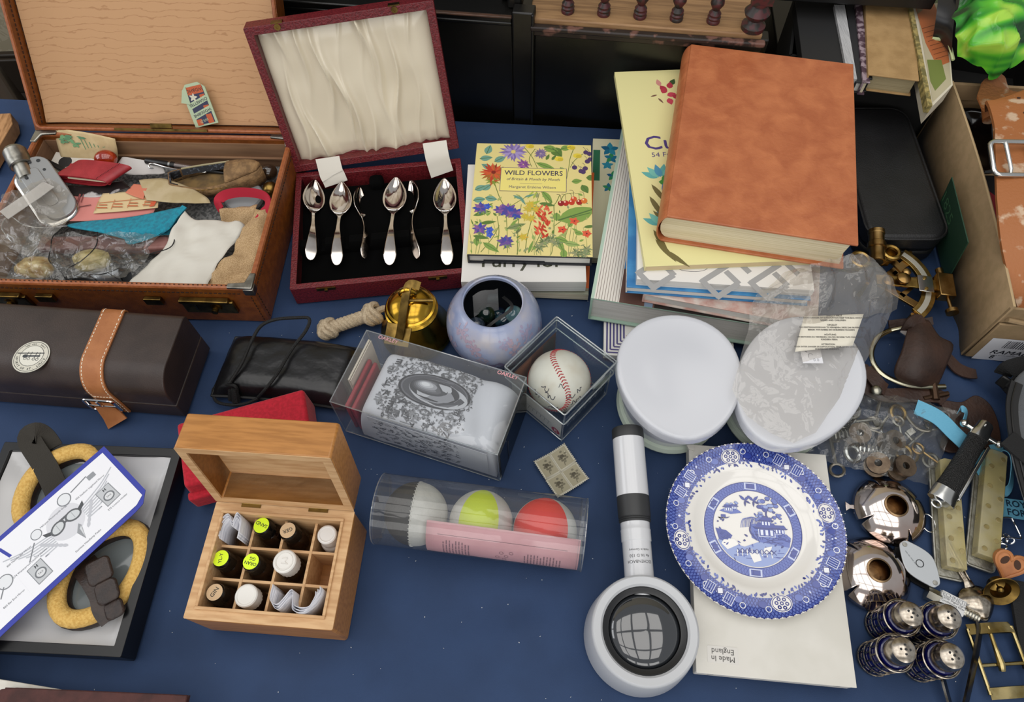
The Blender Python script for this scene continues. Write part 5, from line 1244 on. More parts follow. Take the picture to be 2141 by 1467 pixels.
for k, (tx, s) in enumerate((('SAFETY FIRST', .0035), ('TO AVOID DANGER OF SUFFOCATION KEEP THIS BAG AWAY FROM', .0029), ('BABIES AND CHILDREN', .0031), ('', .002), ('OPGELET', .0031), ('OM VERSTIKKINGSGEVAAR TE VERMIJDEN, DEZE ZAK BUITEN HET', .0028), ('BEREIK VAN BABIES EN KINDEREN HOUDEN', .003), ('', .002), ('ACHTUNG', .0031), ('UM ERSTICKEN ZU VERMEIDEN, HALTEN SIE DIESE TUTE VON JUNGE', .0027), ('KINDERN FERN', .003), ('', .002), ('ATTENTION', .0031), ('POUR EVITER DANGER DE SUFFOCATION, TENIR CE SAC LOIN DE LA', .0027), ('PORTEE DES ENFANTS', .003))):
    if tx: pr.text(tx, cu+.002-.0009*k+.006, cw+.0195-k*.0029, s*.85, '#3c3a38', 1, bold=.00008, rot=.02)
make('label_print', pr, printmat(.6), lb, world=True)
sk = P(1697, 744, .089); SKM = Matrix.Translation(sk) @ Matrix.Rotation(D(-3), 4, 'Z')
s_ = make('price_sticker', MB().box((0, 0, 0), (.022, .018, .0003)).xf(SKM), mat('white_sticker', '#dedee2', .5), t, world=True)
pr = Print(lambda u, v, h: tuple(SKM @ Vector((u, v, h+.0002)))); pr.text('0 0', .004, -.005, .005, '#9a9aa0', 1); pr.line(spline([(-.004, -.002), (-.003, .002), (.0, .003), (.001, .001)], 4), .0006, '#8a8a90', 1); pr.line([(-.006, .006), (-.004, .0045)], .0008, '#6a6a70', 1)
make('sticker_print', pr, printmat(.6), s_, world=True)

# ------------------------------------------------------------ illuminated stand magnifier
HA, HB = P(1312, 893, .046), P(1338, 1215, .034); hx = (HA-HB); hx.z = 0; hl_ = hx.length; hx.normalize()
HM = Matrix.Translation((HB.x, HB.y, .032)) @ Matrix.Rotation(math.atan2(hx.y, hx.x), 4, 'Z') @ Matrix.Rotation(D(86), 4, 'Y')
hc = P(1347, 1318, .045)
t = thing('stand_magnifier', 'white stand magnifier with torch handle and black rimmed lens', 'magnifier', (hc.x, hc.y, 0))
DGREY = mat('dark_grey_rubber', '#2b2c2d', .5); HW = mat('white_handle_plastic', '#c9cacd', .2, coat=.3)
def hpart(nm, prof, m, n=40): return make(nm, MB().lathe(prof, n).xf(HM), m, t, smooth=True, ang=30, world=True)
L = hl_
hpart('handle_neck', [(.0148, -.02), (.0148, L*.24), (.0155, L*.245), (.0155, L*.31)], HW)
hpart('handle_ring', [(.0156, L*.31), (.0156, L*.315), (.0152, L*.32), (.0152, L*.36)], HW)
hpart('rubber_grip', [(.0158, L*.36)]+[(.0168 if k % 2 else .0160, L*(.365+.006*k)) for k in range(6)]+[(.0170, L*.41), (.0172, L*.53)], DGREY)
hpart('handle_barrel', [(.0170, L*.53), (.0170, L*.92)], HW)
hpart('end_cap', [(.0172, L*.92), (.0174, L*.925), (.0174, L*.985), (.0165, L*.995), (.0001, L)], DGREY)
pr = Print(lambda u, v, h: tuple(HM @ Vector((-(.0149+h)*math.cos(v/.0149), (.0149+h)*math.sin(v/.0149), u))))
for k, (tx, s) in enumerate((('ESCHENBACH', .0042), ('4x 16 D 150', .0042), ('made in Germany', .0030))):
    pr.text(tx, L*.11+k*.0058, 0, s, '#3a3b3d', 1, rot=D(90)) 
make('maker_print', pr, printmat(.3), t, world=True)
make('head_shell', MB().lathe([(.050, .0), (.0545, .0), (.0552, .004), (.0535, .030), (.0515, .050), (.0505, .0525), (.049, .0535), (.0425, .0525), (.0405, .050), (.0405, .02)], 72, cap=False), mat('satin_silver_white', '#b6b8bb', .35), t, smooth=True, ang=35)
make('lens_bezel', MB().lathe([(.0404, .0495), (.0395, .050), (.036, .048), (.0345, .0475), (.0345, .02)], 64, cap=False), mat('black_bezel', '#1c1d1f', .35), t, smooth=True)
make('lens', MB().lathe([(.0345, .043)]+[(.0345*math.cos(D(a)), .043+.011*math.sin(D(a))) for a in range(8, 90, 8)]+[(.0001, .05401)], 64), mat('dark_lens_glass', '#23262a', .02, coat=1, spec=1), t, smooth=True, ang=80)

# ------------------------------------------------------------ white card box and willow plate
WM = frame_at(.2565, .178, 0, -6.9); bh = .021
t = thing('white_card_box', 'flat white cardboard box lying under the blue patterned plate', 'box', M=WM)
WCARD = mat('white_card', '#d3d0c8', .6, col2='#cbc8bf', ns=20)
make('box_body', MB().box((0, 0, bh/2), (.150, .236, bh-.001)), WCARD, t, bevel=.0012)
make('top_flap', MB().box((0, -.0004, bh), (.1515, .2372, .0012)), WCARD, t, bevel=.0005)
make('tuck_flap', MB().prism([(-.076, .112), (-.070, .110), (-.070, .118), (-.078, .1165)], bh-.002, bh+.0016), WCARD, t)
for x in (-.062, .058): make('slot_notch', MB().box((x, -.1183, bh-.0022), (.006, .0012, .002)), BLACKP, t)
u, v = on(WM, 1511, 1369, bh); st = make('origin_sticker', MB().prism([(u+p[0], v+p[1]) for p in rrect(.030, .0155, .001, 2)], bh+.0004, bh+.0009), mat('grey_white_sticker', '#d0cdc7', .45), t)
pr = Print(lambda a, c, h: (u+a, v+c, bh+.001+h)); pr.text('Made In', 0, -.0035, .0072, '#3c3a38', 1, rot=math.pi); pr.text('England', -.0, .0032, .0072, '#3c3a38', 1, rot=math.pi); make('sticker_print', pr, printmat(.5), st)
PC = P(1577, 1101, .032); PM = Matrix.Translation((PC.x, PC.y, bh+.0008)) @ Matrix.Rotation(D(-6), 4, 'Z') @ Matrix.Translation((0, 0, 0))
t = thing('willow_plate', 'round blue and white china plate with a willow pattern scene', 'plate', M=PM)
PR = .0925
CHINA = mat('white_glazed_china', '#dfdcd6', .12, coat=.6)
top = [(.0001, .0045), (.050, .0045), (.056, .0052), (.0615, .0085), (.0665, .0105), (.080, .0120), (.0905, .0138), (.0922, .0146)]
def pz(r):
    for (a, za), (b_, zb) in zip(top, top[1:]):
        if r <= b_: return lerp(za, zb, (r-a)/(b_-a))
    return top[-1][1]
make('plate_body', MB().lathe([(.0001, .0012), (.052, .0012), (.053, 0), (.055, 0), (.056, .002), (.066, .0065), (.0905, .0115), (.0925, .0138)]+top[::-1], 96), CHINA, t, smooth=True, ang=60)
def pm(u, v, h): return (u, v, pz(math.hypot(u, v))+.00012+h)
B1, B2, B3, B4 = '#1c2878', '#2c3e92', '#5063ae', '#8496c8'
pr = Print(pm, e=9e-5)
def polar(r, a): return (r*math.cos(a), r*math.sin(a))
def band(r0, r1, col, l, n=96, steps=3):
    for s in range(steps): pr.ring(0, 0, lerp(r0, r1, (s+1)/steps), (r1-r0)/steps, col, l, n)
band(.0720, .0915, B3, 1, steps=6); pr.ring(0, 0, .0918, .0010, B1, 2, 96)
rr = random.Random(3)
for k in range(150):                       # trellis on the rim
    a = 2*math.pi*k/150
    for s in (-1, 1): pr.line([polar(lerp(.0723, .0910, q/4), a+s*.13*q/4) for q in range(5)], .0007, B1, 2)
for k in range(160): pr.ell(*polar(.0925-.0006, 2*math.pi*k/160), .0011, .0008, '#e6e3de' if k % 2 else B1, 3, n=6)
for k in range(170):                        # loose inner edge of the border: small leaves and scrolls
    a = 2*math.pi*k/170; x, y = polar(rr.uniform(.0655, .0725), a); pr.leaf(x, y, rr.uniform(.003, .0060), rr.uniform(.0014, .0026), a+rr.uniform(-1.2, 1.2), rr.choice((B1, B2, B3)), 2)
for k in range(8):                         # medallions and key blocks
    a = 2*math.pi*k/8+.25; x, y = polar(.0785, a)
    if k % 2 == 0:
        pr.ell(x, y, .0105, .0085, '#e1ded9', 3, rot=a+math.pi/2, n=24); pr.ring(x, y, .0098, .0008, B1, 4, 24, ry=.0078, rot=a+math.pi/2)
        for q in range(7): b_ = q*math.pi*2/6; pr.ell(x+(.0052*math.cos(b_) if q < 6 else 0), y+(.0046*math.sin(b_) if q < 6 else 0), .0021, .0021, B1, 5, n=10); pr.ell(x+(.0052*math.cos(b_) if q < 6 else 0), y+(.0046*math.sin(b_) if q < 6 else 0), .0008, .0008, '#e1ded9', 6, n=8)
    else:
        for off in (-.13, .13):
            x, y = polar(.082, a+off); pr.rect(x, y, .0115, .0100, '#cfd3e2', 3, a); pr.rect(x, y, .0098, .0084, B2, 4, a)
            for q in (-1, 0, 1): c_, s_ = rz((0, q*.0024), a); pr.rect(x+c_, y+s_, .0085, .0008, '#aab4d6', 5, a); c_, s_ = rz((q*.0028, 0), a); pr.rect(x+c_, y+s_, .0008, .0072, B1, 5, a)
        x, y = polar(.079, a); pr.frame(x, y, .006, .006, .0010, B1, 4); pr.rect(x, y, .0065, .0060, '#dfe0e6', 3, a)
    for off, c_ in ((.24, B3), (-.24, B2)):
        x, y = polar(.0785, a+off); pr.ell(x, y, .0048, .0040, c_, 3, n=14); pr.ring(x, y, .0048, .0006, B1, 4, 16, ry=.0040); pr.ring(*polar(.083, a+off+.06), .0032, .0008, '#dfe0e6', 4, 14)
for k in range(120):                       # white flecks and dark flowers strewn over the trellis
    a = rr.uniform(0, 6.283); x, y = polar(rr.uniform(.0735, .0895), a); pr.ell(x, y, rr.uniform(.0008, .0017), rr.uniform(.0006, .0012), rr.choice(('#d9dbe6', '#b9c1de', B1, B1)), 3, rot=a, n=8)
# inner ring
band(.0415, .0505, B3, 1, steps=2); pr.ring(0, 0, .0508, .0008, B1, 2, 90); pr.ring(0, 0, .0418, .0008, B1, 2, 90)
for k in range(90):
    a = 2*math.pi*k/90
    for s in (-1, 1): pr.line([polar(.0422, a), polar(.0500, a+s*.07)], .0005, B2, 2)
for k in range(6):
    a = 2*math.pi*k/6+.5; x, y = polar(.0462, a); pr.rect(x, y, .0075, .013, '#b9c2de', 3, a); pr.frame(x, y, .0045, .0045, .0008, B1, 4); pr.rect(x, y, .0055, .0095, B2, 4, a)
# the scene: water, island, tea house, willow, apple tree, bridge fence, boat, doves
pr.poly([(.040*math.cos(D(a)), .040*math.sin(D(a))) for a in range(200, 340, 8)]+[(.036, -.010), (.010, -.012), (-.010, -.020)], B4, 2)
pr.poly([(-.002, .004), (.008, .006), (.020, .000), (.034, -.004), (.0385, -.008), (.036, -.018), (.020, -.016), (.006, -.014), (-.002, -.010)], B3, 3)
for k in range(16): pr.line([(rr.uniform(0, .03), rr.uniform(-.016, -.002)) for _ in (0, 1)], .0006, B1, 4)
for k in range(70):                        # tufts, rocks and ripples
    x, y = rr.uniform(-.037, .037), rr.uniform(-.034, .034)
    if math.hypot(x, y) < .039 and (y < -.012 or x > .002 or rr.random() < .18): pr.leaf(x, y, rr.uniform(.002, .0045), rr.uniform(.0010, .0022), rr.uniform(0, 6.28), rr.choice((B1, B2, B3)), 4)
for k in range(14): x, y = rr.uniform(-.03, .024), rr.uniform(-.033, -.022); pr.line([(x, y), (x+rr.uniform(.004, .010), y+rr.uniform(-.0005, .0005))], .0006, B2, 3)
def hut(x, y, s):
    pr.rect(x, y, .014*s, .007*s, '#c9d0e4', 5); pr.rect(x, y, .0125*s, .0058*s, B2, 6)
    for q in (-.4, 0, .4): pr.rect(x+q*.010*s, y, .0022*s, .0045*s, '#d6dbea', 7)
    pr.poly([(x-.010*s, y+.0032*s), (x+.010*s, y+.0032*s), (x+.0065*s, y+.0085*s), (x-.0065*s, y+.0085*s)], B2, 6); pr.poly([(x-.0115*s, y+.0048*s), (x-.009*s, y+.003*s), (x+.009*s, y+.003*s), (x+.0115*s, y+.0048*s), (x, y+.0040*s)], B1, 7)
hut(.014, -.004, 1.25); hut(.014, .006, .8); hut(.0275, -.002, .8)
def cloudtree(x, y, s, n, cols):
    for k in range(n):
        a = rr.uniform(0, 6.28); d = s*math.sqrt(rr.random()); px_, py_ = x+d*math.cos(a), y+d*.8*math.sin(a); pr.ell(px_, py_, s*.30, s*.22, B1, 5, n=12); pr.ell(px_, py_, s*.25, s*.17, rr.choice(cols), 6, n=12)
pr.line(spline([(.016, -.002), (.018, .008), (.015, .016), (.018, .024)], 5), .0018, B1, 5); pr.line(spline([(.017, .010), (.024, .014), (.028, .013)], 5), .0012, B1, 5); pr.line(spline([(.016, .014), (.010, .013), (.006, .012)], 5), .0010, B1, 5)
cloudtree(.018, .026, .010, 16, (B3, B2, B4)); cloudtree(.027, .015, .006, 9, (B3, B2)); cloudtree(.007, .013, .006, 9, (B3, B4)); cloudtree(.032, -.008, .006, 10, (B2, B3)); cloudtree(-.033, .006, .0035, 6, (B1, B2)); cloudtree(-.020, .024, .006, 8, (B3, B4)); cloudtree(.025, -.002, .0035, 6, (B1, B2))
pr.line(spline([(.003, -.012), (-.003, -.004), (-.002, .004), (.001, .010)], 6), .0016, B1, 5)          # willow
for k in range(16): x = -.010+k*.0013; pr.line(spline([(.0+.2*x, .011), (x, .012-.3*abs(x)), (x*1.25, .002-.2*abs(x))], 4), .0006, rr.choice((B2, B3)), 5)
pr.poly([(-.034, .017), (-.024, .022), (-.014, .019), (-.010, .016), (-.022, .014)], B3, 3); hut(-.024, .019, .6); hut(-.018, .021, .45)
pr.poly([(-.036, .010), (-.026, .009), (-.023, .011), (-.034, .0085)], B1, 5); pr.rect(-.030, .0115, .005, .003, B2, 5)
for (x, y) in ((-.006, .030), (.003, .030)):
    for s in (-1, 1): pr.leaf(x, y, .008, .0030, D(90+s*45), B2, 5); pr.leaf(x, y, .007, .0022, D(-60+s*30), B1, 6)
for k in range(8): pr.line([(-.018+k*.0050, -.0275-.0008*abs(k-3.5)), (-.018+k*.0050, -.0215-.0006*abs(k-3.5))], .0010, '#e4e2de', 6); pr.line([(-.018+k*.005, -.027), (-.013+k*.005, -.022)], .0007, B1, 6); pr.line([(-.018+k*.005, -.022), (-.013+k*.005, -.027)], .0007, B1, 6)
pr.poly([(-.039, -.002), (-.028, -.004), (-.022, -.009), (-.026, -.016), (-.036, -.014)], B2, 4); pr.poly([(-.030, -.012), (-.020, -.013), (-.016, -.018), (-.028, -.024), (-.034, -.018)], '#e4e2de', 4); cloudtree(-.030, -.010, .005, 8, (B1, B2))
pr.poly([(.010, -.020), (.018, -.018), (.016, -.024), (.008, -.026)], '#e4e2de', 4); pr.poly([(-.006, -.026), (.004, -.026), (.006, -.033), (-.002, -.036)], '#e4e2de', 4)
make('willow_print', pr, printmat(.12, .6), t, smooth=True)
# ------------------------------------------------------------ two silvered candle dishes with notched rims
def dish(px_, label, tail, rot, tail_px=None):
    c = P(*px_, .012); t = thing('candle_dish', label, 'candle holder', (c.x, c.y, 0), group='silvered petal candle dishes')
    R, n, rows = .0385, 240, []
    for j in range(15):
        q = .011+(R-.011)*j/14; row = []
        for k in range(n):
            a = 2*math.pi*k/n; cut = 0
            for s in range(4):
                da = (a-rot-s*math.pi/2+math.pi) % (2*math.pi)-math.pi; cut = max(cut, math.exp(-(da/.05)**4))
            rr_ = min(q, R*(1-.34*cut)); f = (rr_-.011)/(R-.011)
            z = .021-.003*f-.015*f**2.4
            row.append((rr_*math.cos(a), rr_*math.sin(a), max(.0012, z)))
        rows.append(row)
    b = MB().loft(rows, cap=False); make('petal_dome', b, COPPERY, t, smooth=True, solid=.0007, ang=180)
    make('socket', MB().lathe([(.0118, .0170), (.0128, .0205), (.0125, .0225), (.0108, .0228), (.0098, .020), (.0088, .010), (.0085, .002), (.0001, .002)], 32, cap=False), mat('tarnished_socket', '#8d7558', .22, 1, col2='#6a5238', ns=60), t, smooth=True, ang=60)
    if tail:
        a = tail; make('leaf_stem', MB().prism([(R*.93*math.cos(a)+p[0], R*.93*math.sin(a)+p[1]) for p in (rz(p, a) for p in ((0, -.0028), (.006, -.0022), (.011, -.0055), (.011, .0055), (.006, .0022), (0, .0028)))], .003, .0048), COPPERY, t, bevel=.0006)
    return t
dish((1866, 1062), 'upper silvered candle dish with petal notches and a fishtail stem', D(172), D(18))
dish((1830, 1196), 'lower silvered candle dish with petal notches beside the salt shakers', D(-104), D(30))

# ------------------------------------------------------------ cruet shakers in pierced silver holders
BLUEG = mat('cobalt_glass', '#0b0f4a', .06, spec=.8)
TARN = mat('tarnished_silver', '#b9b0a2', .2, 1, col2='#7d7366', ns=140)
CAPM = mat('worn_silver_cap', '#c4bbae', .24, 1, col2='#948a7d', ns=160)
def shaker(bpx, tpx, label, seed):
    c = P(*bpx); tp = P(*tpx, .052); t = thing('shaker', label, 'shaker', (c.x*.8+tp.x*.2, c.y*.8+tp.y*.2, 0), group='silver topped cruet shakers'); t.scale = (1, 1, 1.15)
    make('glass_liner', MB().lathe([(.0001, .001), (.0145, .001), (.0147, .040), (.0135, .043), (.012, .0435)], 32), BLUEG, t, smooth=True)
    b = MB()
    for z, w in ((.0012, .0016), (.014, .0006), (.027, .0006), (.0395, .0013)): b.lathe([(.0156, z-w), (.0166, z-w), (.0166, z+w), (.0156, z+w)], 32, cap=False)
    for row, (z0, z1) in enumerate(((.002, .014), (.014, .027), (.027, .039))):
        for k in range(14):
            a = 2*math.pi*(k+.5*(row % 2))/14; b.box((.0161*math.cos(a), .0161*math.sin(a), (z0+z1)/2), (.0007, .0014, z1-z0), a)
    make('pierced_holder', b, TARN, t, smooth=True)
    make('holder_rim', MB().tube([(.0168*math.cos(a), .0168*math.sin(a), .041) for a in [2*math.pi*k/36 for k in range(36)]], .0010, 6, closed=True), TARN, t, smooth=True)
    lid = make('cap', MB().lathe([(.0118, .0415), (.0122, .0425), (.0118, .044), (.0121, .0455), (.0118, .047), (.0126, .0478), (.0129, .0510), (.0125, .0545), (.0110, .0580), (.008, .060), (.003, .0612), (.0001, .0614)], 36), CAPM, t, smooth=True, ang=30)
    r = random.Random(seed)
    for k in range(11):
        q, a = ((0, 0) if k == 0 else (.0040 if k < 5 else .0078, k*1.57+seed if k < 5 else k*1.05+seed)); z = .0614-.0026*(q/.008)**2
        make('pour_hole', MB().lathe([(.0012, -.0008), (.0012, .0004), (.0001, .0004)], 8, (q*math.cos(a), q*math.sin(a), z)), BLACKP, lid)
shaker((1842, 1308), (1889, 1285), 'upper left of the four silver topped cruet shakers, cobalt glass in pierced holder', 1)
shaker((1918, 1313), (1958, 1291), 'upper right of the four silver topped cruet shakers', 2)
shaker((1826, 1379), (1876, 1354), 'lower left of the four silver topped cruet shakers', 3)
shaker((1921, 1390), (1965, 1369), 'lower right of the four silver topped cruet shakers', 4)

# ------------------------------------------------------------ resin strips in aluminium trays
ALU = mat('cast_aluminium', '#a9a89f', .5, 1, col2='#8b8980', ns=120, bump=.2, bs=300)
RESIN = mat('yellowed_resin', '#f0e8c4', .12, trans=.68, ior=1.25, col2='#e8dba0', ns=30)
PEG = mat('resin_peg', '#7d7048', .3, col2='#988a5c', ns=60)
def resin(quad, blk, label, seed):
    a, b_, c, d = [P(*q, .004) for q in quad]; ctr = (a+b_+c+d)/4; ax = ((a+b_)-(c+d)).normalized()
    M = Matrix.Translation((ctr.x, ctr.y, 0)) @ Matrix.Rotation(math.atan2(ax.y, ax.x)-math.pi/2, 4, 'Z')
    w, L = ((b_-a).length+(c-d).length)/2, ((a-d).length+(b_-c).length)/2
    t = thing('resin_strip', label, 'resin block', M=M, group='yellowed resin strips in metal trays')
    tr = MB().prism(rrect(w, L, .004, 3), 0, .003); tray = make('tray', tr, ALU, t, bevel=.0008)
    make('tray_lip', MB().tube([(p[0], p[1], .0036) for p in rrect(w-.002, L-.002, .004, 3)], .0014, 6, closed=True), ALU, tray, smooth=True)
    o = blk; rw, rl = w*o[0], L*o[1]
    make('resin_body', MB().prism([(p[0]+o[2]*w, p[1]+o[3]*L) for p in [(-rw/2, -rl/2), (rw/2, -rl/2), (rw/2, rl/2-.003), (rw*.25, rl/2), (-rw*.25, rl/2), (-rw/2, rl/2-.003)]], .0034, .0165), RESIN, t, bevel=.001)
    for k in range(10):
        x = (.28 if k % 2 else -.22)*rw+o[2]*w; y = -rl/2+rl*(k+.6)/10.4+o[3]*L
        make('peg', MB().lathe([(.0028, .0036), (.0028, .0168), (.0024, .0172), (.0001, .0172)], 14, (x, y, 0)), PEG, t, smooth=True)
resin([(1941, 957), (1997, 962), (2018, 1216), (1956, 1206)], (.68, .90, .06, .02), 'yellowed resin strip with pegs in metal tray, under the flick knife', 1)
resin([(2040, 942), (2100, 946), (2078, 1196), (2019, 1182)], (.74, .90, .06, .03), 'yellowed resin strip with pegs in metal tray, right of the flick knife', 2)

# ------------------------------------------------------------ flick knife
ka, kb = P(2062, 885, .030), P(1966, 1048, .026); kx = (ka-kb).normalized(); KL = (ka-kb).length
KM = Matrix.Translation((ka+kb)/2) @ Matrix.Rotation(math.atan2(kx.y, kx.x), 4, 'Z') @ Matrix.Rotation(D(-2), 4, 'Y')
t = thing('flick_knife', 'closed flick knife with black woven handle and bright steel bolsters', 'knife', M=KM)
def kloft(xs, m, nm, thick=.0055, par=None, n=20):
    rings = [[(x*KL/2, w*math.cos(2*math.pi*k/n), thick*(w/.012)**.4*math.sin(2*math.pi*k/n)) for k in range(n)] for x, w in xs]
    return make(nm, MB().loft(rings), m, par or t, smooth=True)
WEAVE = mat('black_woven_grip', '#0e0e0f', .3, bump=.9, bs=900)
kloft([(-.72, .0130), (-.55, .0122), (-.2, .0112), (.2, .0106), (.62, .0104)], WEAVE, 'grip')
kloft([(-1, .0142), (-.97, .0148), (-.86, .0140), (-.715, .0133)], STEEL, 'butt_bolster', .006); kloft([(.615, .0106), (.78, .0102), (.80, .0092), (.97, .0084), (1.0, .0072)], STEEL, 'top_bolster', .006)
make('guard', MB().tube([(KL/2*.74, -.020, 0), (KL/2*.74, .018, 0)], .0026, 10).ball((KL/2*.74, -.021, 0), .0042, 14, 8).ball((KL/2*.74, .019, 0), .0045, 14, 8), STEEL, t, smooth=True)
make('spring_bar', MB().box((-.06*KL, -.0135, -.001), (KL*.66, .0035, .006)), STEEL, t, bevel=.0008); make('liner', MB().box((-.2*KL, -.0125, -.003), (KL*.4, .003, .008)), BLACKP, t)
make('lanyard_bail', MB().tube([(-KL/2-.004+.004*math.cos(q), .002+.005*math.sin(q), -.001) for q in [2*math.pi*k/16 for k in range(16)]], .0012, 6, closed=True), STEEL, t, smooth=True)
make('rivet', MB().ball((KL/2*.9, .001, .0055), .0014, 10, 6), STEEL, t, smooth=True)

# ------------------------------------------------------------ grey pulley cheek, filter, spoon, tongs
pc = P(1922, 1178, .012); PLM = Matrix.Translation((pc.x, pc.y, 0)) @ Matrix.Rotation(math.atan2(*[(P(1962, 1225, .012)-P(1888, 1132, .012))[i] for i in (1, 0)]), 4, 'Z')
t = thing('pulley_block', 'pale grey metal pulley block with lozenge cheek plate', 'pulley', M=PLM)
hlen = (P(1962, 1225, .012)-P(1888, 1132, .012)).length/2
oz = spline([(-hlen, 0), (-hlen*.85, .0068), (0, .0165), (hlen*.85, .0068), (hlen, 0), (hlen*.85, -.0068), (0, -.0165), (-hlen*.85, -.0068)], 6, closed=True)
make('cheek_plate', MB().prism(oz[::-1], .0115, .0132), mat('pale_grey_metal', '#b9bdc0', .4, .6), t, bevel=.0006); make('lower_plate', MB().prism([(p[0]*.96, p[1]*.9-.002) for p in oz[::-1]], 0, .0022), BLACKP, t)
make('sheave', MB().lathe([(.012, .0024), (.012, .0112)], 28), BLACKP, t, smooth=True)
make('axle_hole', MB().lathe([(.0042, .0130), (.0042, .0135), (.0034, .0136), (.0034, .0131), (.0001, .0131)], 20), mat('dark_hole', '#2a2c2e', .4), t)
for s in (-1, 1): make('screw', MB().lathe([(.0026, .0130), (.0024, .0140), (.0001, .0141)], 14, (s*hlen*.86, 0, 0)), DULLSTEEL, t, smooth=True)
pr = Print(lambda u, v, h: (u, v, .0133+h)); pr.squiggle(-.006, -.005, .022, .002, .0024, '#8d9194', 1, seed=4); make('stamped_marks', pr, printmat(.5), t)
fa, fb = P(1936, 1238, .007), P(2038, 1290, .007); fx = (fb-fa).normalized(); FL = (fb-fa).length
FM = Matrix.Translation((fa.x, fa.y, .0075)) @ Matrix.Rotation(math.atan2(fx.y, fx.x), 4, 'Z')
t = thing('signal_filter', 'small inline signal filter with white printed label and metal nuts', 'filter', M=FM)
def xl(prof, n, m, nm): return make(nm, MB().lathe(prof, n).xf(Matrix.Rotation(D(90), 4, 'Y')), m, t, smooth=True, ang=25)
NICK = mat('nickel', '#b5b1a4', .28, 1); xl([(.0072, 0), (.0072, .013)], 6, NICK, 'hex_nut'); xl([(.0055, .013), (.0055, FL*.78)], 24, NICK, 'barrel'); xl([(.0052, FL*.72), (.0052, FL*.80)], 6, NICK, 'collar')
xl([(.0042+(.0005 if k % 2 else 0), FL*.80+k*.0014) for k in range(10)], 20, NICK, 'thread')
make('label_sleeve', MB().prism([(FL*.24, -.0085), (FL*.74, -.0085), (FL*.74, .0085), (FL*.24, .0085)], -.006, .0066), mat('white_label', '#cfcfce', .4), t, bevel=.001)
pr = Print(lambda u, v, h: (u, v, .0067+h)); pr.text('TECHNETIX', FL*.49, .005, .0050, '#77797b', 1, sx=1.1); pr.text('FL3SW Digital Signal', FL*.49, .0012, .0030, '#4a4c4e', 1); pr.text('Conditioning Filter', FL*.49, -.0018, .0030, '#4a4c4e', 1); pr.text('CE', FL*.55, -.0054, .0032, '#4a4c4e', 1); pr.rect(FL*.49, .003, FL*.44, .0003, '#77797b', 1)
make('label_print', pr, printmat(.4), t)
# spoon lying face down
sa, sb = P(2063, 1300, .004), P(2008, 1192, .004); sx_ = (sa-sb).normalized(); ang = math.atan2(sx_.y, sx_.x)-math.pi/2
t = thing('tarnished_spoon', 'tarnished old spoon lying face down below the resin strips', 'spoon', M=Matrix.Translation((sb.x, sb.y, .001)) @ Matrix.Rotation(ang, 4, 'Z'))
SL = (sa-sb).length; rows = []
for j in range(25):
    q = j/24; y = SL*(.30+.70*q); w = .0190*max(0, math.sin(math.pi*min(1, q**.75)))**.7*(1 if q < .5 else (1-.12*(q-.5)))+.0004
    rows.append([(w*x, y, .003+.0095*math.sin(math.pi*q)**.8*(1-x*x)) for x in [k/8-1 for k in range(17)]])
make('bowl', MB().grid(rows), TARN, t, smooth=True, solid=.0008, ang=180)
make('handle', MB().tube([(.0, -.03, .003), (0, SL*.1, .004), (0, SL*.2, .0055), (0, SL*.33, .0045)], [.0035, .0036, .004, .006], 10, flat=.5).tube([(.0022, -.03, .0045), (.0022, SL*.22, .0068)], .0007, 6).tube([(-.0022, -.03, .0045), (-.0022, SL*.22, .0068)], .0007, 6), TARN, t, smooth=True)
t = thing('sugar_tongs', 'dark steel tongs with two long arms at the near right', 'tongs', P(2000, 1400), 0)
DKST = mat('dark_steel', '#4a4640', .22, 1, col2='#77726a', ns=40)
for pts in ([(1975, 1318, .006), (1962, 1350, .010), (1968, 1400, .010), (1980, 1450, .009), (1992, 1490, .007)], [(2042, 1290, .006), (2048, 1315, .010), (2042, 1360, .010), (2030, 1420, .010), (2014, 1490, .007)]):
    make('arm', MB().strip(spline([tuple(P(*q)) for q in pts], 8), .0085, up=(.7, 0, .7), th=.0022), DKST, t, smooth=True, world=True)
make('bow', MB().strip(spline([tuple(P(*q)) for q in ((1992, 1488, .007), (2000, 1505, .007), (2014, 1488, .007))], 8), .0085, up=(.7, 0, .7), th=.0022), DKST, t, smooth=True, world=True)
# brass buckle
cc = [P(*q, .006) for q in ((2036, 1338), (2112, 1320), (2150, 1415), (2072, 1446))]; ctr = sum(cc, Vector())/4; ax = (cc[0]+cc[1]-cc[2]-cc[3]).normalized(); BKM = Matrix.Translation((ctr.x, ctr.y, .003)) @ Matrix.Rotation(math.atan2(ax.y, ax.x)-math.pi/2, 4, 'Z')
PALEB = mat('pale_worn_brass', '#b9a878', .2, 1, col2='#94814f', ns=60)
t = thing('brass_buckle', 'large open brass belt buckle at the near right corner', 'buckle', M=BKM)
bw_, bl_ = .044, .058
for s in (-1, 1):
    make('end_band', MB().strip([(lerp(-bw_/2, bw_/2, k/8), s*bl_/2, .003+.0045*math.sin(math.pi*k/8)) for k in range(9)], .011, up=(0, s*.35, .95), th=.0022), PALEB, t, smooth=True)
    make('side_bar', MB().tube([(s*bw_/2, lerp(-bl_/2, bl_/2, k/6)*1.04, .003) for k in range(7)], .0021, 8), PALEB, t, smooth=True)
make('centre_bar', MB().tube([(-bw_/2, -.004, .003), (bw_/2, -.004, .003)], .0019, 10), PALEB, t, smooth=True)
make('prong', MB().tube([(-.003, -.010, .004), (-.003, -.004, .0062), (-.003, .012, .0062), (-.003, .031, .0075)], [.003, .0036, .0022, .0016], 8), PALEB, t, smooth=True)

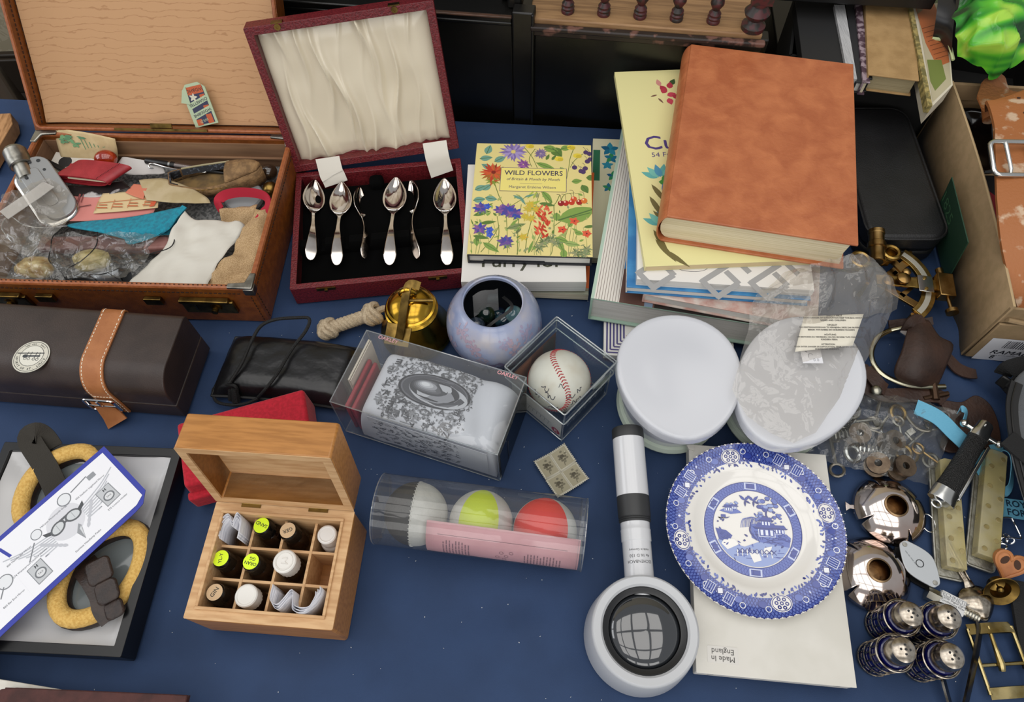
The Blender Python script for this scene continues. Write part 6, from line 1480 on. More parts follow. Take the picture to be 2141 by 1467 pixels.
# ------------------------------------------------------------ heart handled hand bell, ring and chain
ha = P(2094, 1238, .016); HBM = Matrix.Translation((ha.x, ha.y, .017)) @ Matrix.Rotation(D(-12), 4, 'Z') @ Matrix.Rotation(D(52), 4, 'X')
t = thing('heart_bell', 'small brass bell with a carved wooden heart handle', 'bell', M=HBM)
make('bell_cup', MB().lathe([(.0165, 0), (.0172, .0008), (.016, .002), (.0115, .004), (.0098, .009), (.0088, .014), (.005, .016)], 40, cap=False).lathe([(.0163, .0002), (.010, .0032), (.008, .012), (.0001, .014)], 40, cap=False).xf(Matrix.Rotation(D(180), 4, 'X')), OLDBRASS, t, smooth=True)
make('clapper', MB().ball((0, 0, -.004), .0035, 12, 8).tube([(0, 0, -.012), (0, 0, -.004)], .0008, 6), OLDBRASS, t, smooth=True)
TERR = mat('carved_orange_wood', '#b0713f', .5, col2='#9c5f33', ns=60)
hp = P(2110, 1180, .02); HPM = Matrix.Translation(hp) @ Matrix.Rotation(D(-28), 4, 'Z') @ Matrix.Rotation(D(28), 4, 'X')
heart = [(.95*16*math.sin(q)**3/16*.0165, (13*math.cos(q)-5*math.cos(2*q)-2*math.cos(3*q)-math.cos(4*q))/16*.0175) for q in [2*math.pi*k/40 for k in range(40)]]
make('heart_plate', MB().prism(heart[::-1], -.004, .002).xf(HPM), TERR, t, bevel=.0008, world=True)
make('heart_rim', MB().tube([(p[0]*.92, p[1]*.92, .0022) for p in heart], .0017, 6, closed=True).xf(HPM), TERR, t, smooth=True, world=True)
for s in (-1, 1): make('carved_hollow', MB().prism([(s*.006+p[0], p[1]) for p in ell(0, .003, .0032, .005, 14, s*.5)][::1], .0018, .0024).xf(HPM), mat('hollow_dark', '#3d2312', .8), t, world=True)
t = thing('key_ring', 'bent chrome key ring clip with a short chain', 'key ring', P(2110, 1115), 0)
make('wire_clip', MB().tube(spline([tuple(P(*q)) for q in ((2090, 1082, .008), (2112, 1082, .009), (2120, 1092, .009), (2134, 1122, .006), (2130, 1126, .006), (2105, 1122, .005))], 6), .0010, 8), CHROME, t, smooth=True, world=True)
for k, q in enumerate(((2100, 1128), (2112, 1130), (2096, 1142), (2098, 1154), (2104, 1120), (2096, 1164))):
    c = P(*q, .004); make('link', MB().tube([(c.x+.0036*math.cos(a), c.y+.0030*math.sin(a), c.z+.0018*math.sin(a+k)) for a in [2*math.pi*i/14 for i in range(14)]], .0009, 6, closed=True), CHROME, t, smooth=True, world=True)
solo('wire_ring', 'thin steel ring half hidden beside the left resin strip', 'ring', MB().tube([tuple(P(1941, 1093, .004)+Vector((.007*math.cos(a), .010*math.sin(a), 0))) for a in [2*math.pi*i/24 for i in range(24)]], .0007, 6, closed=True), STEEL, smooth=True)
solo('black_strap', 'black webbing strap lying at the right edge below the bell', 'strap', MB().strip(spline([tuple(P(*q)) for q in ((2128, 1215, .004), (2138, 1260, .006), (2150, 1330, .005), (2165, 1400, .004))], 6), .022, th=.004), mat('black_webbing', '#0d0d0e', .85, bump=.5, bs=700), smooth=True)

# ------------------------------------------------------------ pale blue lanyard
LBL = mat('pale_blue_tape', '#69aecb', .6, col2='#5fa4c3', ns=300, stretch=(1, 20, 1)); NAVYT = '#16324a'
t = thing('lanyard', 'pale blue printed lanyard threaded behind the knife and resin strips', 'lanyard', P(2080, 960), 0)
make('band', MB().strip(spline([tuple(P(*q)) for q in ((1915, 850, .028), (1960, 872, .027), (1995, 905, .022), (2035, 945, .012), (2060, 985, .004))], 6), .020, th=.0008), LBL, t, smooth=True, world=True)
make('small_loop', MB().strip(spline([tuple(P(*q)) for q in ((2003, 862, .012), (2010, 854, .018), (2020, 862, .016), (2014, 884, .010))], 6), .008, up=(.6, -.4, .6), th=.0008), LBL, t, smooth=True, world=True)
lp = [(2072, 940, .010), (2096, 938, .014), (2112, 952, .014), (2116, 985, .010), (2112, 1018, .008), (2096, 1030, .004)]
make('loop', MB().strip(spline([tuple(P(*q)) for q in lp], 6), .013, up=(.75, .1, .6), th=.0008), LBL, t, smooth=True, world=True)
e_ = P(2125, 1064, .003); EM = Matrix.Translation(e_) @ Matrix.Rotation(D(-10), 4, 'Z')
b_ = make('lettered_end', MB().box((.006, 0, 0), (.05, .022, .001)).xf(EM), LBL, t, world=True)
pr = Print(lambda u, v, h: tuple(EM @ Vector((u, v, .0006+h)))); pr.text('ROYAL', .006, .0050, .0105, NAVYT, 1, bold=.0004); pr.text('FORCES', .0075, -.0050, .0105, NAVYT, 1, bold=.0004); make('lettering', pr, printmat(.6), b_, world=True)
c_ = P(2108, 936, .016); pr = Print(lambda u, v, h: tuple(Matrix.Translation(c_) @ Matrix.Rotation(D(-25), 4, 'Z') @ Vector((u, v, h)))); pr.text('CE', 0, 0, .009, NAVYT, 1, rot=math.pi, bold=.0004); make('loop_lettering', pr, printmat(.6), t, world=True)

# ------------------------------------------------------------ leather paddle, spurs, grey camera bag
DKL = mat('oiled_brown_leather', '#33211a', .5, col2='#40291e', ns=40, bump=.25, bs=300); DKL2 = mat('rust_brown_leather', '#2c1c15', .62, col2='#3d271c', ns=25, bump=.25, bs=260)
o = [tuple(P(*q, .004)[:2]) for q in ((1965, 838), (2010, 840), (2040, 826), (2070, 845), (2088, 885), (2092, 930), (2070, 945), (2040, 920), (2000, 945), (1968, 935), (1975, 900), (1990, 880))]
solo('leather_flap', 'dark brown shaped leather flap lying behind the flick knife', 'leather piece', MB().prism(spline(o, 5, closed=True)[::-1], .001, .0045), DKL, bevel=.001)
t = thing('spur', 'metal spur with dark leather straps beside the cardboard box', 'spur', P(1900, 770), 0)
make('heel_band', MB().tube(spline([tuple(P(*q)) for q in ((1862, 690, .012), (1835, 705, .016), (1822, 735, .018), (1828, 762, .018), (1850, 785, .018), (1890, 802, .016), (1930, 808, .014), (1976, 808, .012))], 7), .0034, 10, flat=.7), mat('nickel_band', '#b8b49c', .2, 1), t, smooth=True, world=True)
make('back_band', MB().tube(spline([tuple(P(*q)) for q in ((1858, 692, .012), (1885, 686, .014), (1920, 682, .012), (1948, 682, .010))], 6), .0028, 8, flat=.7), mat('nickel_band', ''), t, smooth=True, world=True)
make('side_plate', MB().strip([tuple(P(1884, 690, .016)), tuple(P(1915, 712, .014))], .008, th=.002), STEEL, t, world=True)
tong = [[(1905, 672, .030), (1922, 668, .036), (1940, 672, .034)], [(1895, 700, .038), (1925, 697, .043), (1962, 705, .034)], [(1885, 735, .036), (1930, 735, .044), (1990, 722, .030)], [(1870, 775, .026), (1920, 785, .034), (1975, 765, .026)], [(1885, 800, .012), (1925, 806, .016), (1960, 800, .012)]]
def surf(net, nu=16, nv=12):
    rows = [spline([tuple(P(*p)) for p in r], nv//2) for r in net]; cols = list(zip(*rows)); return [list(x) for x in zip(*[spline(list(c), nu//4) for c in cols])]
make('tongue', MB().grid(surf(tong)), DKL2, t, smooth=True, solid=.0022, ang=180, world=True)
make('roll', MB().strip(spline([tuple(P(*q)) for q in ((1896, 690, .034), (1905, 678, .042), (1918, 672, .042), (1922, 690, .034), (1916, 712, .026))], 6), .018, up=(.2, -.6, .7), th=.002), DKL2, t, smooth=True, world=True)
make('strap', MB().strip(spline([tuple(P(*q)) for q in ((1980, 745, .010), (2000, 768, .006), (2020, 778, .005), (2041, 782, .004))], 6), [.012+.004*math.sin(math.pi*k/18) for k in range(19)], th=.0022), DKL2, t, smooth=True, world=True)
make('lower_strap', MB().strip(spline([tuple(P(*q)) for q in ((1800, 758, .012), (1795, 785, .012), (1815, 812, .012), (1850, 826, .012), (1900, 826, .010), (1960, 828, .008), (1975, 838, .006))], 6), .018, th=.0024), DKL, t, smooth=True, world=True)
make('back_strap', MB().strip(spline([tuple(P(*q)) for q in ((1858, 678, .008), (1890, 674, .010), (1925, 674, .008), (1950, 670, .010))], 6), .010, up=(0, -.5, .8), th=.0024), DKL, t, smooth=True, world=True)
make('pointed_tab', MB().strip(spline([tuple(P(*q)) for q in ((1812, 768, .016), (1835, 800, .018), (1852, 815, .014))], 6), .017, th=.002), DKL, t, smooth=True, world=True)
rv = P(1835, 813, .021); make('rivet', MB().ball((rv.x, rv.y, rv.z-.003), .0065, 16, 10, sz=.6), mat('pale_rivet', '#a9a698', .3, 1), t, smooth=True, world=True)
make('rowel_pin', MB().tube([tuple(P(1952, 800, .014)), tuple(P(1956, 835, .010))], [.0035, .005], 8).tube([tuple(P(1930, 833, .009)), tuple(P(1982, 822, .010))], .003, 8), mat('rusty_iron', '#4b382a', .5, .8), t, smooth=True, world=True)
GREYF = mat('grey_bag_fabric', '#55575a', .8, col2='#4c4e51', ns=80, bump=.4, bs=700)
t = thing('grey_camera_bag', 'grey zipped fabric bag with black webbing strap at right edge', 'bag', (P(2160, 920).x, P(2160, 920).y, 0), 0)
out = [(2118, 790), (2104, 830), (2100, 880), (2106, 940), (2118, 990), (2136, 1050), (2160, 1110), (2240, 1110), (2240, 780), (2160, 765)]
o = [tuple(P(*q, .045)[:2]) for q in out]
ob = [tuple(P(q[0]+34, q[1]+4, .0)[:2]) for q in out]; o = [tuple(P(q[0]+4, q[1], .07)[:2]) for q in out]
make('bag_body', MB().prism(spline(ob, 4, closed=True)[::-1], .0, .07, top=spline(o, 4, closed=True)[::-1]), GREYF, t, bevel=.014, seg=4, world=True)
zp = [(2122, 800), (2112, 840), (2114, 890), (2124, 940), (2136, 990), (2150, 1040)]
make('zip_tape', MB().strip(spline([tuple(P(q[0]+4, q[1], .071)) for q in zp], 6), .012, th=.002), mat('black_zip', '#0e0e0f', .6), t, smooth=True, world=True)
make('zip_teeth', MB().tube(spline([tuple(P(q[0]+4, q[1], .0725)) for q in zp], 6), .0012, 6), BLACKP, t, smooth=True, world=True)
make('webbing_patch', MB().strip([tuple(P(2118, 950, .073)), tuple(P(2146, 925, .074))], .030, th=.003), mat('black_webbing', ''), t, world=True)
make('strap', MB().strip(spline([tuple(P(*q)) for q in ((2096, 782, .03), (2108, 772, .038), (2132, 764, .042), (2170, 756, .042))], 6), .020, up=(0, -.4, .9), th=.003), mat('black_webbing', ''), t, smooth=True, world=True)
make('strap_slider', MB().strip([tuple(P(2090, 806, .02)), tuple(P(2108, 790, .034))], .012, th=.005).strip([tuple(P(2100, 816, .018)), tuple(P(2120, 802, .032))], .016, th=.006), BLACKP, t, bevel=.0015, world=True)
make('strap_tail', MB().strip(spline([tuple(P(*q)) for q in ((2114, 794, .034), (2126, 806, .030), (2142, 806, .040), (2165, 792, .05))], 6), .020, up=(0, -.4, .9), th=.003), mat('black_webbing', ''), t, smooth=True, world=True)

# ------------------------------------------------------------ bag of keys and metal bits
RUST = mat('rusty_steel', '#6b5c4c', .4, .8, col2='#4a3d32', ns=80); BITS = [RUST, DULLSTEEL, STEEL, DULLSTEEL, OLDBRASS, BRONZE, mat('pewter', '#857f74', .35, 1)]
rr = random.Random(21)
kinds = ['cup_hook', 'washer', 'old_key', 'coil_spring', 'cotton_reel', 'screw_eye']
lbln = {'cup_hook': 'bent metal cup hook', 'washer': 'round metal washer', 'old_key': 'old toothed key', 'coil_spring': 'short coil spring', 'cotton_reel': 'small wooden reel', 'screw_eye': 'long screw eye'}
spots = [(1745, 880), (1775, 862), (1800, 880), (1760, 915), (1790, 915), (1825, 905), (1850, 880), (1780, 950), (1745, 945), (1815, 945), (1850, 930), (1880, 905), (1905, 885), (1890, 945), (1920, 930), (1860, 965), (1830, 975), (1930, 905), (1905, 970), (1875, 865), (1835, 855), (1785, 895), (1870, 985), (1940, 955)]
ordn = ['topmost', 'second', 'third', 'fourth']
for k, q in enumerate(spots):
    kd = kinds[k % 6]; c = P(*q, .008); a = rr.uniform(0, 6.28); z = .004+.008*rr.random(); m = rr.choice(BITS); b = MB()
    if kd == 'cup_hook': b.tube(spline([(-.016, 0, 0), (0, 0, 0), (.008, .002, .001), (.012, .008, .001), (.007, .013, 0), (.002, .010, 0)], 5), .0014, 7)
    elif kd == 'washer': b.tube([(.0065*math.cos(t_), .0065*math.sin(t_), .001) for t_ in [2*math.pi*i/20 for i in range(20)]], .0022, 8, closed=True)
    elif kd == 'old_key': b.tube([(-.014, 0, 0), (.010, 0, 0)], .0015, 8).tube([(.015+.0055*math.cos(t_), .0055*math.sin(t_), 0) for t_ in [2*math.pi*i/16 for i in range(16)]], .0014, 6, closed=True).box((-.012, .004, 0), (.005, .006, .002))
    elif kd == 'coil_spring': b.tube([(-.011+.022*i/60, .0045*math.cos(i*.7), .0045*math.sin(i*.7)+.004) for i in range(61)], .0009, 5)
    elif kd == 'cotton_reel': b.lathe([(.0001, 0), (.0095, 0), (.0095, .003), (.006, .004), (.006, .010), (.009, .011), (.009, .014), (.003, .014), (.003, .008)], 20, cap=False); m = RUST
    else: b.tube([(-.020, 0, 0), (.006, 0, .001)], .0011, 6).tube([(.010+.0045*math.cos(t_), .0045*math.sin(t_), .001) for t_ in [2*math.pi*i/14 for i in range(14)]], .0012, 6, closed=True)
    b.xf(Matrix.Translation((c.x, c.y, z)) @ Matrix.Scale(1.35, 4) @ Matrix.Rotation(a, 4, 'Z') @ Matrix.Rotation(rr.uniform(-.3, .3), 4, 'X'))
    where = ['near the top left', 'at the middle', 'near the bottom', 'at the right side'][k//6]
    solo(kd, lbln[kd]+' '+where+' of the clear bag of bits', 'hardware', b, m, 'bits of hardware in the clear bag', smooth=True)
KF = clear('thin_bag_film', '#eef0f0', .06, .05, .6, haze=.07, hazecol='#e8e8e4', bump=.7, bs=55)
t = thing('bag_of_bits', 'clear grip bag filled with old keys, hooks and metal bits', 'bag', P(1830, 920), 0)
net2 = [[(1684, 950, .002), (1740, 975, .004), (1830, 995, .006), (1900, 1008, .005), (1942, 1018, .002)], [(1700, 915, .010), (1760, 935, .022), (1830, 950, .026), (1900, 960, .024), (1960, 968, .004)], [(1722, 870, .012), (1780, 890, .026), (1840, 905, .030), (1910, 915, .026), (1975, 920, .006)], [(1740, 838, .010), (1800, 848, .024), (1860, 858, .026), (1930, 868, .022), (1995, 880, .010)], [(1760, 815, .004), (1810, 822, .008), (1870, 832, .010), (1950, 850, .012), (2002, 868, .014)]]
make('film', MB().grid(film(net2, 50, 56, .010, 42, 14)), KF, t, smooth=True, ang=180, world=True)
sea = [tuple(P(*q)) for q in ((1758, 815, .006), (1740, 850, .012), (1722, 880, .014), (1700, 920, .011), (1686, 950, .003))]
make('grip_seal', MB().tube(spline(sea, 5), .0012, 6), ACRE, t, smooth=True, world=True)
# ------------------------------------------------------------ black trunk added to darken the ground behind the table's right half
t = thing('dark_backdrop', 'low black trunk added for a dark ground behind the right half of the table', 'backdrop', (.87, 1.07, -.75), D(-6.7))
make('backdrop_body', MB().box((0, 0, .36), (.80, .58, .72)), BLACKW, t, bevel=.004); make('backdrop_top', MB().box((0, 0, .731), (.81, .59, .022)), BLACKW, t, bevel=.003)
# ------------------------------------------------------------ black zip case
ZM = frame_at(.519, .681, 0, -3)
t = thing('zip_case', 'flat black leather zip case with rounded corners beside the orange book', 'case', M=ZM)
BKL = mat('matt_black_leather', '#0f0f10', .5, col2='#161618', ns=20, bump=.2, bs=500)
zr = rrect(.104, .238, .024, 6); make('case_base', MB().prism(zr, 0, .021), BKL, t, bevel=.004, seg=3); make('case_lid', MB().prism(zr, .0235, .05), BKL, t, bevel=.006, seg=3)
make('zip', MB().prism(rrect(.100, .234, .022, 6), .0205, .024), BLACKP, t); make('piping', MB().tube([(p[0], p[1], .047) for p in rrect(.1035, .2375, .024, 6)], .0018, 6, closed=True), BKL, t, smooth=True)
# ------------------------------------------------------------ brown cardboard box
KRAFT = mat('brown_cardboard', '#8f7757', .8, col2='#867050', ns=90, bump=.1, bs=500); KRAFTE = mat('cardboard_edge', '#b39a74', .85)
fc = P(2010, 742); CM = Matrix.Translation((fc.x, fc.y, 0)) @ Matrix.Rotation(D(-8.3), 4, 'Z')
t = thing('cardboard_box', 'open brown cardboard box with barcode label at the right edge', 'box', M=CM)
cl, cw, ch = .365, .30, .108
def wall(nm, mb): return make(nm, mb, KRAFT, t)
# left side bulges a little, open top
rows = [[(.004*math.sin(math.pi*y/cl)*-1*(z/ch)-.0 + .010*math.sin(math.pi*min(1, y/cl))*(z/ch), y, z) for z in (0, ch*.5, ch)] for y in [cl*k/12 for k in range(13)]]
make('side_wall', MB().grid(rows), KRAFT, t, smooth=True, solid=.003)
wall('front_wall', MB().box((cw/2, .0015, ch*.48), (cw, .003, ch*.96))); wall('back_wall', MB().box((cw/2, cl-.0015, ch/2), (cw, .003, ch))); wall('far_wall', MB().box((cw-.0015, cl/2, ch/2), (.003, cl-.006, ch))); wall('bottom', MB().box((cw/2, cl/2, .002), (cw-.006, cl-.006, .003)))
make('front_flap', MB().prism([(.002, -.004), (.06, -.003), (cw, -.004), (cw, -.0008), (.002, -.0008)], .004, ch-.030), KRAFT, t, bevel=.001)
make('rolled_edge', MB().tube([(.006, -.002, ch-.022), (.03, -.003, ch-.026), (.10, -.004, ch-.012), (cw, -.004, ch-.012)], .0032, 8), KRAFT, t, smooth=True)
make('back_flap', MB().box((cw/2, cl-.004, ch-.012), (cw-.006, .002, .024)), KRAFT, t); make('top_edge', MB().tube([(.0015+.010*math.sin(math.pi*min(1, y/cl))-.004*math.sin(math.pi*y/cl), y, ch+.0002) for y in [cl*k/12 for k in range(13)]], .0017, 6), KRAFTE, t, smooth=True)
pr = Print(lambda u, v, h: (u, -.0042-h, v)); pr.poly([(.010, .0015), (.20, .0015), (.20, .050), (.010, .050)], '#d2d2d6', 1)
rr = random.Random(8); x = .030
while x < .11: w_ = rr.choice((.0008, .0014, .0022)); pr.rect(x, .038, w_, .016, '#3b3b40', 2); x += w_+rr.choice((.001, .0016))
pr.text('RAMADA EX', .060, .020, .0115, '#26262a', 2, shear=.2, bold=.0004, sx=1.15); pr.text('8', .030, .0085, .011, '#26262a', 2, bold=.0005); pr.squiggle(.050, .0125, .05, .0018, .0018, '#5a5a60', 2, seed=4)
make('barcode_label', pr, printmat(.5), t)
GM = CM @ Matrix.Translation((-.011, .155, .048)) @ Matrix.Rotation(D(90), 4, 'Z') @ Matrix.Rotation(D(80), 4, 'X')
t = thing('green_card', 'dark green card marked 1825 leaning against the cardboard box', 'card', M=GM)
make('card', MB().box((0, 0, 0), (.105, .085, .0012)), mat('dark_green_card', '#1c3f2c', .6), t); pr = Print(lambda u, v, h: (u, v, -.0008-h)); pr.text('1825', .028, .012, .026, '#3f6a4a', 1, rot=0, sx=-1); make('card_print', pr, printmat(.6), t)
# inside the cardboard box
t = thing('weight_belt', 'wide worn tan leather belt with double prong buckle in the cardboard box', 'belt', P(2120, 400, .08), 0)
BELT = mat('worn_tan_belt', '#a06234', .55, col2='#c4a88c', ns=45, nf=(.56, .64), detail=8, bump=.25, bs=300)
bp = [(2085, 232, .085), (2088, 205, .120), (2110, 208, .135), (2128, 260, .140), (2134, 330, .140), (2140, 420, .136), (2146, 500, .126), (2158, 570, .110), (2172, 640, .085)]
wid = .085
path = spline([tuple(P(x+26, y, z)) for x, y, z in bp], 6); wl = [.082 if k < 30 else .082-.0006*(k-30) for k in range(len(path))]
make('belt_band', MB().strip(path, wl, up=(-.2, -.3, .9), th=.005), BELT, t, smooth=True, world=True)
for k in range(12, len(path)-4, 4):
    for s in (-.024, .004):
        p = Vector(path[k]); tg = (Vector(path[k+1])-Vector(path[k-1])).normalized(); u = Vector((-.2, -.3, .9)); u = (u-tg*u.dot(tg)).normalized(); c_ = tg.cross(u)
        q = p-c_*s*-1+u*.0026 if False else p+c_*(-s)*-1+u*.0026
        make('punch_hole', MB().lathe([(.0022, -.0006), (.0022, .0003), (.0001, .0003)], 10).xf(Matrix.Translation(q) @ u.to_track_quat('Z', 'Y').to_matrix().to_4x4()), mat('dark_hole_brown', '#3d2214', .8), t, world=True)
bc_ = P(2128, 331, .147); KM2 = Matrix.Translation(bc_) @ Matrix.Rotation(D(-4), 4, 'Z') @ Matrix.Rotation(D(14), 4, 'X')
make('buckle', MB().tube([(p[0]+.012, p[1], 0) for p in rrect(.084, .044, .007, 4)], .0030, 10, closed=True).xf(KM2), STEEL, t, smooth=True, world=True)
for x in (-.012, .018): make('prong', MB().tube([(x, .020, .001), (x, -.016, .003), (x, -.022, .0)], [.0026, .0022, .0018], 8).xf(KM2), STEEL, t, smooth=True, world=True)
make('rolled_end', MB().tube([tuple(P(2070, 208, .108)), tuple(P(2074, 250, .100))], .011, 14), BELT, t, smooth=True, world=True)
solo('black_plastic_tray', 'glossy black plastic tray lying at the back of the cardboard box', 'tray', MB().grid(surf([[(1988, 228, .075), (2030, 225, .080), (2075, 232, .078)], [(1992, 275, .060), (2030, 270, .055), (2075, 275, .060)], [(2005, 320, .058), (2040, 322, .054), (2080, 322, .056)], [(2015, 362, .062), (2050, 364, .066), (2085, 362, .064)]])), mat('gloss_black_plastic', '#0b0b0c', .12), smooth=True, solid=.002)
solo('dark_cloth', 'black folded cloth lying at the bottom of the cardboard box', 'cloth', MB().grid(surf([[(1990, 370, .030), (2060, 370, .030), (2150, 370, .030)], [(2030, 450, .026), (2080, 450, .030), (2160, 450, .026)], [(2060, 540, .024), (2100, 540, .028), (2170, 540, .024)], [(2095, 625, .018), (2130, 625, .022), (2180, 625, .018)]])), mat('black_cloth', '#0e0d10', .9), smooth=True, solid=.003)
solo('crimson_scarf', 'crimson cloth band edged white across the cardboard box', 'cloth', MB().strip(spline([tuple(P(*q)) for q in ((2020, 395, .050), (2050, 410, .056), (2085, 440, .054), (2120, 490, .050))], 6), .030, th=.002), mat('crimson_cloth', '#8e1626', .8), smooth=True)
solo('white_shoelace', 'white lace lying across the black cloth in the cardboard box', 'lace', MB().tube(spline([tuple(P(*q)) for q in ((2022, 392, .058), (2030, 385, .060), (2034, 396, .058), (2045, 420, .058), (2062, 445, .054), (2090, 470, .052))], 6), .0028, 7), mat('white_cord', '#cfcbc6', .7), smooth=True)
solo('dark_red_cloth', 'dark red cloth corner low at the near end of the cardboard box', 'cloth', MB().grid(surf([[(2068, 505, .042), (2090, 500, .044), (2130, 510, .042)], [(2080, 530, .038), (2100, 530, .042), (2135, 530, .038)], [(2090, 545, .036), (2110, 548, .038), (2140, 545, .036)]])), mat('crimson_cloth', ''), smooth=True, solid=.002)

# ------------------------------------------------------------ black carton of books behind
def quadbox(name, label, cat, quad, z0, z1, m, group=None, parts=None):
    """an upright-sided block whose top face is surveyed at height z1"""
    q = [tuple(P(*p, z1)[:2]) for p in quad]; return q
KM_ = frame_at(.604, .879, 0, -17)
t = thing('black_carton', 'torn black cardboard carton holding old books behind the zip case', 'carton', M=KM_)
BCARD = mat('black_card', '#0d0d0d', .7, col2='#151413', ns=30); TORN = mat('torn_brown_card', '#5d4a38', .9, col2='#3a2f26', ns=120)
b = MB()
kw, kd, kh = .36, .16, .10
make('front_panel', MB().box((0, -kd/2, kh/2), (kw, .004, kh)), BCARD, t); make('back_panel', MB().box((0, kd/2, kh/2), (kw, .004, kh)), BCARD, t)
for s in (-1, 1): make('side_panel', MB().box((s*kw/2, 0, kh/2), (.004, kd, kh)), BCARD, t)
make('base_panel', MB().box((0, 0, .002), (kw, kd, .004)), BCARD, t)
make('torn_flap', MB().prism([(-.12, -kd/2-.006), (-.045, -kd/2-.006), (-.043, -kd/2+.004), (-.12, -kd/2+.004)], kh-.001, kh+.003), TORN, t); make('torn_flap', MB().prism([(-.04, -kd/2-.006), (.03, -kd/2-.006), (.03, -kd/2+.004), (-.038, -kd/2+.003)], kh-.001, kh+.003), TORN, t)
def lying(name, label, quad, z0, h, cov, pages, group='old books in the black carton', soft=False):
    a, b_, c, d = [P(*p, z0+h) for p in quad]; ctr = (a+b_+c+d)/4; ax = (a-d+b_-c).normalized()
    M = Matrix.Translation((ctr.x, ctr.y, z0)) @ Matrix.Rotation(math.atan2(ax.y, ax.x)-math.pi/2, 4, 'Z')
    return book(name, label, M, ((b_-a).length+(c-d).length)/2, ((a-d).length+(b_-c).length)/2, h, cov, pages, bd=.002, ov=.003, soft=soft, group=group)
lying('ring_binder', 'dark grey ring binder with white papers among the boxed books', [(1664, 4), (1748, 4), (1782, 178), (1682, 172)], .104, .016, mat('charcoal_binder', '#1f1f20', .6), WPAGES)
solo('paper_bundle', 'bundle of white papers beside the dark ring binder', 'papers', MB().prism([tuple(P(*q, .125)[:2]) for q in ((1744, 10), (1766, 10), (1792, 165), (1774, 165))][::-1], .1035, .125), mat('loose_papers', '#b9b9ba', .8, col2='#9c9c9e', ns=200, stretch=(8, .3, 1)))
lying('dark_grey_book', 'narrow dark grey book between the papers and the mottled book', [(1768, 8), (1786, 8), (1806, 172), (1790, 172)], .104, .018, mat('slate_cover', '#232326', .6), WPAGES)
lying('mottled_book', 'old book with purple and white mottled cover in the carton', [(1787, 8), (1804, 8), (1818, 172), (1806, 172)], .104, .021, mat('mottled_purple_cover', '#4a3440', .6, col2='#9a8890', ns=90, nf=(.48, .56)), CREAMP)
lying('thin_black_book', 'thin black book next to the old beige book', [(1806, 8), (1814, 8), (1824, 165), (1818, 165)], .104, .022, mat('thin_black_cover', '#0c0c0c', .5), WPAGES)
t = lying('beige_book', 'old beige cloth book with frayed spine in the black carton', [(1813, 4), (1902, 4), (1926, 172), (1812, 152)], .104, .026, mat('beige_cloth_cover', '#ab8a5c', .75, col2='#9a7a4e', ns=40, bump=.2, bs=500), mat('foxed_pages', '#a89a78', .85, col2='#8b7d5c', ns=260, stretch=(.02, .02, 6)))
ALB = mat('album_edge', '#cfc6b2', .7)
aq = [(1898, -30), (1975, -30), (1992, 178), (1946, 226)]; q = [P(*p, .130) for p in aq]
t = thing('picture_album', 'tall picture album patterned with green and orange shapes', 'book', (q[3].x, q[3].y, .104)); 
make('boards', MB().prism([(p.x, p.y) for p in q][::-1], .104, .130), ALB, t, world=True)
pr = Print(lambda u, v, h: tuple(P(u, v, .1302)+Vector((0, 0, h)))); 
pr.poly([(1908, -28), (1972, -28), (1989, 176), (1950, 214)], '#b3a88c', 1); pr.poly([(1912, 10), (1950, 0), (1975, 60), (1985, 130), (1960, 140), (1935, 90)], '#b0643a', 2); pr.poly([(1938, 125), (1968, 125), (1978, 165), (1955, 190), (1945, 170)], '#6f7a3c', 2); pr.poly([(1912, -28), (1935, -28), (1930, 20), (1918, 30)], '#7d6a4a', 2); pr.poly([(1940, -20), (1968, -20), (1962, 6), (1948, 8)], '#55613c', 2)
for k in range(8): pr.line([(1928+k*4, 60+k*9), (1955+k*4, 52+k*9)], 1.2, '#6a3a22', 3)
for k in range(9): pr.line([(1972, -20+k*12), (1983, -16+k*12)], 1.4, '#4a4434', 3)
make('cover_print', pr, printmat(.5), t, world=True)
make('spine_cloth', MB().strip([tuple(P(1890, -30, .128)), tuple(P(1940, 228, .128))], .006, th=.012), mat('green_gold_cloth', '#6b6238', .7, col2='#a8955a', ns=160), t, world=True)
t = thing('black_tray', 'black plastic tray resting on top of the boxed books', 'tray', (P(1790, -20, .16).x, P(1790, -20, .16).y, .14), D(-9))
make('tray_base', MB().box((0, .09, .012), (.20, .2, .004)), BLACKP, t); 
for s, (cx_, cy_, w_, d_) in enumerate(((0, -.008, .21, .006), (-.102, .09, .006, .2), (.102, .09, .006, .2))): make('tray_rim', MB().box((cx_, cy_, .016), (w_, d_, .022)), BLACKP, t, bevel=.002)
# green shopper
def greenmat():
    m = mat('green_bag_plastic', '#3f9a2c', .25); nt = m.node_tree; tc = nt.nodes.new('ShaderNodeTexCoord'); mp = nt.nodes.new('ShaderNodeMapping'); mp.inputs['Rotation'].default_value = (0, 0, .5); mp.inputs['Scale'].default_value = (.5, 1.6, 1)
    n = nt.nodes.new('ShaderNodeTexNoise'); n.inputs['Scale'].default_value = 14; n.inputs['Detail'].default_value = 1; n.inputs['Distortion'].default_value = 1.5; r = nt.nodes.new('ShaderNodeValToRGB'); e = r.color_ramp.elements
    e[0].position = .40; e[0].color = (*lin('#123a17'), 1); e[1].position = .66; e[1].color = (*lin('#a4d24a'), 1); x = e.new(.50); x.color = (*lin('#2f8a2a'), 1); x = e.new(.58); x.color = (*lin('#5cb52e'), 1)
    nt.links.new(tc.outputs['Object'], mp.inputs[0]); nt.links.new(mp.outputs[0], n.inputs['Vector']); nt.links.new(n.outputs[0], r.inputs[0]); nt.links.new(r.outputs[0], nt.nodes['Principled BSDF'].inputs['Base Color']); return m
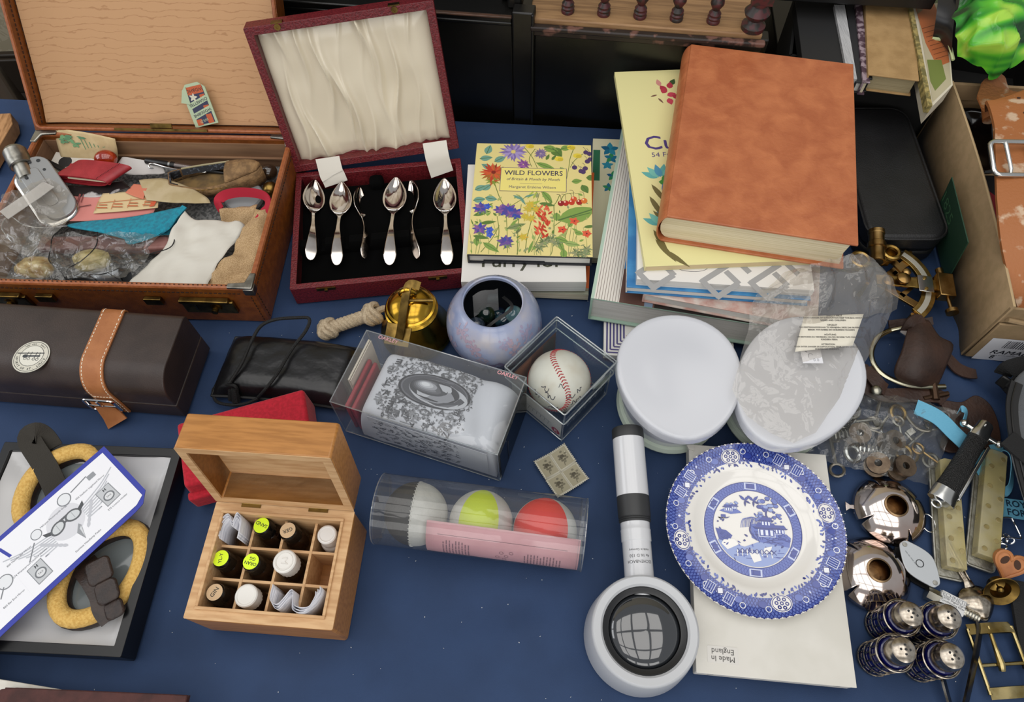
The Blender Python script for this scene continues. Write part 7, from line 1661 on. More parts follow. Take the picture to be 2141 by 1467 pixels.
t = thing('green_shopper', 'crumpled bright green and black plastic shopping bag at the back right', 'bag', P(2060, 80, .13), 0)
gn = [[(1990, 130, .135), (2030, 158, .128), (2080, 166, .125), (2120, 150, .128), (2160, 110, .130)], [(1985, 95, .150), (2030, 110, .165), (2080, 110, .170), (2120, 100, .165), (2165, 80, .150)], [(1988, 60, .160), (2035, 62, .180), (2085, 60, .186), (2125, 55, .178), (2170, 50, .160)], [(1995, 10, .170), (2040, 12, .188), (2085, 10, .19), (2130, 8, .184), (2175, 5, .170)], [(1998, -50, .170), (2045, -50, .185), (2090, -50, .19), (2135, -50, .185), (2180, -50, .170)]]
make('green_face', MB().grid(film(gn, 36, 36, .020, 24, 31)), greenmat(), t, smooth=True, ang=180, world=True)
gs = [[(1950, 80, .128), (1965, 84, .132), (1990, 120, .136)], [(1955, 50, .150), (1978, 55, .155), (1992, 70, .156)], [(1960, 10, .165), (1985, 12, .168), (1998, 15, .170)], [(1965, -50, .17), (1985, -50, .172), (2000, -50, .172)]]
make('black_face', MB().grid(surf(gs)), mat('black_bag_plastic', '#1a1a1c', .35), t, smooth=True, ang=180, world=True)
make('white_seam', MB().tube(spline([tuple(P(*q)) for q in ((1950, 80, .130), (1972, 84, .134), (1985, 95, .140), (1993, 125, .136))], 6), .0022, 6), mat('pale_green_seam', '#c3cf9a', .5), t, smooth=True, world=True)
# ------------------------------------------------------------ oddments inside the suitcase
def sheet(name, label, cat, net, m, th=.0006, nu=16, nv=12, wob=0, seed=1, group=None, parent=None):
    g = surf(net, nu, nv)
    if wob: g = [[(p[0], p[1], p[2]+wob*noise.noise(Vector((p[0]*55, p[1]*55, seed)))) for p in r] for r in g]
    b = MB().grid(g)
    if parent: return make(name, b, m, parent, smooth=True, solid=th, ang=180, world=True)
    return solo(name, label, cat, b, m, group, smooth=True, solid=th, ang=180)
ins = [CASE @ Vector((x, y, 0)) for x, y in ((-SW/2+.010, -SD/2+.010), (SW/2-.010, -SD/2+.010), (SW/2-.010, SD/2-.010), (-SW/2+.010, SD/2-.010))]
gr = []
for j in range(20):
    gr.append([(lambda u, v: (lerp(lerp(ins[0].x, ins[1].x, u), lerp(ins[3].x, ins[2].x, u), v), lerp(lerp(ins[0].y, ins[1].y, u), lerp(ins[3].y, ins[2].y, u), v), .022+.004*noise.noise(Vector((u*4, v*4, 7)))))(i/27, j/19) for i in range(28)])
solo('grey_felt', 'speckled grey felt lying across the bottom of the suitcase', 'felt', MB().grid(gr), mat('speckled_felt', '#5f6060', .95, col2='#8f8f8d', ns=260, nf=(.44, .56), bump=.6, bs=500), smooth=True, solid=.010, ang=180)
# card and small book against the back wall
sheet('illustrated_card', 'old cream card printed in green standing at the back left', 'card', [[(128, 331, .044), (190, 336, .044), (247, 334, .044)], [(118, 296, .062), (180, 304, .062), (245, 313, .060)], [(112, 268, .078), (175, 276, .078), (240, 290, .074)]], mat('aged_card', '#bfa77c', .75, col2='#cdb78c', ns=60), .0008)
cM = [[(128, 331, .044), (247, 334, .044)], [(112, 268, .078), (240, 290, .074)]]
def cpt(u, v, h): a = P(*[lerp(cM[0][0][i], cM[0][1][i], u) for i in range(3)]); c = P(*[lerp(cM[1][0][i], cM[1][1][i], u) for i in range(3)]); p = a.lerp(c, v); return (p.x, p.y-.0012-h, p.z+.0008+h)
pr = Print(cpt); rr = random.Random(6)
for (x, y, s) in ((.16, .8, .16), (.12, .62, .12), (.25, .72, .14), (.32, .55, .14), (.78, .35, .12), (.9, .3, .1), (.84, .5, .1), (.45, .85, .1)):
    for k in range(5): pr.leaf(x, y, s*.9, s*.5, rr.uniform(0, 6.28), rr.choice(('#5f8a63', '#6f9a6c', '#55805c')), 1)
for k in range(5): pr.line([(.42+k*.07, .8-k*.05), (.5+k*.06, .25)], .014, '#5f8a63', 1)
solo('card_printing', 'green printing on the old cream card in the suitcase', 'print', pr, printmat(.7)) if False else make('card_printing', pr, printmat(.7), bpy.data.objects['illustrated_card'])
o = bpy.data.objects['card_printing']; L0 = bpy.data.objects['illustrated_card'].location; o.data.transform(Matrix.Translation(-Vector(L0)))
bq = [P(*q, .046) for q in ((112, 318), (212, 335), (205, 372), (100, 350))]; ctr = sum(bq, Vector())/4; ax = (bq[1]-bq[0]+bq[2]-bq[3]).normalized()
LBK = Matrix.Translation((ctr.x, ctr.y, .034)) @ Matrix.Rotation(math.atan2(ax.y, ax.x), 4, 'Z') @ Matrix.Rotation(D(10), 4, 'X')
t = book('little_book', 'small white book with black lettering behind the red wallet', LBK, .078, .034, .010, mat('white_small_cover', '#cfc8bc', .5), CREAMP, bd=.001, ov=.001)
pr = Print(lambda u, v, h: (u, v, .010+h)); pr.text('LITT', .014, .007, .0105, '#2a2622', 1, bold=.0003); pr.text('TO', .008, -.004, .0105, '#2a2622', 1, bold=.0003); pr.rect(.033, .004, .012, .010, '#c8862a', 2); pr.ell(-.018, .004, .010, .009, '#1b1714', 1)
make('cover_print', pr, printmat(.5), t)
ec = P(221, 332, .060); solo('amber_egg', 'polished amber red glass egg beside the red wallet', 'glass egg', MB().ball((0, 0, 0), .0125, 32, 20, sz=1.25).xf(Matrix.Translation(ec) @ Matrix.Rotation(D(80), 4, 'Y') @ Matrix.Identity(4)), mat('amber_glass', '#a82a12', .04, trans=.35, coat=1, col2='#d24a1c', ns=60), smooth=True)
sheet('white_handkerchief', 'crumpled white handkerchief under the pen at the back', 'cloth', [[(240, 360, .044), (290, 366, .042), (345, 362, .042)], [(245, 342, .050), (290, 346, .048), (340, 348, .046)], [(255, 328, .052), (300, 334, .052), (335, 340, .046)]], mat('white_linen', '#c9c4c0', .9), .001, wob=.004, seed=3)
# pen and crochet hook
pa, pb = P(305, 336, .050), P(470, 362, .048); px_ = (pb-pa).normalized(); PNM = Matrix.Translation(pa) @ px_.to_track_quat('Z', 'Y').to_matrix().to_4x4(); PL = (pb-pa).length
t = thing('fountain_pen', 'black and silver pen lying along the back of the suitcase', 'pen', M=PNM)
for nm, z0, z1, r, m in (('cap', 0, .30, .0046, BLACKP), ('band', .30, .325, .0049, STEEL), ('section', .325, .38, .0046, BLACKP), ('barrel', .38, .68, .0046, mat('pinkish_pen_metal', '#8f8480', .25, .9)), ('collar', .68, .735, .0047, BLACKP), ('ring', .735, .75, .0049, STEEL), ('end', .75, 1.0, .0044, BLACKP)):
    make(nm, MB().lathe([(r*.8 if z0 == 0 else r, PL*z0), (r, PL*(z0+.01)), (r if z1 < 1 else .0015, PL*z1)], 16), m, t, smooth=True)
solo('crochet_hook', 'bent steel wire hook lying in front of the pen', 'hook', MB().tube(spline([tuple(P(*q)) for q in ((320, 352, .052), (313, 350, .052), (312, 343, .053), (322, 342, .053), (350, 350, .053), (390, 357, .052), (428, 360, .052), (430, 352, .054), (450, 349, .053), (478, 352, .050))], 6), .0011, 7), STEEL, smooth=True)
# beaded slipper
SLP = mat('worn_beadwork', '#6e5334', .8, col2='#8f6f48', ns=120, bump=.6, bs=350); SLD = mat('dark_beadwork', '#1c1d22', .8, col2='#4a4f58', ns=260, nf=(.55, .62)); SLT = mat('slipper_inside', '#57452c', .9, col2='#7a6038', ns=60)
sa, sb = P(362, 388, .048), P(552, 366, .050); sx_ = (sb-sa).normalized(); SLM = Matrix.Translation((sa.x, sa.y, .042)) @ Matrix.Rotation(math.atan2(sx_.y, sx_.x), 4, 'Z'); SLL = (sb-sa).length
t = thing('beaded_slipper', 'worn old beaded slipper with dark heel band lying on its sole', 'slipper', M=SLM)
def so(q): return .0225*(math.sin(math.pi*min(1, max(0, q*.96+.04)))**.42)*(1-.15*abs(q-.35))
rings, inner = [], []
N = 40
outl = []
for k in range(N+1): q = k/N; outl.append((q*SLL, so(q)))
loop = [(x, w) for x, w in outl]+[(x, -w) for x, w in outl[-2:0:-1]]
def hgt(x): q = x/SLL; return .022-.006*math.sin(math.pi*min(1, q*1.2))+.004*q
lo = [(x, y*.86, 0) for x, y in loop]; mi_ = [(x, y, .008) for x, y in loop]; hi = [(x, y*.92, hgt(x)) for x, y in loop]
make('upper', MB().loft([lo, mi_, hi], cap=False), SLP, t, smooth=True, solid=.0018)
make('sole', MB().prism([(p[0], p[1]) for p in lo][::-1], -.003, .001), mat('red_brown_sole', '#5a3023', .8), t)
make('insole', MB().prism([(p[0]*.98+.001, p[1]*.95) for p in lo][::-1], .001, .004), SLT, t)
tv = []
for j in range(11):
    q = .62+.38*j/10; w = so(q)*.94; tv.append([(q*SLL, w*s, hgt(q*SLL)+.008*(1-s*s)*math.sin(math.pi*min(1, (1-q)*1.3+.2))) for s in [k/6-1 for k in range(13)]])
make('vamp', MB().grid(tv), SLP, t, smooth=True, solid=.0015, ang=180)
hb = [(p[0], p[1]*1.03, p[2]-.004) for p in hi if p[0] < SLL*.12]; hb = sorted(hb, key=lambda p: p[1]); make('heel_band', MB().strip([(p[0]-.001, p[1], p[2]-.004) for p in hb], .016, up=(-1, 0, .2), th=.0022), SLD, t, smooth=True)
eb = [p for p in hi if p[1] > 0 and SLL*.12 < p[0] < SLL*.66]; make('edge_band', MB().strip([(p[0], p[1]-.003, p[2]-.003) for p in eb], .008, up=(0, -1, .5), th=.0016), SLD, t, smooth=True); make('edge_piping', MB().tube([(p[0], p[1], p[2]+.001) for p in eb], .0014, 6), mat('cream_piping', '#9a9070', .8), t, smooth=True)
nb = MB()
for k in range(9): q = .16+k*.055; nb.box((q*SLL, -so(q)*1.0, .013), (.008, .0016, .006))
st = make('bead_scallops', nb, mat('ochre_beads', '#a07c40', .7, col2='#6d5330', ns=200), t, bevel=.0006); st['kind'] = 'stuff'
# knobs and lid by the right wall
kb_ = P(566, 396, .040); solo('brass_bell_ball', 'small round brass ball by the right wall of the suitcase', 'ball', MB().ball((kb_.x, kb_.y, .040), .011, 24, 14), OLDBRASS, smooth=True)
kb_ = P(562, 360, .042); t = thing('brown_bottle_stopper', 'brown glass stopper at the back right corner of the suitcase', 'stopper', (kb_.x, kb_.y, .034)); make('bulb', MB().ball((0, 0, .008), .012, 20, 12), mat('brown_glass', '#2e2016', .1, coat=.8), t, smooth=True); make('mouth', MB().tube([(.004+.0045*math.cos(a), -.006, .010+.0045*math.sin(a)) for a in [2*math.pi*k/16 for k in range(16)]], .0012, 6, closed=True), OLDBRASS, t, smooth=True)
kb_ = P(508, 408, .044); solo('grey_jar_lid', 'round grey jar lid half hidden behind the red banded net', 'lid', MB().lathe([(.0001, 0), (.025, 0), (.0262, .002), (.0262, .008), (.0245, .010), (.0001, .0105)], 36, (kb_.x, kb_.y, .034)), mat('grey_plastic', '#8b8d8f', .4), smooth=True)
# net stocking with red band
t = thing('net_stocking', 'beige net stocking with a broad red cloth band', 'stocking', P(510, 480, .04), 0)
NETM = mat('beige_net', '#a5875f', .9, col2='#c0a27a', ns=900, nf=(.46, .54), bump=.5, bs=1400); REDC = mat('red_cotton', '#a8182f', .85)
bandp = [(462, 438, .050), (456, 422, .054), (470, 408, .058), (500, 402, .060), (535, 404, .060), (556, 412, .060), (560, 430, .058), (548, 452, .056), (534, 474, .052), (528, 490, .050)]
make('red_band', MB().strip(spline([tuple(P(*q)) for q in bandp], 6), .013, up=(-.3, -.8, .35), th=.0018), REDC, t, smooth=True, world=True)
sheet('net_fold', None, None, [[(465, 482, .040), (500, 486, .044), (530, 484, .042)], [(462, 460, .048), (495, 466, .040), (528, 462, .046)], [(460, 440, .050), (500, 434, .048), (540, 430, .050)]], NETM, .0008, wob=.010, seed=4, parent=t)
sheet('net_leg', None, None, [[(420, 602, .050), (480, 606, .052), (535, 596, .052)], [(445, 565, .056), (490, 566, .058), (545, 556, .056)], [(482, 525, .060), (510, 524, .062), (550, 520, .058)], [(508, 480, .060), (530, 478, .064), (556, 474, .058)], [(536, 440, .058), (548, 436, .062), (560, 432, .058)]], NETM, .0008, 24, 14, wob=.012, seed=8, parent=t)
# papers
sheet('pink_form', 'pink printed form lying in the middle of the suitcase', 'paper', [[(128, 462, .056), (220, 460, .056), (320, 446, .054)], [(138, 432, .056), (225, 428, .056), (330, 424, .054)], [(150, 404, .056), (235, 402, .056), (340, 400, .052)]], mat('pink_form_paper', '#cc8078', .8), .0004)
sheet('cream_form', 'cream printed form overlapping the pink form', 'paper', [[(195, 446, .0585), (260, 441, .0585), (330, 434, .0575)], [(203, 425, .0585), (265, 420, .0585), (332, 415, .0575)], [(215, 404, .0585), (270, 400, .0585), (335, 396, .0570)]], mat('cream_form_paper', '#cdb68a', .8), .0004)
def pprint(pts, z, fn, parent):
    pr = Print(lambda u, v, h: tuple(P(u, v, z)+Vector((0, 0, h)))); fn(pr); o = make('form_print', pr, printmat(.8), bpy.data.objects[parent]); o.data.transform(Matrix.Translation(-Vector(bpy.data.objects[parent].location)))
def f1(pr):
    for k in range(4): pr.rect(215+k*32, 428-k*2, 18, 2, '#b5643c', 1); pr.rect(213+k*32, 434-k*2, 22, 2, '#b5643c', 1); pr.line([(198+k*34, 440-k*3), (206+k*34, 420-k*3)], 1.2, '#c07a50', 1)
    pr.line([(206, 424), (330, 412)], 1.2, '#c07a50', 1); pr.poly([(312, 432), (318, 418), (328, 420), (322, 430)], '#c0502e', 1)
pprint(None, .0595, f1, 'cream_form')
def f2(pr): pr.line([(135, 456), (150, 435), (190, 428)], 1.6, '#6a3a3a', 1); pr.rect(165, 414, 4, 18, '#8a4a48', 1, .3); pr.rect(172, 414, 2, 18, '#8a4a48', 1, .3)
pprint(None, .0575, f2, 'pink_form')
sheet('orange_slip', 'salmon orange paper slip between the wallet and folded note', 'paper', [[(262, 402, .0605), (280, 410, .0605), (300, 416, .0605)], [(272, 392, .0605), (290, 396, .0605), (305, 398, .0605)], [(280, 384, .060), (296, 386, .060), (312, 388, .060)]], mat('salmon_paper', '#c8745a', .8), .0004)
sheet('folded_note', 'folded yellowed note lying under the beaded slipper', 'paper', [[(306, 418, .061), (370, 424, .061), (440, 424, .0595)], [(298, 396, .061), (360, 404, .062), (432, 412, .060)], [(290, 376, .060), (345, 374, .061), (400, 392, .058)]], mat('yellowed_note', '#b7a684', .8, col2='#a8966f', ns=40), .0010, wob=.0015, seed=2)
sheet('photo_card', 'black and white photograph card curling under the red wallet', 'photograph', [[(130, 404, .058), (200, 412, .057), (272, 392, .062)], [(118, 395, .058), (190, 400, .057), (265, 385, .060)], [(112, 384, .058), (185, 388, .057), (258, 378, .058)]], mat('bw_photo', '#1f1b1b', .35, col2='#b9b4b2', ns=22, nf=(.56, .6)), .0008)
# wallet
wa, wb, wc = P(113, 374, .066), P(226, 386, .066), P(165, 342, .066); wx = (wb-wa).normalized(); wy = (wc-wa); Wd = wy.dot(Vector((-wx.y, wx.x, 0))); Ww = (wb-wa).length
WAM = Matrix.Translation((wa.x, wa.y, .0605)) @ Matrix.Rotation(math.atan2(wx.y, wx.x), 4, 'Z')
t = thing('red_wallet', 'red leather folding wallet with papers inside, lying on the oddments', 'wallet', M=WAM)
RWL = mat('red_wallet_leather', '#8f2028', .42, col2='#a02a31', ns=60, bump=.1, bs=600)
sec = spline([(0, .008), (.003, .0015), (.02, .0), (Ww*.5, -.0005), (Ww-.012, .001), (Ww, .007), (Ww-.006, .0135), (Ww*.5, .0155), (.015, .0150), (.002, .0120)], 5, closed=True)
shear_ = wy.dot(wx)/max(.001, Wd)
b = MB(); outr = [[(p[0]+shear_*y, y, p[1]) for p in sec] for y in (0, Wd*.5, Wd)]; cx0 = (Ww/2, .0075)
inr = [[(cx0[0]+(p[0]-cx0[0])*.975+shear_*y, y, cx0[1]+(p[1]-cx0[1])*.72) for p in sec] for y in (Wd, Wd*.5, 0)]
b.loft(outr+inr, cap=False, loop=True); make('leather_cover', b, RWL, t, smooth=True, ang=50)
make('inner_leaf', MB().box((Ww*.46+shear_*Wd*.45, Wd*.47, .0075), (Ww*.86, Wd*.86, .0012)), RWL, t); make('inner_leaf', MB().box((Ww*.5+shear_*Wd*.45, Wd*.47, .0042), (Ww*.8, Wd*.86, .001)), RWL, t)
make('paper_edge', MB().box((Ww*.52+shear_*Wd*.45, Wd*.45, .0102), (Ww*.7, Wd*.88, .0022)), CREAMP, t)
b = MB()
for k in range(18): y = Wd*(k+.5)/18; b.box((Ww*.84+shear_*y, y, .0154), (.0006, Wd/30, .0006))
st = make('stitching', b, mat('red_thread_dark', '#5a1218', .8), t); st['kind'] = 'stuff'
# hip flask with grey tool plate
fl0, fl1 = P(60, 350, .070), P(135, 462, .056); fx = (fl0-fl1).normalized(); FLM = Matrix.Translation(fl1) @ Matrix.Rotation(math.atan2(fx.y, fx.x), 4, 'Z') @ Matrix.Rotation(D(-11), 4, 'Y'); FLn = (fl0-fl1).length
t = thing('hip_flask', 'steel hip flask with a grey aluminium plate at the left corner', 'flask', M=FLM)
make('flask_body', MB().prism([(p[0]+FLn*.46, p[1]) for p in rrect(FLn*1.0, .054, .022, 6)], -.014, .004), STEEL, t, bevel=.005, seg=3)
plt_ = [(p[0]+FLn*.5, p[1]-.006) for p in rrect(FLn*1.0, .042, .0195, 6)]; pl = make('aluminium_plate', MB().prism(plt_, .0045, .0085), mat('grey_aluminium', '#9a9b9b', .42, .6), t, bevel=.0012)
make('raised_tab', MB().prism([(p[0]+FLn*.52, p[1]-.002) for p in rrect(FLn*.62, .016, .006, 4)], .0085, .0098), mat('grey_aluminium', ''), pl, bevel=.0005)
for (x, y, r) in ((.86, .012, .0028), (.93, -.006, .0022), (.9, -.016, .0026), (.74, .008, .0022), (.74, -.016, .0020), (.56, -.006, .0020), (.93, .006, .0018)): make('rivet_hole', MB().lathe([(r, .0082), (r, .0090 if y < -.015 else .0100), (.0001, .0090 if y < -.015 else .0100)], 12, (FLn*x, y, 0)), mat('dark_hole', ''), pl)
c0_, c1_ = P(46, 348, .080), P(26, 308, .090); cd = (c1_-c0_).normalized(); make('screw_cap', MB().lathe([(.013, 0), (.0145, .001), (.0140, .003), (.0145, .005), (.0140, .007), (.0145, .009), (.0145, .024), (.012, .028), (.0001, .029)], 32).xf(Matrix.Translation(c0_) @ cd.to_track_quat('Z', 'Y').to_matrix().to_4x4()), DULLSTEEL, t, smooth=True, ang=30, world=True)
make('neck', MB().lathe([(.011, -.02), (.011, .004)], 20).xf(Matrix.Translation(c0_) @ cd.to_track_quat('Z', 'Y').to_matrix().to_4x4()), DULLSTEEL, t, smooth=True, world=True)
solo('black_comb', 'black plastic stick tucked beside the small white book', 'comb', MB().strip([tuple(P(95, 336, .046)), tuple(P(140, 358, .050))], .007, th=.004), BLACKP, bevel=.001)
# teal felt, knife case, torch, white packet
TEAL = mat('teal_felt', '#1d8aa0', .95, col2='#23768c', ns=200, bump=.4, bs=600)
t = thing('teal_cloth', 'folded teal felt cloth lying across the middle of the suitcase', 'cloth', P(280, 470, .06), 0)
sheet('top_fold', None, None, [[(270, 503, .058), (300, 499, .060), (330, 494, .058)], [(200, 484, .064), (280, 482, .068), (352, 480, .064)], [(140, 471, .060), (260, 464, .064), (372, 452, .064)], [(180, 462, .057), (280, 452, .059), (386, 430, .062)]], TEAL, .0022, parent=t)
sheet('under_fold', None, None, [[(262, 494, .052), (300, 497, .053), (345, 490, .053)], [(290, 480, .054), (340, 482, .055), (366, 488, .054)], [(330, 466, .055), (362, 468, .056), (388, 460, .056)], [(350, 446, .056), (376, 446, .058), (392, 446, .057)]], TEAL, .0022, parent=t)
make('rolled_edge', MB().strip(spline([tuple(P(*q)) for q in ((262, 492, .058), (268, 504, .060), (285, 502, .062), (320, 490, .064), (350, 470, .064), (386, 432, .064))], 6), .007, up=(-.3, -.7, .5), th=.0022), TEAL, t, smooth=True, world=True)
m0, m1 = P(82, 510, .048), P(358, 505, .052); mx_ = (m1-m0).normalized(); MKM = Matrix.Translation((m0.x, m0.y, .046)) @ Matrix.Rotation(math.atan2(mx_.y, mx_.x), 4, 'Z'); MKL = (m1-m0).length
t = thing('knife_sheath', 'long maroon leather knife sheath with pinkish worn tip', 'sheath', M=MKM)
MAR2 = mat('maroon_leather', '#5a332e', .45, col2='#6b4039', ns=40)
make('sheath_body', MB().prism([(0, -.010), (MKL*.8, -.012), (MKL*.8, .012), (0, .011)], -.008, .006), MAR2, t, bevel=.004, seg=3); make('worn_tip', MB().prism([(MKL*.8, -.0115), (MKL*.97, -.010), (MKL, 0), (MKL*.96, .010), (MKL*.8, .0115)], -.007, .0064), mat('pinkish_worn_leather', '#8f625c', .5, col2='#a87a72', ns=60), t, bevel=.003, seg=3)
t0_, t1_ = P(200, 585, .044), P(262, 574, .050); td = (t1_-t0_).normalized(); t = thing('metal_torch', 'short grey metal tube lying by the front wall', 'tube', M=Matrix.Translation(t0_) @ td.to_track_quat('Z', 'Y').to_matrix().to_4x4()); TL = (t1_-t0_).length
make('tube_body', MB().lathe([(.011, 0), (.0125, .002), (.0125, TL*.4), (.0132, TL*.42), (.0132, TL*.5), (.0125, TL*.52), (.0135, TL), (.0120, TL), (.0118, TL-.014), (.0001, TL-.014)], 28, cap=False), mat('grey_tube_metal', '#7d8084', .3, .7), t, smooth=True, ang=40)
make('tube_mouth', MB().lathe([(.0117, TL-.012), (.0001, TL-.012)], 24), BLACKP, t)
sheet('black_pouch_flap', 'corner of a black leather pouch against the front wall', 'pouch', [[(125, 590, .052), (165, 593, .052), (205, 595, .052)], [(140, 580, .056), (170, 578, .060), (200, 584, .056)], [(155, 574, .054), (175, 570, .058), (192, 575, .054)]], BKL, .002)
sheet('white_packet', 'large creased white paper packet at the front right of the suitcase', 'paper packet', [[(268, 594, .056), (345, 600, .056), (425, 606, .056)], [(300, 560, .060), (370, 562, .060), (450, 560, .058)], [(345, 515, .062), (410, 512, .062), (482, 515, .058)], [(362, 482, .064), (420, 474, .062), (512, 470, .056)], [(386, 440, .070), (408, 456, .064), (470, 462, .056)]], mat('creamy_white_paper', '#cac6bb', .75), .0008, 24, 16, wob=.007, seed=5)
t = thing('looped_bootlace', 'thin black lace looped over the clear bag in the suitcase', 'lace', P(150, 540, .06), 0)
for pts in (((140, 474, .066), (112, 492, .068), (106, 520, .068), (103, 545, .068), (125, 565, .066), (138, 585, .066)), ((204, 485, .068), (200, 515, .068), (170, 545, .068), (142, 562, .066), (138, 585, .066)), ((140, 584, .066), (180, 574, .066), (225, 570, .066), (300, 535, .066), (350, 520, .066), (364, 505, .064), (362, 488, .062)), ((225, 570, .066), (258, 590, .064))):
    make('cord_run', MB().tube(spline([tuple(P(*q)) for q in pts], 8), .0007, 5), CORD, t, smooth=True, world=True)
# clear bags
t = thing('clear_grip_bag', 'clear grip seal bag at the left of the suitcase', 'bag', P(80, 470, .06), 0)
n1 = [[(20, 520, .064), (60, 540, .062), (95, 520, .062)], [(-20, 500, .070), (40, 490, .072), (140, 472, .064)], [(-10, 460, .076), (60, 450, .074), (135, 440, .066)], [(0, 430, .078), (60, 420, .076), (150, 405, .068)], [(10, 410, .080), (50, 395, .078), (105, 375, .076)]]
GF = clear('grip_bag_film', '#ece9e4', .06, .05, .6, haze=.12, hazecol='#d9d2c8', bump=.45, bs=40)
make('film', MB().grid(film(n1, 34, 30, .006, 45, 3)), GF, t, smooth=True, ang=180, world=True)
make('seal_strip', MB().strip(spline([tuple(P(*q)) for q in ((8, 450, .083), (45, 425, .083), (75, 405, .082), (102, 385, .080))], 5), .020, th=.0008), clear('seal_film', '#f2f0ee', .05, .2, .8, haze=.25), t, smooth=True, world=True)
make('bag_hem', MB().tube(spline([tuple(P(*q)) for q in ((25, 505, .070), (3, 475, .074), (20, 452, .074), (50, 470, .070), (90, 476, .066), (140, 472, .066))], 6), .0008, 6), ACRE, t, smooth=True, world=True)
t = thing('crumpled_bag', 'big crumpled clear bag filling the front left of the suitcase', 'bag', P(150, 560, .05), 0)
n2 = [[(-60, 590, .060), (40, 594, .062), (130, 592, .060), (210, 590, .060), (270, 590, .058)], [(-40, 560, .066), (50, 562, .066), (130, 562, .066), (215, 560, .064), (300, 560, .062)], [(-30, 530, .066), (50, 530, .066), (130, 530, .064), (220, 528, .062), (320, 528, .060)], [(-30, 500, .064), (50, 500, .064), (130, 496, .062), (230, 494, .062), (345, 500, .060)]]
make('film', MB().grid(film(n2, 40, 60, .014, 34, 17)), clear('crinkly_film', '#f0f0ee', .05, .06, .7, haze=.05, hazecol='#dcd9d2', bump=.9, bs=45), t, smooth=True, ang=180, world=True)
for k, (q, lb, c) in enumerate((((75, 560, .050), 'rough golden lump of resin at the left in the crumpled bag', '#a8823c'), ((190, 545, .048), 'pale yellow lump of resin in the middle of the crumpled bag', '#a89a5c'))):
    c0 = P(*q); b = MB().ball((0, 0, 0), .016, 20, 12)
    b.v = [tuple(Vector(v)*(1+.25*noise.noise(Vector(v)*90+Vector((k, 0, 0))))*1.0) for v in b.v]; b.xf(Matrix.Translation(c0) @ Matrix.Diagonal((1.5, .9, .8, 1)))
    solo('resin_lump', lb, 'resin', b, mat('resin_lump_%d' % k, c, .3, col2='#d2c08a', ns=90), 'resin lumps in the crumpled bag', smooth=True)
# cigarette packet leaning against the lid
u0, v0 = on(LIDW, 432, 262, -.008); PKM = LIDW @ Matrix.Translation((u0, v0+.0, -.010)) @ Matrix.Rotation(D(13), 4, 'Z')
t = thing('cigarette_packet', 'flattened vintage green and orange cigarette packet leaning on the lid lining', 'cigarette packet', M=PKM)
pw_, ph_ = .034, .056
make('card', MB().prism([(-pw_/2, 0), (pw_/2, 0), (pw_/2, ph_*.86), (pw_/2-.008, ph_), (-pw_/2+.008, ph_), (-pw_/2, ph_*.86)], -.0012, .0006), mat('pale_green_card', '#a9b898', .6), t); make('torn_flap', MB().prism([(-pw_/2-.006, ph_*.62), (-pw_/2+.006, ph_*.55), (-pw_/2+.008, ph_*.95), (-pw_/2+.002, ph_*.9)], .0006, .0016), mat('pale_green_card', ''), t)
pr = Print(lambda u, v, h: (u, v, .0007+h)); pr.rect(.001, ph_*.47, .025, ph_*.86, '#2b2d4a', 1)
pr.rect(.001, ph_*.84, .024, .010, '#b5542c', 2); pr.text('WD&HO', .001, ph_*.84, .0062, '#2b1d18', 3, rot=math.pi)
for (y, tx) in ((.52, 'CIGARETTES'), (.27, 'WOODBINE')): pr.poly([(-.0125, ph_*(y-.09)), (.0135, ph_*(y+.03)), (.0135, ph_*(y+.16)), (-.0125, ph_*(y+.05))], '#a9b898', 2); pr.text(tx, .0005, ph_*(y+.035), .0050, '#2b2d3a', 3, rot=math.pi+.2, bold=.0002)
for k in range(5): pr.leaf(-.004, ph_*.68, .006, .003, k*1.25, '#c9c4b0', 3)
pr.rect(-.008, ph_*.10, .008, .008, '#b5542c', 2); pr.rect(.008, ph_*.14, .008, .012, '#b5542c', 2); pr.rect(.009, ph_*.40, .008, .006, '#b5542c', 2); pr.rect(.009, ph_*.66, .007, .006, '#b5542c', 2); pr.text('WILD', -.001, ph_*.12, .0050, '#a9b898', 3, rot=math.pi+.2)
make('packet_print', pr, printmat(.5), t)
# ------------------------------------------------------------ brass sextant beside the zip case
so_ = P(1838, 590, .028); k_ = (P(1943, 580, .028)-so_).length/108
SXM = Matrix.Translation((so_.x, so_.y, 0)) @ Matrix.Rotation(D(-4), 4, 'Z')
t = thing('sextant', 'antique brass sextant lying between the zip case and the bagged tub', 'sextant', M=SXM)
def arc(r0, r1, a0, a1, z0, z1, m, nm, n=28, par=None):
    o = [(r1*math.cos(D(lerp(a0, a1, k/n))), r1*math.sin(D(lerp(a0, a1, k/n)))) for k in range(n+1)]+[(r0*math.cos(D(lerp(a1, a0, k/n))), r0*math.sin(D(lerp(a1, a0, k/n)))) for k in range(n+1)]
    return make(nm, MB().prism(o, z0, z1), m, par or t, bevel=.0004)
R1, R0 = 112*k_, 84*k_; AG = mat('antique_brass_pale', '#a88a4c', .3, 1, col2='#7d6232', ns=60)
lm = arc(R0, R1, -52, 50, .026, .030, AG, 'limb'); arc(R0+8*k_, R1-9*k_, -50, 49, .0300, .0304, mat('silvered_scale', '#c9c6b8', .35, .7), 'scale_strip', par=lm)
def bar(a, r0, r1, w, z, m=BRONZE, nm='frame_arm'):
    p, q = Vector((r0*math.cos(D(a)), r0*math.sin(D(a)), z)), Vector((r1*math.cos(D(a)), r1*math.sin(D(a)), z)); return make(nm, MB().strip([tuple(p), tuple(q)], w, th=.003), m, t, bevel=.0004)
for a in (38, 6, -40): bar(a, 0, R0+3*k_, .010, .0265)
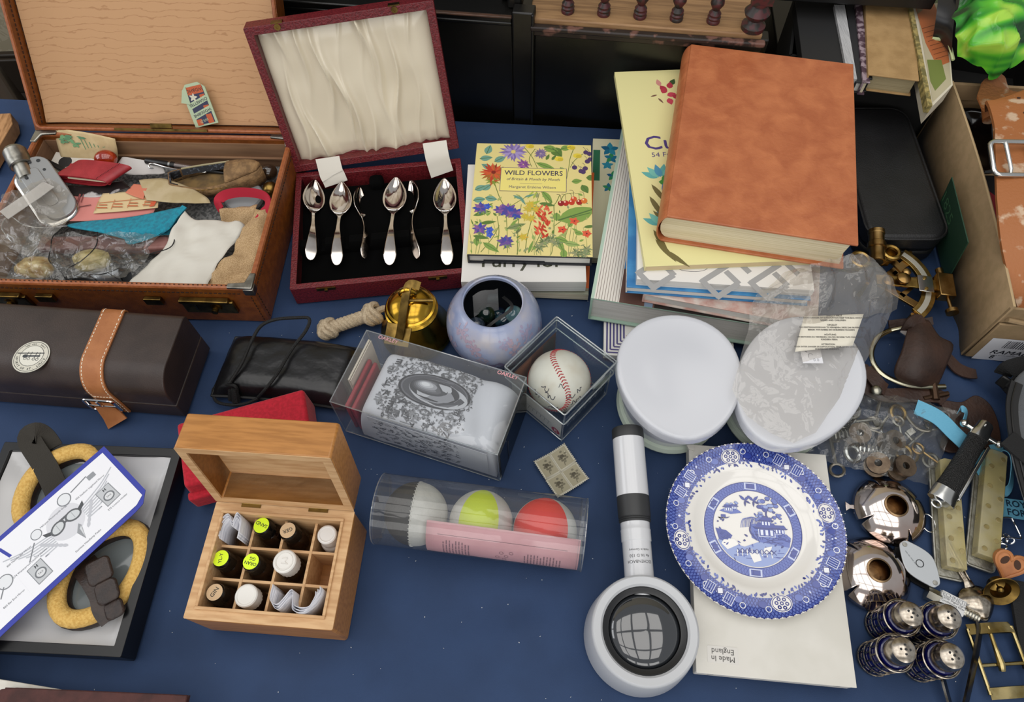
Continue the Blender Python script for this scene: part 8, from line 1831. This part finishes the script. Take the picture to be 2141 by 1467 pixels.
make('cross_bar', MB().strip([(R0*.55*math.cos(D(38)), R0*.55*math.sin(D(38)), .0265), (R0*.8*math.cos(D(-8)), R0*.8*math.sin(D(-8)), .0265), (R0*.6*math.cos(D(-40)), R0*.6*math.sin(D(-40)), .0265)], .007, th=.003), BRONZE, t)
bar(-6, -.006, R1+10*k_, .014, .0335, AG, 'index_arm')
ix = R1-2*k_; ia = D(-7)
make('vernier_plate', MB().box((R0*1.04*math.cos(ia), R0*1.04*math.sin(ia), .0362), (.018, .024, .0015), ia), STEEL, t, bevel=.0004)
for s in (-.008, .008): make('screw', MB().lathe([(.0022, 0), (.0020, .0012), (.0001, .0013)], 12, (R0*1.03*math.cos(ia)+s*.1, R0*1.03*math.sin(ia)+s, .037)), AG, t, smooth=True)
make('micrometer_box', MB().box(((R1+14*k_)*math.cos(ia), (R1+14*k_)*math.sin(ia), .034), (.019, .034, .014), ia), BRONZE, t, bevel=.001)
mx_ = ((R1+14*k_)*math.cos(ia), (R1+14*k_)*math.sin(ia))
make('tangent_screw', MB().tube([(mx_[0], mx_[1]-.017, .034), (mx_[0], mx_[1]-.034, .034)], .0022, 10).tube([(mx_[0], mx_[1]-.034, .034), (mx_[0], mx_[1]-.039, .034)], .0072, 18), BRONZE, t, smooth=True)
make('screw_housing', MB().tube([(mx_[0], mx_[1]+.017, .034), (mx_[0], mx_[1]+.027, .034)], .0045, 14), BRONZE, t, smooth=True)
ta, tb_ = P(1832, 482, .052), P(1834, 548, .046); td = (ta-tb_).normalized(); TQ = Matrix.Translation(tb_) @ td.to_track_quat('Z', 'Y').to_matrix().to_4x4(); TL = (ta-tb_).length
make('telescope', MB().lathe([(.0075, 0), (.0098, .0), (.0100, TL*.12), (.0092, TL*.16), (.0092, TL*.42), (.0112, TL*.44), (.0112, TL*.58), (.0094, TL*.62), (.0094, TL*.86), (.0102, TL*.88), (.0102, TL*.98), (.0085, TL), (.0070, TL), (.0070, TL-.006), (.0001, TL-.006)], 32).xf(TQ), BRONZE, t, smooth=True, ang=30, world=True)
make('objective_glass', MB().lathe([(.0070, -.0006), (.0070, .0), (.0001, .0)], 20).xf(TQ), BLACKP, t, world=True)
make('telescope_clamp', MB().box((0, 0, 0), (.024, .010, .012)).xf(Matrix.Translation(P(1838, 545, .036))), AG, t, bevel=.001, world=True)
for q, r in (((1862, 530), .0095), ((1797, 545), .0105)):
    c = P(*q, .044); make('shade_ring', MB().tube([(c.x+r*math.cos(a), c.y+r*math.sin(a), .046) for a in [2*math.pi*k/24 for k in range(24)]], .0032, 8, closed=True).lathe([(r*.9, .034), (r*.9, .044), (r*.7, .044), (r*.7, .036), (.0001, .036)], 22, (c.x, c.y, 0)), AG, t, smooth=True, world=True)
make('link_arm', MB().strip([tuple(P(1866, 545, .036)), tuple(P(1892, 572, .036))], .008, th=.003), BRONZE, t, world=True)
for q, h, r in (((1886, 587), .010, .008), ((1893, 572), .008, .005), ((1852, 594), .012, .007)):
    c = P(*q, .036); make('knob', MB().lathe([(r*.5, 0), (r*.4, h*.4), (r, h*.5), (r, h*.8), (r*.6, h), (.0001, h)], 20, (c.x, c.y, .035)), BRONZE, t, smooth=True, world=True)
for q in ((1905, 525), (1910, 655), (1815, 590)): c = P(*q, .028); make('foot', MB().lathe([(.003, 0), (.0035, .004), (.0025, .008), (.0025, .026)], 12, (c.x, c.y, 0)), BRONZE, t, smooth=True, world=True)
